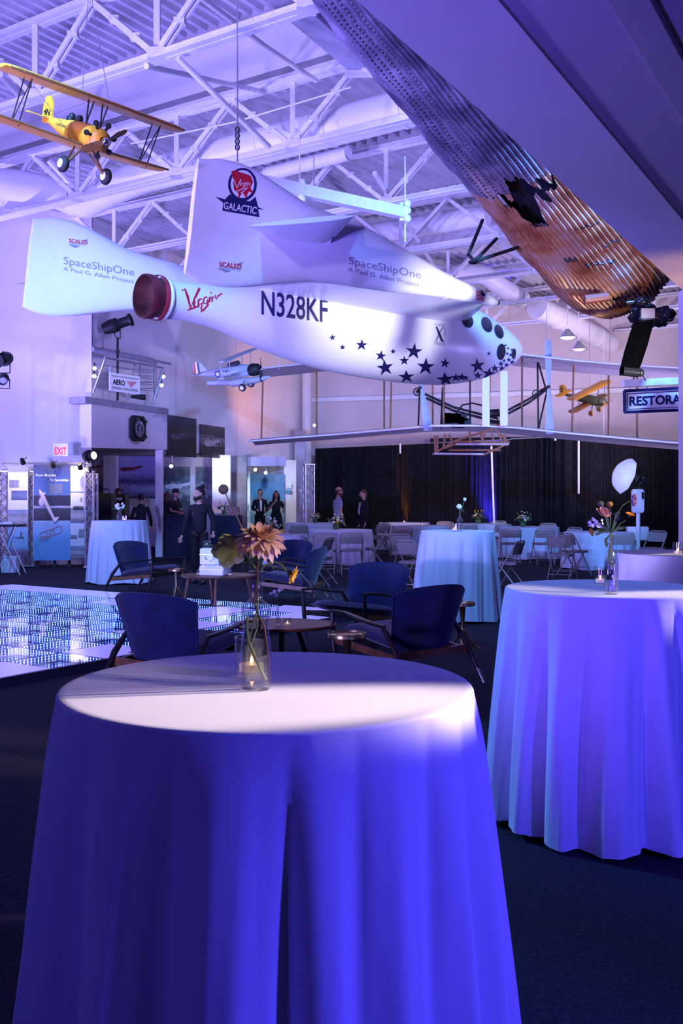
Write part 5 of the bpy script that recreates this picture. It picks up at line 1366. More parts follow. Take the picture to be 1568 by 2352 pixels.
stem(t, [L1(578, 1478), L1(591, 1440), L1(592, 1390), L1(590, 1310), L1(566, 1275), L1(546, 1258), L1(528, 1262)], .0018)
stem(t, [L1(604, 1298), L1(622, 1296), L1(630, 1308)], .0012)
hd = L1(600, 1236, -.03); R = dirR((.15, -.45, 1)); rnd = random.Random(2)
m = MB()
for n, Lp, w_, ti, cu, off in ((18, .056, .0085, -.38, .25, .004), (18, .055, .0085, -.12, .2, .004), (17, .052, .008, .12, .15, .004), (15, .045, .007, .42, .1, .003)):
    petal_ring(m, hd, n, Lp, w_, ti, R, cu, off, rnd.random()*6, .10, rnd)
fo = m.build('dahlia_flower', M_pink, t, 180)
m = MB(); petal_ring(m, hd, 13, .036, .0055, .75, R, .0, .002, 1, .1, rnd); petal_ring(m, hd, 9, .026, .004, 1.05, R, 0, .001, 2, .1, rnd); m.build('flower_heart', M_pink2, fo, 180)
m = MB(); m.ball(hd-R @ Vector((0, 0, .008)), .009, 10); m.build('calyx', M_leaf, fo, 60)
hd = L1(520, 1262, -.02); R = dirR((-.85, -.15, .2))
m = MB(); petal_ring(m, hd+Vector((.012, 0, 0)), 7, .036, .017, .35, dirR((-.6, .6, -.15)), -.3, .001, .4, .15, rnd); petal_ring(m, hd+Vector((.010, 0, 0)), 5, .040, .019, .15, dirR((-.3, .8, -.2)), -.2, .001, 1.2, .1, rnd); fo = m.build('pale_flower', M_pale, t, 180)
hd = L1(668, 1320, -.01); R = dirR((.8, -.25, -.3)); m = MB(); petal_ring(m, hd, 14, .021, .004, .35, R, .1, .002, 0, .15, rnd); petal_ring(m, hd, 10, .016, .0035, .7, R, .1, .001, 1, .15, rnd)
fo = m.build('yellow_daisy', M_yelp, t, 180); m = MB(); m.ball(hd-R @ Vector((0, 0, .003)), .006, 8); m.build('calyx', M_leaf, fo, 60)
def leaf(t, pts, w_, name='leaf'):
    m = MB(); n = len(pts); vs = []
    for i, p in enumerate(pts):
        p = Vector(p); d = (Vector(pts[min(i+1, n-1)])-Vector(pts[max(i-1, 0)])).normalized(); s_ = d.cross(Vector((0, 1, .2))).normalized(); ww = w_*math.sin(PI*(i+.3)/(n-.4))
        vs += [p+s_*ww, p+Vector((0, .002, 0)), p-s_*ww]
    m.add(vs, [f for i in range(n-1) for f in ((i*3, i*3+1, i*3+4, i*3+3), (i*3+1, i*3+2, i*3+5, i*3+4))]); return m.build(name, M_leaf, t, 180)
leaf(t, [L1(592, 1312), L1(588, 1300), L1(586, 1288), L1(588, 1276), L1(592, 1266)], .018)
leaf(t, [L1(584, 1290, .01), L1(572, 1284, .01), L1(560, 1276, .01), L1(550, 1268, .01)], .013)
leaf(t, [L1(550, 1262), L1(540, 1248), L1(540, 1240), L1(548, 1232)], .008)
votive(Vector((-.213, 2.345, HT)), .041, .094, 'ribbed candle glass right behind the tall dahlia bottle', True)
# --- right table
V2 = Vector((at(1403, HY, 4.3).x, 4.3, HT))
prof2 = [(.028, 0), (.0305, .004), (.0305, .14), (.028, .155), (.014, .19), (.0115, .20), (.0115, .238), (.0135, .244)]
t = bottle(V2, prof2, 'tall ribbed glass bottle with orange and blush flowers on the right table', .135, facets=10)
L2 = lambda px, py, dD=0: at(px, py, V2.y+dD)-V2
for pts in (((1412, 1330), (1404, 1280), (1402, 1230), (1390, 1190), (1379, 1160)), ((1400, 1310), (1402, 1240), (1402, 1190), (1400, 1160)), ((1395, 1290), (1402, 1225), (1418, 1180), (1430, 1160), (1452, 1148)), ((1398, 1290), (1404, 1225), (1424, 1203), (1436, 1195)), ((1402, 1300), (1400, 1228), (1384, 1214), (1368, 1219)), ((1405, 1300), (1402, 1225), (1392, 1205)), ((1408, 1300), (1404, 1220), (1416, 1190), (1420, 1180))):
    stem(t, [L2(*p) for p in pts], .0016)
for px, py, dv, rr in ((1446, 1184, (.25, -.35, 1), .022), (1361, 1222, (-.9, -.3, -.2), .018)):
    hd = L2(px, py, -.01); R = dirR(dv); m = MB(); petal_ring(m, hd, 18, rr, .005, .28, R, -.1, .001, 0, .1, rnd); petal_ring(m, hd+R @ Vector((0, 0, .002)), 14, rr*.8, .005, .15, R, 0, .001, 0, .1, rnd); o = m.build('orange_flower', M_orp, t, 180)
    m = MB(); m.ball(hd-R @ Vector((0, 0, .002)), .007, 8); m.build('calyx', M_leaf, o, 60)
for px, py, mm in ((1379, 1157, M_leaf), (1400, 1158, M_orp)):
    m = MB(); m.ball(L2(px, py), .0145, 12, (1, 1, .85)); m.build('round_bud', mat('craspedia', (.42, .26, .03), .8, var=.4, scale=200, bump=.6) if px == 1400 else mat('green_bud', (.12, .14, .08), .8, var=.4, scale=150, bump=.5), t, 60)
hd = L2(1384, 1182, .0); R = dirR((.2, -.6, .8)); m = MB()
for n, Lp, w_, ti in ((6, .036, .017, .2), (6, .032, .016, .6), (5, .026, .013, 1.0), (4, .018, .009, 1.3)): petal_ring(m, hd, n, Lp, w_, ti, R, -.3, .002, rnd.random()*6, .1, rnd)
m.build('blush_rose', M_blush, t, 180)
m = MB()
for k in range(26): petal_ring(m, L2(1362+rnd.uniform(-10, 22), 1202+rnd.uniform(-11, 9), rnd.uniform(-.02, .02)), 5, .008, .004, .4, dirR((rnd.uniform(-1, 1), -1, rnd.uniform(-.2, 1))), 0, 0, 0, .2, rnd)
m.build('white_blossom_cluster', M_wpet, t, 180)
m = MB(); m.ball(L2(1373, 1207, -.005), .011, 10); m.build('blue_thistle', mat('thistle_blue', (.22, .22, .42), .8, var=.3, scale=150, bump=.6), t, 60)
m = MB()
for k in range(9): m.ball(L2(1458+rnd.uniform(-5, 5), 1146+rnd.uniform(-14, 14)), .009, 8, (1, .5, 1))
m.build('dried_petals', mat('dried_mauve', (.22, .12, .20), .7, var=.2), t, 60)
for pts in (((1402, 1224), (1392, 1212), (1378, 1208)), ((1402, 1224), (1418, 1214), (1430, 1212)), ((1400, 1222), (1396, 1200), (1394, 1186)), ((1404, 1222), (1412, 1202), (1416, 1184)), ((1400, 1228), (1390, 1240), (1392, 1252)), ((1402, 1220), (1384, 1220), (1372, 1226))): leaf(t, [L2(*p, -.005) for p in pts]+[L2(pts[-1][0]+(pts[-1][0]-pts[-2][0])*.5, pts[-1][1]+(pts[-1][1]-pts[-2][1])*.5, -.005)], .008)
m = MB()
for k in range(20): m.ball(L2(1416+rnd.uniform(-6, 8), 1186+rnd.uniform(-8, 8)), .003, 5)
m.build('seed_head', M_dusk, t, 60)
votive(Vector((at(1378, HY, 4.75).x, 4.75, HT)), .030, .088, 'ribbed candle glass left behind the tall ribbed bottle')
votive(Vector((at(1556, HY, 7.1).x, 7.1, HT)), .036, .095, 'ribbed candle glass alone on the table at the right edge')
# --- middle table, left table
def posy(P, label, s, mats, bowl=True, n=26, seed=0, name='flower_bowl', lay=None):
    rnd = random.Random(seed); t = thing(name, label, 'flowers', P, 0, 'small table flowers')
    if bowl: m = MB(); m.lathe([(.001, 0), (.035*s, 0), (.05*s, .03*s), (.048*s, .07*s), (.05*s, .075*s)], 18); m.build('bowl', M_plug, t, 60)
    z0 = .075*s if bowl else .0
    for q, mm in enumerate(mats):
        m = MB()
        for k in range(n//len(mats)):
            a = rnd.uniform(0, 2*PI); e = rnd.uniform(.15, 1.35); r_ = s*rnd.uniform(.06, .10); c = Vector((math.cos(a)*math.cos(e)*r_*1.2, math.sin(a)*math.cos(e)*r_*1.2, z0+.01+math.sin(e)*r_))
            R = dirR(c-Vector((0, 0, z0-.04))); petal_ring(m, c, 7, .026*s, .011*s, .4, R, 0, 0, rnd.random()*3, .1, rnd); petal_ring(m, c, 5, .016*s, .008*s, .9, R, 0, 0, rnd.random()*3, .1, rnd)
        m.build('blossoms', mm, t, 180)
    for k in range(10):
        a = rnd.uniform(0, 2*PI); o = Vector((math.cos(a), math.sin(a), 0)); b = rnd.uniform(0, .08); leaf(t, [Z3*z0+o*.03*s, Z3*(z0+.03*s)+o*.07*s, Z3*(z0+.03*s+b)+o*.11*s, Z3*(z0+.02*s+b)+o*.14*s], .012*s)
    for k in range(5):
        a = rnd.uniform(0, 2*PI); o = Vector((math.cos(a), math.sin(a), 0)); p = Z3*(z0+s*rnd.uniform(.12, .16))+o*s*rnd.uniform(.06, .13); m = MB(); m.tube([Z3*z0, p], .003*s, 5); st = m.build('stem', M_stem, t); m = MB(); petal_ring(m, p, 6, .016*s, .008*s, .6, dirR(o+Z3), 0, 0, 0, .1, rnd); m.build('small_bloom', mats[0], st, 180)
    return t
for i, lab, mats, s in ((0, 'white flower posy behind the pink dahlia', [M_wpet, M_cream], 1.5), (1, 'cream and yellow posy in a green bowl on the far left seated table', [M_cream, M_yelp, M_wpet], 1.35), (2, 'yellow and white posy in a green bowl before the grey-shirted man', [M_cream, M_wpet, M_yelp], 1.5),
                     (5, 'small yellow posy in a green bowl beside the blue-lit pole', [M_yelp, M_cream, M_dusk], 1.5), (6, 'cream posy in a green bowl before the right drape', [M_cream, M_yelp, M_wpet], 1.5)):
    dx = {0: -.16, 1: .09, 2: -.1, 5: -.1, 6: -.16}[i]
    posy(RP[i]+Vector((dx, -.05, .753)), lab, s, mats, seed=i)
votive(RP[3]+Vector((0, 0, .752)), .045, .10, 'small candle glass on the table at the amber-lit drape')
votive(RP[4]+Vector((.05, 0, .752)), .045, .10, 'small candle glass on the table left of the middle cocktail table')
V4 = Vector((at(1056, HY, 11.85).x, 11.85, HT+.001))
t = bottle(V4, [(.03, 0), (.037, .006), (.038, .13), (.018, .165), (.014, .17), (.015, .215)], 'clear bottle with two white blooms on the middle cocktail table', .1)
for (px, py, s_) in ((1054, 1164, .034), (1067, 1147, .022)):
    p = at(px, py, 11.85)-V4; stem(t, [Vector((0, 0, .02)), Vector((0, 0, .2)), p], .003); m = MB(); R = dirR((.1, -1, .3))
    for n, ti in ((9, .1), (8, .5), (6, .9)): petal_ring(m, p, n, s_, s_*.35, ti, R, 0, 0, ti*3, .1, rnd)
    m.build('white_bloom', M_wpet, t, 180)
leaf(t, [at(1056, 1176, 11.85)-V4, at(1062, 1170, 11.85)-V4, at(1066, 1178, 11.85)-V4], .012)
votive(Vector((at(1044, HY, 11.8).x, 11.8, HT+.001)), .045, .09, 'candle glass left of the white bloom bottle, in front of its stack')
V5 = Vector((at(274, HY, 16.9).x, 16.9, HT+.001)); t = bottle(V5, [(.03, 0), (.045, .01), (.045, .10), (.03, .13), (.032, .15)], 'small glass jar of white flowers on the left cocktail table', .07)
m = MB()
for k in range(14): 
    c = Vector((rnd.uniform(-.07, .07), rnd.uniform(-.05, .05), .18+rnd.uniform(0, .10))); petal_ring(m, c, 6, .028, .012, .5, dirR((rnd.uniform(-1, 1), -1, .6)), 0, 0, 0, .2, rnd)
m.build('white_bloom', M_wpet, t, 180); 
for k in range(5): leaf(t, [Z3*.12, Vector((rnd.uniform(-.05, .05), 0, .17)), Vector((rnd.uniform(-.1, .1), 0, .2)), Vector((rnd.uniform(-.14, .14), 0, .2))], .015)
votive(Vector((at(286, HY, 16.8).x, 16.8, HT+.001)), .04, .08, 'small candle glass right of the jar on the left cocktail table')
# --- coffee tables
V6 = Vector((at(638, HY, 8.0).x, 8.0, .451)); t = bottle(V6, [(.025, 0), (.028, .006), (.014, .10), (.010, .13), (.012, .155)], 'slim flared bud vase of white blooms on the oval coffee table', .06)
for k, (px, py) in enumerate(((622, 1370), (630, 1366), (641, 1363), (646, 1360), (634, 1374))):
    p = at(px, py-6, 8.0)-V6; stem(t, [Vector((0, 0, .02)), Vector((0, 0, .15)), p], .0015); m = MB(); petal_ring(m, p, 8, .018, .008, .3, dirR((.1*k-.2, -1, .6)), 0, 0, k, .2, rnd); petal_ring(m, p, 6, .012, .006, .9, dirR((.1*k-.2, -1, .6)), 0, 0, k, .2, rnd); m.build('white_bloom', M_wpet if k != 3 else M_blush, t, 180)
leaf(t, [at(641, 1392, 8.0)-V6, at(646, 1389, 8.0)-V6, at(650, 1382, 8.0)-V6, at(648, 1374, 8.0)-V6], .014)
votive(Vector((at(660, HY, 7.95).x, 7.95, .451)), .034, .066, 'small candle glass beside the bud vase on the oval coffee table')
votive(Vector((at(455, HY, 13.0).x, 13.0, .451)), .03, .07, 'silver ribbed candle glass left of the white cases', False); votive(Vector((at(528, HY, 12.9).x, 12.9, .451)), .034, .075, 'silver ribbed candle glass right of the white cases', False)
def case(P, w_, d_, h_, label, rz=0, handle=False, latch=False):
    t = thing('white_case', label, 'case', P, rz); b = .02
    R = []
    for z, i_ in ((0, b*.5), (b*.5, 0), (h_-b, 0), (h_-b*.3, b*.3), (h_, b)):
        ring = []
        for sx, sy in ((1, 1), (-1, 1), (-1, -1), (1, -1)):
            for k in range(4):
                a = {(1, 1): 0, (-1, 1): PI/2, (-1, -1): PI, (1, -1): 1.5*PI}[(sx, sy)]+k*PI/6; rr = .025; ring.append(Vector((sx*(w_/2-i_-rr)+rr*math.cos(a), sy*(d_/2-i_-rr)+rr*math.sin(a), z)))
        R.append(ring)
    m = MB(); m.rings(R); m.build('shell', M_white, t, 40)
    m = MB(); m.box((0, 0, h_*.62), (w_+.004, d_+.004, .006)); m.build('lid_seam', M_alum, t)
    if handle: m = MB(); m.tube([(-.05, -d_/2-.005, h_*.52), (-.045, -d_/2-.02, h_*.36), (0, -d_/2-.03, h_*.28), (.045, -d_/2-.02, h_*.36), (.05, -d_/2-.005, h_*.52)], .008, 8); m.build('handle', M_chrome, t, 60)
    if latch:
        for x in (-.10, .10): m = MB(); m.box((x, -d_/2-.004, h_*.9), (.02, .012, .03)); m.build('latch', M_brass, t)
    return t
case(Vector((at(494, HY, 13.0).x, 13.0, .452)), .34, .30, .135, 'lower white hard case on the walnut coffee table', -.25, False, True)
case(Vector((at(484, HY, 13.0).x, 13.0, .59)), .26, .20, .22, 'upper white vanity case with a curved handle', -.08, True)
posy(Vector((at(478, HY, 13.0).x, 13.0, .812)), 'tiny white blooms lying on top of the white vanity case', .55, [M_wpet], False, 12, 3, name='flower_sprig')
# ------------------------------------------------------------------ people
def skin_geo(verts, edges, radii, root=0, sub=1):
    me = bpy.data.meshes.new('s'); me.from_pydata([tuple(v) for v in verts], edges, []); o = bpy.data.objects.new('s', me); C.objects.link(o)
    md = o.modifiers.new('k', 'SKIN'); md.use_smooth_shade = True; md.branch_smoothing = .6
    lay = me.skin_vertices[0].data if me.skin_vertices else None
    if lay is None:
        bm = bmesh.new(); bm.from_mesh(me); bm.verts.layers.skin.verify(); bm.to_mesh(me); bm.free(); lay = me.skin_vertices[0].data
    for i, r in enumerate(radii):
        lay[i].radius = r if isinstance(r, tuple) else (r, r); lay[i].use_root = (i == root)
    s_ = o.modifiers.new('s', 'SUBSURF'); s_.levels = sub; s_.render_levels = sub
    bpy.context.view_layer.update()
    ev = bpy.data.meshes.new_from_object(o.evaluated_get(bpy.context.evaluated_depsgraph_get()))
    r = ([v.co.copy() for v in ev.vertices], [tuple(p.vertices) for p in ev.polygons])
    bpy.data.objects.remove(o); bpy.data.meshes.remove(me); bpy.data.meshes.remove(ev); return r
M_skin = mat('skin_tone', (.55, .30, .22), .55, var=.06); M_hairb = mat('dark_hair', (.012, .009, .008), .6, var=.3, scale=60); M_hairbr = mat('brown_hair', (.06, .028, .015), .6, var=.3, scale=60)
M_blackc = mat('black_cloth', (.008, .008, .012), .85, var=.3, scale=20); M_navc = mat('dark_suit', (.012, .014, .03), .8, var=.2); M_gryc = mat('grey_tee', (.32, .33, .42), .85, var=.08); M_green = mat('dark_green_dress', (.006, .02, .02), .8, var=.2)
M_eye = mat('eye_dark', (.01, .01, .01), .2)
def person(label, P, rz, H, arms, top, trouser, hair='short', hairm=None, beard=False, head_yaw=0, sleeve=1, skirt=False, stride=.06, jacket=None, bend=0):
    s = H/1.75; t = thing('person', label, 'person', P, rz); hairm = hairm or M_hairb
    t.matrix_basis = Matrix.LocRotScale(Vector(P), Euler((0, 0, rz)), Vector((s, s, s)))
    def X(x, y, z): return Vector((x, y-bend*max(0, z-.95), z))
    sk = [X(0, 0, .97), X(0, 0, 1.1), X(0, .005, 1.28), X(0, .01, 1.40), X(0, .0, 1.49), X(0, -.01, 1.56)]
    rd = [(.07, .055), (.10, .075), (.12, .085), (.075, .055), (.050, .050), (.05, .05)]
    ed = [(0, 1), (1, 2), (2, 3), (3, 4), (4, 5)]
    cl = [X(0, 0, .86)]+list(sk[1:4])+[X(0, 0, 1.455), X(0, 0, 1.50)]; clr = [(.152, .118), (.145, .112), (.168, .125), (.140, .105), (.085, .075), (.060, .058)]; ce = [(0, 1), (1, 2), (2, 3), (3, 4), (4, 5)]
    fing = []
    for sg, (el, wr) in zip((-1, 1), arms):
        sh = X(sg*.165, .005, 1.40); el = X(*el); wr = X(*wr); hd = (wr-el).normalized(); palm = wr+hd*.075
        b = len(sk); sk += [sh, el, wr, palm]; rd += [.046, .038, .028, (.036, .018)]; ed += [(3, b), (b, b+1), (b+1, b+2), (b+2, b+3)]
        cb = len(cl)
        if sleeve == 1: cl += [sh, el, wr]; clr += [.070, .056, .043]; ce += [(3, cb), (cb, cb+1), (cb+1, cb+2)]
        else: cl += [sh, sh.lerp(el, .75)]; clr += [.072, .062]; ce += [(3, cb), (cb, cb+1)]
        side = hd.cross(Vector((0, 1, 0))); side = side.normalized() if side.length > .2 else Vector((1, 0, 0))
        cur = hd.cross(side)
        for k in range(4):
            o = palm+side*((k-1.5)*.018)-hd*.02; L_ = (.068, .078, .074, .058)[k]
            fing.append(skin_geo([o, o+hd*L_*.5, o+hd*L_*.8+cur*.018, o+hd*L_*.9+cur*.035], [(0, 1), (1, 2), (2, 3)], [.0095, .009, .008, .007], 0, 1))
        o = wr+hd*.025-side*.02; fing.append(skin_geo([o, o-side*.025+hd*.03, o-side*.03+hd*.055+cur*.012], [(0, 1), (1, 2)], [.011, .010, .008], 0, 1))
    lg = [X(0, 0, 1.0)]; lr = [(.142, .112)]; le = []
    for sg in (-1, 1):
        st = stride*sg; hip = Vector((sg*.085, 0, .90)); kn = Vector((sg*.10, -abs(st)*.3-st*.5, .50)); an = Vector((sg*.10, -st, .09)); toe = an+Vector((sg*.02, -.15, -.05))
        b = len(sk); sk += [hip, kn, an, toe]; rd += [.05, .045, .036, (.035, .022)]; ed += [(0, b), (b, b+1), (b+1, b+2), (b+2, b+3)]
        b = len(lg); lg += [hip, kn, an+Vector((0, 0, .0))]; lr += [.098, .074, .062]; le += [(0, b), (b, b+1), (b+1, b+2)]
        m = MB(); m.rings([[an+Vector((math.cos(a)*w_, -math.sin(a)*l_-.05, z-.09)) for a in [2*PI*k/16 for k in range(16)]] for w_, l_, z in ((.045, .13, 0), (.048, .135, .02), (.045, .12, .055), (.036, .06, .10))]); m.build('shoe', M_blackg, t, 50)
    vs, fs = skin_geo(sk, ed, rd, 0, 1); body = MB(); body.add(vs, fs)
    for v, f in fing: body.add(v, f)
    # head with brow, nose, mouth, chin and ears
    hc = X(0, -.02, 1.635); Rh = Matrix.Rotation(head_yaw, 3, 'Z'); n = 24; mm = 18; hv = []; hf = []
    for i in range(mm+1):
        a = PI*i/mm
        for k in range(n):
            b = 2*PI*k/n; x, y, z = math.sin(a)*math.cos(b), math.sin(a)*math.sin(b), math.cos(a)
            px, py, pz = x*.076, y*.095, z*.118
            if z < 0: px *= 1-.32*z*z; py *= 1-.10*z*z
            if y < 0:
                g = lambda cx, cz, w_, h_: math.exp(-((px-cx)/w_)**2-((pz-cz)/h_)**2)
                py -= .026*g(0, -.022, .012, .020)+.010*g(0, .0, .010, .03)+.006*g(0, .028, .05, .012)+.006*g(0, -.062, .022, .008)+.008*g(0, -.098, .025, .016)-.010*g(.030, .008, .014, .011)-.010*g(-.030, .008, .014, .011)
            hv.append(hc+Rh @ Vector((px, py, pz)))
    for i in range(mm):
        for k in range(n): hf.append((i*n+k, (i+1)*n+k, (i+1)*n+(k+1) % n, i*n+(k+1) % n))
    body.add(hv, hf)
    for sg in (-1, 1): body.ball(hc+Rh @ Vector((sg*.078, .005, -.005)), .03, 8, (.35, .6, 1))
    body.cur = 1
    for sg in (-1, 1): body.ball(hc+Rh @ Vector((sg*.030, -.083, .006)), .010, 8)
    body.cur = 2; body.ball(hc+Rh @ Vector((0, -.094, -.060)), .018, 8, (1, .3, .25))
    body.build('body', [M_skin, M_eye, mat('lip_tone', (.40, .12, .10), .5)], t, 180)
    vs, fs = skin_geo(cl, ce, clr, 0, 1); m = MB(); m.add(vs, fs); m.build('shirt', top, t, 180)
    if jacket: m = MB(); m.prism([X(-.035, -.13, 1.42), X(.035, -.13, 1.42), X(.02, -.15, 1.08), X(-.02, -.15, 1.08)], (0, .02, 0)); m.build('shirt_front', jacket, t)
    if skirt:
        m = MB(); m.rings([[X(r*math.cos(a), r*.75*math.sin(a), z) for a in [2*PI*k/24 for k in range(24)]] for r, z in ((.15, 1.08), (.18, .95), (.21, .75), (.24, .55))]); m.build('skirt', trouser, t, 180)
    else:
        vs, fs = skin_geo(lg, le, lr, 0, 1); m = MB(); m.add(vs, fs); m.build('trousers', trouser, t, 180)
    m = MB(); hv = []
    def shell(z0, sc, front=-.35, down=0):
        vs = []; fs = []; idx = {}
        for i in range(mm+1):
            a = PI*i/mm
            for k in range(n):
                b = 2*PI*k/n; x, y, z = math.sin(a)*math.cos(b), math.sin(a)*math.sin(b), math.cos(a)
                vs.append(hc+Rh @ Vector((x*.076*sc, y*.095*sc+.004, z*.118*sc+.004)))
        for i in range(mm):
            a = PI*(i+.5)/mm
            for k in range(n):
                b = 2*PI*(k+.5)/n; y = math.sin(a)*math.sin(b); z = math.cos(a)
                if z > z0+(.75*max(0, -y-.1)) or (y > .15 and z > z0-.45-down): fs.append((i*n+k, (i+1)*n+k, (i+1)*n+(k+1) % n, i*n+(k+1) % n))
        m.add(vs, fs)
    if hair == 'bald': shell(-.15, 1.03); m.f = [f for f in m.f if sum(m.v[i][2] for i in f)/4 < hc.z+.05]; m.mi = m.mi[:len(m.f)]
    elif hair == 'long':
        shell(.1, 1.10, down=.4)
        for k in range(26):
            a = PI*(-.08+1.16*k/25); p = hc+Rh @ Vector((.08*math.cos(a), .08*math.sin(a), .04)); m.tube([p, p+Rh @ Vector((.02*math.cos(a), .025*math.sin(a), -.12)), p+Rh @ Vector((.03*math.cos(a), .03*math.sin(a)-.0, -.26))], [.018, .022, .010], 6)
    else: shell(.12, 1.09)
    if hair == 'bun': m.ball(hc+Rh @ Vector((0, .06, .125)), .042, 10)
    if hair == 'cap': m.rings([[hc+Rh @ Vector((.082*math.cos(a)*q, .10*math.sin(a)*q, z)) for a in [2*PI*k/20 for k in range(20)]] for q, z in ((1.06, .03), (1.04, .09), (.7, .13), (.1, .14))]); m.box(hc+Rh @ Vector((0, -.12, .035)), (.12, .09, .01))
    m.build('hair', hairm, t, 180)
    if beard:
        m = MB()
        for i in range(11):
            a = -PI*(.02+.96*i/10); m.ball(hc+Rh @ Vector((.070*math.cos(a), .088*math.sin(a), -.065-.03*math.sin(-a))), .026, 8, (1, .8, 1.2))
        m.ball(hc+Rh @ Vector((0, -.075, -.108)), .035, 8, (1, .8, 1)); m.ball(hc+Rh @ Vector((0, -.098, -.048)), .022, 8, (1.2, .4, .3)); m.build('beard', hairm, t, 180)
    return t
DN = lambda sg, y=0, o=.25: ((sg*o, .02+y, 1.12), (sg*(o+.02), -.04+y*1.5, .87))
def gp(px, D): p = at(px, HY, D); p.z = 0; return p
person('bearded person with a top knot in black clothes walking by the walnut coffee table', gp(458, 16.8), -.15, 1.64, (((-.25, .0, 1.13), (-.32, -.04, .86)), ((.25, .04, 1.14), (.29, -.10, .93))), M_blackc, M_blackc, 'bun', beard=True, head_yaw=-.9, stride=.12)
t = person('person in a dark suit and white shirt talking with the person in the dark dress', gp(597, 29.3), -.5+PI*.25, 1.68, (((-.24, .0, 1.14), (-.14, -.24, 1.12)), ((.24, .02, 1.13), (.13, -.22, 1.06))), M_navc, M_navc, 'short', jacket=M_wprint, stride=.04)
person('person with long dark hair in a dark dress raising a hand to the mouth', gp(634, 29.0), .15, 1.63, (((-.24, -.02, 1.16), (-.05, -.20, 1.42)), ((.25, .0, 1.14), (.20, -.22, 1.10))), M_green, M_green, 'long', skirt=True, sleeve=0, stride=.03)
person('balding bearded person in a grey tee shirt standing before the left drape', gp(776, 24.4), PI*.62, 1.71, (DN(-1), ((.24, .0, 1.12), (.22, -.16, .93))), M_gryc, M_blackc, 'bald', M_hairbr, beard=True, sleeve=0, stride=.05)
t = person('person in an open black jacket facing the grey-shirted man at the drape', gp(836, 24.6), -PI*.42, 1.64, (DN(-1), DN(1)), M_blackc, M_blackc, 'short', M_hairbr, stride=.04)
m = MB(); m.tube([(-.05, -.115, 1.42), (-.045, -.145, 1.2), (-.045, -.14, 1.1)], .008, 5); m.tube([(.05, -.115, 1.42), (.045, -.145, 1.2), (.045, -.14, 1.1)], .008, 5); m.build('drawstring', M_wprint, t)
person('person in dark clothes with back turned behind the left cocktail table', gp(324, 23.2), PI, 1.53, (DN(-1), DN(1)), M_navc, M_navc, 'short', stride=.03)
person('person in a black cap behind the bar looking right', gp(402, 26.2), PI*.35, 1.66, (((-.24, -.02, 1.15), (-.1, -.25, 1.1)), ((.24, 0, 1.15), (.1, -.28, 1.12))), M_blackc, M_blackc, 'cap', sleeve=0, stride=.03)
person('long-haired person behind the bar left of the one in the cap', gp(383, 26.8), PI*.9, 1.6, (DN(-1), DN(1)), M_blackc, M_blackc, 'long', M_hairbr, stride=.03)
person('person behind the black equipment cases, only the dark hair showing', gp(271, 25.6), .3, 1.68, (DN(-1), DN(1)), M_blackc, M_blackc, 'short', stride=.03)

# ------------------------------------------------------------------ bar counters, equipment, murals
def counter(px0, px1, D, h, label, dep=.7, skew=0):
    a = gp(px0, D); b = gp(px1, D+skew); t = thing('bar_counter', label, 'counter', (a+b)/2, 0, 'draped bar counters'); w_ = (b-a).length; ang = math.atan2(b.y-a.y, b.x-a.x)
    R = Matrix.Rotation(ang, 3, 'Z'); m = MB(); m.box((0, dep/2, h-.02), (w_, dep, .04), None); 
    m.v = [tuple(R @ Vector(v)) for v in m.v]; m.build('top', M_navc, t)
    m = MB(); n = int(w_/.05); pts = []
    def fn(u, v):
        x = (u-.5)*(w_+.02); return R @ Vector((x, -.01-.02*(1-v)*(1+math.sin(u*n*1.3+math.sin(u*9)*2)), .01+v*(h-.02)))
    m.grid(fn, n*4, 4)
    for sx in (-1, 1): m.add([R @ Vector((sx*(w_/2+.01), 0, .01)), R @ Vector((sx*(w_/2+.01), dep, .01)), R @ Vector((sx*(w_/2+.01), dep, h)), R @ Vector((sx*(w_/2+.01), 0, h))], [(0, 1, 2, 3)])
    m.build('skirt', mat('midnight_skirt', (.010, .016, .045), .85, var=.2), t, 180); return t
counter(484, 548, 22.2, 1.04, 'navy draped bar counter right of the bearded walker')
counter(380, 452, 23.4, 1.04, 'navy draped bar counter left of the bearded walker')
def plain(name, label, cat, build, P, rz=0, group=None): t = thing(name, label, cat, P, rz, group); build(t); return t
def crate(t):
    m = MB()
    for z in (.03, .10, .17):
        for a, b in (((-.14, -.1), (.14, -.1)), ((.14, -.1), (.14, .1)), ((.14, .1), (-.14, .1)), ((-.14, .1), (-.14, -.1))): m.beam((*a, z), (*b, z), .012, .055)
    m.build('slats', M_walnut, t); m = MB(); m.box((0, 0, .006), (.28, .2, .012)); m.build('base', M_walnut, t)
P = gp(534, 22.5); P.z = 1.045; plain('wooden_crate', 'brown wooden crate on the right bar counter', 'crate', crate, P)
P = gp(498, 22.5); P.z = 1.045
def bowl(t): m = MB(); m.lathe([(.001, 0), (.07, 0), (.13, .05), (.12, .05), (.06, .012), (.001, .012)], 20); m.build('bowl', M_wprint, t, 50); m = MB(); m.ball((0, 0, .04), .09, 10, (1, 1, .35)); m.build('snacks', M_cream, t, 60)
plain('serving_bowl', 'white serving bowl on the right bar counter', 'bowl', bowl, P)
P = gp(515, 22.3); P.z = 1.045; plain('small_plate', 'white plate beside the crate on the right bar counter', 'plate', lambda t: (lambda m: (m.lathe([(.001, 0), (.05, 0), (.08, .015), (.05, .006), (.001, .004)], 20), m.build('rim', M_wprint, t, 50)))(MB()), P)
P = gp(517, 22.7); P.z = 1.045
posy(Vector((P.x-.02, P.y+.1, 1.045)), 'tall pale posy standing behind the bar bowl', 1.4, [M_cream, M_wpet], True, 12, 9)
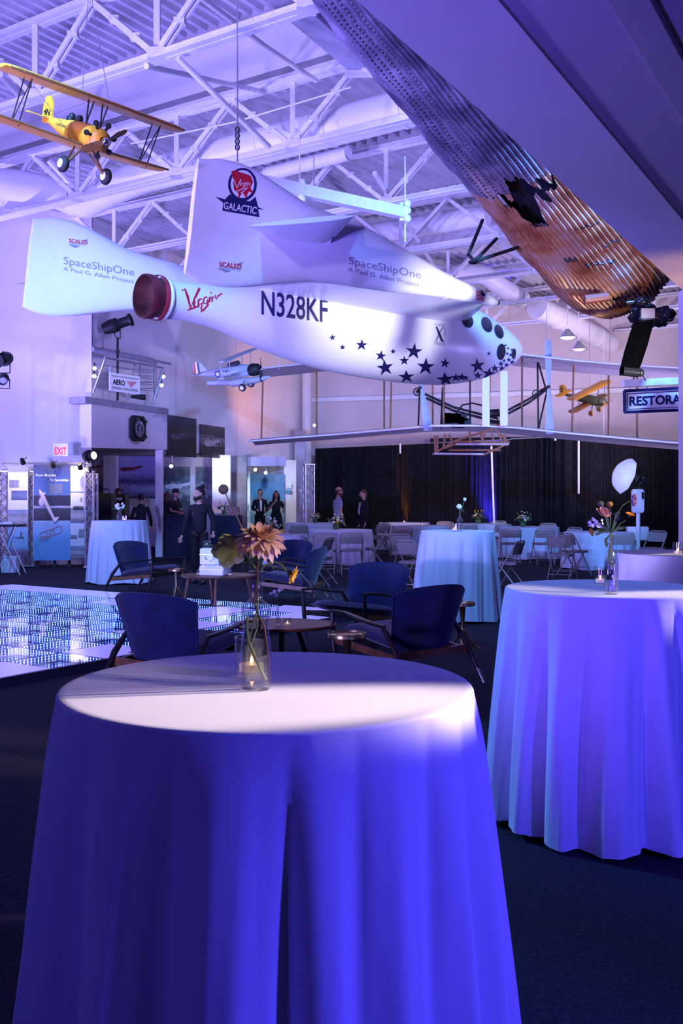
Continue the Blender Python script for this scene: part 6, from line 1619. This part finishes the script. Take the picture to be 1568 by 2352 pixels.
# round gold sphere lamp on a slanted pole
t = thing('sphere_lamp', 'tan woven ball on a leaning dark pole beside the bar', 'ornament', gp(560, 21.6))
m = MB(); m.ball(at(513, 1124, 22.2)-t.location, .115, 16); m.build('ball', mat('woven_tan', (.25, .17, .09), .8, var=.4, scale=60, bump=.8), t, 60)
m = MB(); m.tube([at(518, 1134, 22.2), at(540, 1180, 22.0), at(560, 1222, 21.8), Vector((t.location.x, t.location.y, .02))], [.012, .018, .025, .03], 8); m.build('pole', M_brass, t, 60, world=True); m = MB(); m.lathe([(.001, 0), (.14, 0), (.13, .02), (.03, .03)], 20); m.build('foot', M_black, t, 50)
# black equipment at the left of the post
def rack(t, w_, h_, knobs=4):
    m = MB(); m.box((0, 0, h_/2), (w_, .5, h_)); m.build('case', M_black, t)
    m = MB()
    for k in range(knobs): m = MB(); m.box((0, -.253, h_*(.15+.7*k/max(1, knobs-1))), (w_*.82, .01, h_*.12)); m.build('front_plate', mat('rack_grey', (.03, .03, .04), .4), t)
    m = MB(); m.tube([(-.1, -.02, h_), (-.1, -.02, h_+.09), (.1, -.02, h_+.09), (.1, -.02, h_)], .012, 6); m.build('handle', M_black, t)
plain('equipment_case', 'tall black equipment case behind the left cocktail cloth', 'case', lambda t: rack(t, .42, 1.55), gp(240, 22.6))
plain('equipment_case', 'black equipment case with a white tag left of the post', 'case', lambda t: (rack(t, .38, 1.53), (lambda m: (m.box((.05, -.262, 1.42), (.15, .006, .06)), m.build('tag', M_wprint, t)))(MB())), gp(274, 23.6))
P = gp(296, 24.8)
def shelf(t): m = MB(); m.box((0, 0, .93), (.5, .4, .05)); [m.box((x, y, .455), (.05, .05, .91)) for x in (-.21, .21) for y in (-.16, .16)]; m.build('stand', M_walnut, t); m = MB(); m.box((-.05, -.05, .985), (.26, .2, .05)); m.build('laptop', M_alum, t)
plain('side_stand', 'small wooden stand with a device beyond the left cocktail flowers', 'stand', shelf, P)
pier(200, 500, 28.98, 0, 2.62, 'wall_partition', M_wall)
# murals: flat prints in the gallery under the balcony and on the gallery wall
def ramp_mat(name, stops, sc, det=4, ax='Z', noise=.25, vor=0, emit=0):
    m = bpy.data.materials.new(name); m.use_nodes = True; nt = m.node_tree; L = nt.links; b = nt.nodes['Principled BSDF']; b.inputs['Roughness'].default_value = .5
    tc = nt.nodes.new('ShaderNodeTexCoord'); sp = nt.nodes.new('ShaderNodeSeparateXYZ'); L.new(tc.outputs['Generated'], sp.inputs[0])
    n = nt.nodes.new('ShaderNodeTexNoise'); n.inputs['Scale'].default_value = sc; n.inputs['Detail'].default_value = det; L.new(tc.outputs['Generated'], n.inputs['Vector'])
    mu = nt.nodes.new('ShaderNodeMath'); mu.operation = 'MULTIPLY_ADD'; mu.inputs[1].default_value = noise*2; L.new(n.outputs['Fac'], mu.inputs[0])
    ad = nt.nodes.new('ShaderNodeMath'); ad.operation = 'SUBTRACT'; ad.inputs[1].default_value = noise; L.new(sp.outputs[ax], ad.inputs[0]); L.new(ad.outputs[0], mu.inputs[2])
    r = nt.nodes.new('ShaderNodeValToRGB'); L.new(mu.outputs[0], r.inputs['Fac']); e = r.color_ramp.elements
    e[0].position, e[0].color = stops[0][0], stops[0][1]+(1,); e[1].position, e[1].color = stops[-1][0], stops[-1][1]+(1,)
    for p, c in stops[1:-1]: q = e.new(p); q.color = c+(1,)
    L.new(r.outputs['Color'], b.inputs['Base Color']); 
    if emit: L.new(r.outputs['Color'], b.inputs['Emission Color']); b.inputs['Emission Strength'].default_value = emit; m.cycles.emission_sampling = 'NONE'
    return m
def print_panel(label, q, D, mtl, name='mural', extra=None, th=.03, Dr=None, cat='picture'):
    """q: px x0,y0,x1,y1; D left depth, Dr right depth"""
    x0, y0, x1, y1 = q; Dr = Dr or D; z1 = at(0, y0, D).z; z0 = at(0, y1, D).z
    a = at(x0, HY, D); b = at(x1, HY, Dr); a.z = b.z = 0; w_ = (b-a).length; ang = math.atan2(b.y-a.y, b.x-a.x)
    t = thing(name, label, cat, a+Z3*z0, ang); m = MB(); m.box((w_/2, th/2, (z1-z0)/2), (w_, th, z1-z0)); m.build('print', mtl, t)
    if extra: extra(t, w_, z1-z0)
    return t
def plane_silh(t, w_, h_, cx, cy, s_, mtl, name='printed_aeroplane'):
    m = MB(); pts = [(-.5, 0), (-.42, .06), (-.2, .09), (.1, .07), (.5, .16), (.52, .06), (.3, .0), (0, -.08), (-.3, -.12), (-.45, -.08)]
    m.add([(cx*w_+x*s_, -.004, cy*h_+z*s_) for x, z in pts], [tuple(range(len(pts)))]); m.add([(cx*w_+x*s_, -.006, cy*h_+z*s_) for x, z in ((-.18, .0), (.04, .02), (.22, -.07), (.12, -.09))], [(0, 1, 2, 3)]); m.build(name, mtl, t)
print_panel('blue crowd mural with a red aeroplane left of the post', (266, 1045, 356, 1145), 28.2, ramp_mat('crowd_mural', [(0, (.02, .02, .06)), (.25, (.35, .33, .45)), (.4, (.03, .03, .12)), (.55, (.35, .36, .6)), (1, (.5, .5, .8))], 22, 8, noise=.2), extra=lambda t, w_, h_: plane_silh(t, w_, h_, .38, .68, .62, mat('printed_red', (.22, .03, .05), .5)))
print_panel('tan and blue mural with a red aeroplane left of the orange-lit pier', (210, 1046, 243, 1190), 28.4, ramp_mat('tan_mural', [(0, (.05, .05, .1)), (.3, (.35, .28, .18)), (.5, (.1, .1, .25)), (.7, (.4, .32, .25)), (1, (.4, .4, .55))], 5, 4, noise=.15), extra=lambda t, w_, h_: plane_silh(t, w_, h_, .4, .82, .35, mat('printed_red', (.22, .03, .05), .5)))
sea = ramp_mat('landscape_mural', [(0, (.10, .13, .15)), (.3, (.03, .05, .07)), (.5, (.35, .42, .45)), (.7, (.06, .09, .12)), (1, (.20, .25, .28))], 5, 9, noise=.45)
def white_plane(t, w_, h_): plane_silh(t, w_, h_, .55, .58, .75, mat('printed_white', (.7, .7, .75), .5))
print_panel('dark landscape mural with a white aeroplane behind the bar', (373, 1072, 436, 1178), 28.9, sea, extra=white_plane)
print_panel('bright sea mural right of its white pier behind the bar', (450, 1072, 487, 1178), 28.9, sea)
sky = ramp_mat('sky_mural', [(0, (.35, .25, .1)), (.16, (.45, .38, .25)), (.3, (.10, .28, .38)), (.5, (.32, .42, .46)), (.7, (.04, .20, .36)), (1, (.03, .12, .28))], 4, 6, noise=.22)
print_panel('tall cloudy sky panel behind the talking pair', (573, 1088, 652, 1247), 31.0, sky, name='sky_panel')
print_panel('bright white-blue leafy panel at the left of the sky panel', (557, 1082, 574, 1248), 30.6, ramp_mat('leafy_mural', [(0, (.7, .8, .9)), (.4, (.1, .2, .3)), (.6, (.8, .9, .95)), (1, (.2, .35, .5))], 9, 8, noise=.5, emit=.5), name='leafy_panel')
gallery_pic = ramp_mat('night_airfield_print', [(0, (.004, .006, .008)), (.45, (.012, .02, .02)), (.62, (.05, .05, .045)), (.8, (.02, .03, .07)), (1, (.03, .04, .10))], 6, 8, noise=.18)
def gd(px): x = (px-HX)/FPX; return (21.5+5.44/.353)/(1-x/.353)-.06
print_panel('wide dark airfield photograph on the gallery wall right of the clock wall', (384, 952, 451, 1046), gd(384), gallery_pic, Dr=gd(451), extra=lambda t, w_, h_: plane_silh(t, w_, h_, .35, .5, .8, mat('printed_mauve', (.10, .09, .14), .5)))
print_panel('upright sepia photograph of an aeroplane over houses on the gallery wall', (461, 974, 516, 1049), gd(461), ramp_mat('town_print', [(0, (.02, .015, .015)), (.4, (.05, .04, .04)), (.55, (.3, .24, .22)), (.7, (.03, .025, .02)), (1, (.10, .09, .08))], 14, 8, noise=.5), Dr=gd(516), extra=lambda t, w_, h_: plane_silh(t, w_, h_, .45, .45, .9, mat('printed_beige', (.4, .32, .34), .5)))
for px, py, D, lab in ((393, 1071, 26.5, 'bright round downlight under the gallery over the bar'), (586, 1079, 30.0, 'left track spotlight over the sky panel'), (610, 1086, 30.0, 'right track spotlight over the sky panel'), (722, 977, 32.3, 'tiny spotlight bracket on the violet column')):
    t = thing('track_light', lab, 'lamp', at(px, py, D), 0, 'small track lights'); m = MB(); m.ball((0, 0, 0), .05, 10); m.build('lens', M_bulb, t, 60); m = MB(); m.tube([(0, .05, .0), (0, .12, .06)], .05, 10); m.tube([(0, .12, .05), (0, .12, max(.12, 2.62-t.location.z))], .012, 6); m.build('housing', M_alum, t)
def small_sign(lab, q, D, col, name='wall_sign'):
    t = print_panel(lab, q, D, col, name, th=.02, cat='sign')
    m = MB()
    for k in range(3): m.box((.09, -.003, .03+.03*k), (.12, .002, .006))
    m.build('print_lines', M_grey, t)
small_sign('upper small pale notice on the pier right of the sky panel', (656, 1111, 669, 1121), 31.1, M_paper); small_sign('teal notice below the pale one on the pier', (656, 1125, 669, 1133), 31.1, mat('teal_print', (.03, .25, .32), .5)); small_sign('white notice on the blue-lit pier by the truss tower', (683, 1124, 693, 1130), 31.9, M_paper)
# lattice truss tower
def lattice(P, w_, h0, h1, label, rz=0, mtl=None, n=None, name='truss_tower'):
    t = thing(name, label, 'truss', P, rz); mtl = mtl or M_alum; cs = [(-w_/2, -w_/2), (w_/2, -w_/2), (w_/2, w_/2), (-w_/2, w_/2)]
    for x, y in cs: m = MB(); m.tube([(x, y, h0), (x, y, h1)], .018, 8); m.build('chord', mtl, t, 50)
    n = n or int((h1-h0)/w_)
    for k in range(4):
        a, b = cs[k], cs[(k+1) % 4]; m = MB()
        for j in range(n):
            z0 = h0+(h1-h0)*j/n; z1 = h0+(h1-h0)*(j+1)/n; m.tube([(*a, z0), (*b, z1)], .009, 6); m.tube([(*b, z0), (*a, z1)], .009, 6)
        m.build('lacing', mtl, t, 50)
    m = MB(); m.box((0, 0, h0+.01), (w_+.06, w_+.06, .02)); m.build('base_plate', mtl, t); m = MB(); m.box((0, 0, h1), (w_+.04, w_+.04, .02)); m.build('top_plate', mtl, t); return t
lattice(gp(709, 28.6), .26, 0, 2.4, 'blue-lit aluminium lattice tower at the left end of the black drape', .3)
spot((gp(709, 28.4).x, 28.35, .1), (gp(709, 28.6).x, 28.7, 2.4), (.12, .14, 1), 90, 50, .6, .05)

# ------------------------------------------------------------------ exhibit stand at the left
EX = 20.35
def exl(px, D=EX): p = at(px, HY, D); p.z = 0; return p
t = thing('exhibit_panel', 'tall blue exhibit banner about bicycles and spaceships, with a tumbling craft', 'panel', exl(77), .12)
W3 = at(160, HY, EX).x-at(77, HY, EX).x; ZB, ZTT = .16, 2.14
def bar(m, z0, z1): m.box((W3/2, 0, (z0+z1)/2), (W3, .03, z1-z0))
for nm, z0, z1, mt in (('lower_print', ZB, .98, ramp_mat('cyan_print', [(0, (.12, .36, .62)), (.6, (.16, .42, .66)), (1, (.35, .5, .62))], 3, 4, noise=.15)), ('middle_print', .98, 1.50, ramp_mat('space_print', [(0, (.004, .004, .01)), (.48, (.03, .025, .03)), (.54, (.5, .5, .62)), (.6, (.01, .01, .02)), (1, (.004, .004, .01))], 2, 3, noise=.04)), ('upper_print', 1.50, ZTT, ramp_mat('blue_print', [(0, (.06, .13, .32)), (.6, (.02, .05, .18)), (1, (.008, .012, .06))], 2, 2, noise=.05))):
    m = MB(); bar(m, z0, z1); m.build(nm, mt, t)
m = MB(); flat_text(m, 'From Bicycles', (.05, -.02, 1.88), (.40, 0, 0), (0, 0, .065), .01); flat_text(m, 'To Spaceships', (.33, -.02, 1.78), (.38, 0, 0), (0, 0, .065), .01); m.build('headline', M_wprint, t)
m = MB()
for k in range(12): m.box((.45, -.018, 1.73-k*.018), (.26, .003, .006))
m.build('body_copy', mat('yellow_grey_print', (.35, .35, .22), .6), t)
m = MB(); m.tube([(.12, -.03, 1.62), (.17, -.03, 1.52), (.30, -.03, 1.24), (.42, -.03, 1.0), (.45, -.03, .96)], [.012, .05, .04, .03, .06], 8); m.ball((.17, -.03, 1.36), .075, 10, (.9, .4, 1.4)); m.add([(.40, -.04, 1.04), (.53, -.04, 1.06), (.44, -.04, .93)], [(0, 1, 2)]); m.add([(.12, -.04, 1.55), (.26, -.04, 1.56), (.20, -.04, 1.47)], [(0, 1, 2)])
m.build('printed_craft', mat('craft_print', (.75, .6, .62), .5), t, 60)
m = MB()
for a, b in (((.12, .72), (.55, .88)), ((.14, .60), (.57, .74)), ((.12, .72), (.14, .60)), ((.26, .77), (.28, .64)), ((.40, .82), (.42, .69)), ((.55, .88), (.57, .74)), ((.15, .56), (.30, .60)), ((.30, .60), (.38, .80)), ((.13, .66), (.35, .66))): m.tube([(a[0], -.022, a[1]), (b[0], -.022, b[1])], .012, 5)
m.build('printed_biplane', mat('biplane_print', (.42, .30, .32), .5), t)
m = MB()
for x in (.08, .42, .72): m = MB(); m.tube([(x, 0, .06), (x, 0, .16)], .03, 6); m.tube([(x-.0, -.05, .045), (x-.0, .05, .045)], .045, 10); m.build('castor', M_black, t)
def sidepanel(px0, px1, label, seed, cards, D=EX+.1):
    t = thing('exhibit_panel', label, 'panel', exl(px0, D), .12); w_ = at(px1, HY, D).x-at(px0, HY, D).x
    m = MB(); m.box((w_/2, 0, 1.16), (w_, .03, 1.9)); m.build('backing', mat('panel_grey', (.30, .32, .42), .6, var=.2, scale=3), t)
    for (x0, z0, x1, z1, c) in cards:
        m = MB(); m.box(((x0+x1)/2*w_, -.02, (z0+z1)/2), ((x1-x0)*w_, .012, z1-z0)); m.build('printed_card', c, t)
    return t
c_w = M_paper; c_b = ramp_mat('blue_card', [(0, (.05, .08, .2)), (.5, (.2, .25, .4)), (1, (.08, .1, .25))], 5, 4, noise=.3); c_g = ramp_mat('grey_card', [(0, (.12, .11, .12)), (.5, (.45, .42, .42)), (1, (.2, .2, .22))], 7, 6, noise=.4); c_k = M_black; c_t = mat('aqua_card', (.25, .48, .62), .6)
sidepanel(18, 64, 'pale exhibit panel with space pictures at the left of the blue banner', 1, [(.02, 1.2, .98, 1.98, c_w), (.08, 1.66, .55, 1.82, c_b), (.18, 1.40, .95, 1.60, c_b), (.02, .86, .98, 1.12, c_g), (.02, .40, .98, .82, c_t), (.3, .60, .8, .64, c_k), (.62, .62, .68, .75, c_k)])
sidepanel(160, 201, 'pale exhibit panel with old photographs at the right of the blue banner', 2, [(.02, 1.58, .98, 2.08, c_w), (.02, 1.24, .98, 1.55, c_w), (.55, 1.36, .70, 1.46, c_k), (.76, 1.36, .90, 1.46, c_k), (.2, 1.20, .75, 1.28, c_k), (.04, .95, .98, 1.20, c_g), (.02, .45, .98, .92, c_w), (.50, .62, .95, .80, c_g), (.04, .60, .42, .68, c_g), (.02, .24, .98, .40, c_g)])
M_sfr = mat('silver_frame', (.55, .52, .5), .35, .7, var=.1)
for px, w_, lab in ((69, .17, 'silver lattice upright between the left panel and the blue banner'), (206, .16, 'warm-lit silver lattice upright right of the exhibit panels'), (11, .22, 'silver lattice upright at the far left edge behind the tall black table')):
    lattice(exl(px, EX+.30 if px != 206 else EX), w_, .02, 2.0, lab, .12, M_sfr, 9, name='display_upright')
lattice(exl(218, EX+.4), .10, .02, 1.95, 'thin silver lattice upright just right of the warm-lit one', .12, M_sfr, 6, name='display_upright')
t = thing('display_truss', 'silver horizontal lattice linking the uprights above the exhibit panels', 'truss', exl(10, EX+.12)+Z3*2.06)
m = MB(); a = exl(5, EX+.12)+Z3*2.04; b = exl(208, EX+.2)+Z3*2.04
for dz in (0, .13): m.tube([a+Z3*dz, b+Z3*dz], .016, 8)
m.build('rail', M_sfr, t, world=True); m = MB(); n = 16
for k in range(n): p = a.lerp(b, k/n); q = a.lerp(b, (k+1)/n); m.tube([p+Z3*(0 if k % 2 else .13), q+Z3*(.13 if k % 2 else 0)], .008, 5)
m.build('lacing', M_sfr, t, world=True)
for px, py, lab in ((50, 1066, 'clip lamp over the pale left exhibit panel'), (120, 1074, 'clip lamp over the blue exhibit banner'), (182, 1078, 'clip lamp over the pale right exhibit panel')):
    P = at(px, py-6, EX-.25); t = thing('clip_lamp', lab, 'lamp', P, 0, 'clip lamps on the exhibit'); m = MB(); m.tube([(0, 0, .05), (0, .1, -.03)], [.04, .055], 10); m.tube([(0, 0, .03), (0, .32, .09)], .010, 6); m.build('housing', M_black, t, 50); m = MB(); m.ball((0, .1, -.035), .034, 8); m.build('lens', M_bulb, t, 60)
# tall black table and lit white cube at the left edge
t = thing('folding_stand', 'black topped folding stand with crossed legs at the left edge', 'table', gp(14, 18.8))
m = MB(); m.box((0, 0, .93), (.62, .45, .04)); m.build('top', M_black, t)
for y in (-.18, .18):
    m = MB(); m.tube([(-.32, y, 0), (.10, y, .91)], .013, 8); m.build('leg', M_alum, t, 50); m = MB(); m.tube([(.32, y, 0), (-.10, y, .91)], .013, 8); m.build('leg', M_alum, t, 50)
for x0, z0 in ((.22, .91),): m = MB(); m.tube([(.24, -.18, .91), (.08, -.18, .3)], .010, 6); m.build('leg_brace', M_alum, t)
plain('white_cube', 'white box on the floor under the black folding stand', 'box', lambda t: (lambda m: (m.rings([[Vector((x*q, y*q, z)) for x, y in ((-.16, -.14), (.16, -.14), (.16, .14), (-.16, .14))] for q, z in ((.86, 0), (.99, .29), (1, .30), (.96, .31))]), m.build('shell', mat('white_plastic', (.8, .8, .85), .4), t, 30)))(MB()), gp(24, 19.3))
plain('device', 'small white device on top of the black folding stand', 'device', lambda t: (lambda m: (m.box((0, 0, .02), (.24, .12, .035)), m.box((.02, .02, .042), (.16, .08, .012)), m.build('body', M_white, t)))(MB()), gp(16, 18.7)+Z3*.951)
# ------------------------------------------------------------------ photo booth with umbrella flash at the right
BD = 21.4
P = gp(1465, BD)
t = thing('photo_booth', 'white rounded photo booth on a post before the right black drape', 'photo booth', P)
def rbox(m, c, w_, d_, h_, r=.04, n=5):
    R = []
    for y, q in ((-d_/2, .93), (-d_/2+.02, 1), (d_/2-.02, 1), (d_/2, .93)):
        ring = []
        for sx, sz, a0 in ((1, 1, 0), (-1, 1, PI/2), (-1, -1, PI), (1, -1, 1.5*PI)):
            for k in range(n): a = a0+k*(PI/2)/(n-1); ring.append(Vector((c[0]+q*(sx*(w_/2-r)+r*math.cos(a)), c[1]+y, c[2]+q*(sz*(h_/2-r)+r*math.sin(a)))))
        R.append(ring)
    m.rings(R)
zc = at(1463, 1151, BD).z
m = MB(); rbox(m, (-.01, 0, zc), .25, .16, .52, .05); m.build('head_shell', M_white, t, 50)
m = MB(); rbox(m, (.075, -.075, zc+.12), .05, .03, .16, .02); m.build('screen', M_blackg, t, 50)
m = MB(); m.tube([(0, 0, .04), (0, 0, zc-.26)], .045, 14); m.build('post', M_white, t, 50)
m = MB(); m.lathe([(.001, 0), (.28, 0), (.27, .03), (.05, .05)], 28); m.build('base', M_white, t, 50)
zz = at(1465, 1226, BD).z
m = MB(); rbox(m, (.03, .16, zz), .46, .2, .30, .03); m.build('printer_shelf', M_white, t, 50)
m = MB(); m.tube([(.02, 0, zc+.26), (.03, 0, zc+.40)], .014, 8); m.build('bracket', M_black, t)
t = thing('umbrella_flash', 'white photo umbrella on a black flash head above the photo booth', 'lamp', at(1462, 1102, BD))
U0 = at(1412, 1088, BD); ux = Vector((-.90, -.16, .33)).normalized(); Rm = ux.to_track_quat('Z', 'Y').to_matrix()
m = MB(); n = 8; rows = []
apex = at(1412, 1084, BD-.05)
for i in range(7):
    f = i/6; ring = []
    for k in range(32):
        a = 2*PI*k/32; sc_ = 1-.07*abs(math.sin(a*4))*f; r_ = .41*math.sin(f*1.35)/math.sin(1.35)*sc_; ring.append(Rm @ Vector((r_*math.cos(a), r_*math.sin(a), -.33*(1-math.cos(f*1.4)))) )
    rows.append(ring)
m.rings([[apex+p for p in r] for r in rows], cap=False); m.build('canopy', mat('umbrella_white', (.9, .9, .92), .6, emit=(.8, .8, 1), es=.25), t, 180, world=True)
m = MB()
for k in range(8): m.tube([apex+r[k*4]*1.0-ux*.004 for r in rows], .003, 4)
m.tube([apex, at(1470, 1105, BD)], .005, 6); m.build('ribs', M_alum, t, world=True)
hb = at(1476, 1104, BD); m = MB(); m.tube([hb-ux*.10, hb+ux*.02], .06, 14); m.tube([hb+ux*.04, hb+ux*.14], [.06, .085], 14); m.build('flash_head', M_black, t, 50, world=True)
m = MB(); m.tube([hb+ux*.02, hb+ux*.04], .068, 14); m.build('collar_ring', M_chrome, t, world=True); m = MB(); m.tube([hb, Vector((gp(1467, BD).x, BD, zc+.41))], .012, 6); m.build('bracket', M_black, t, world=True)
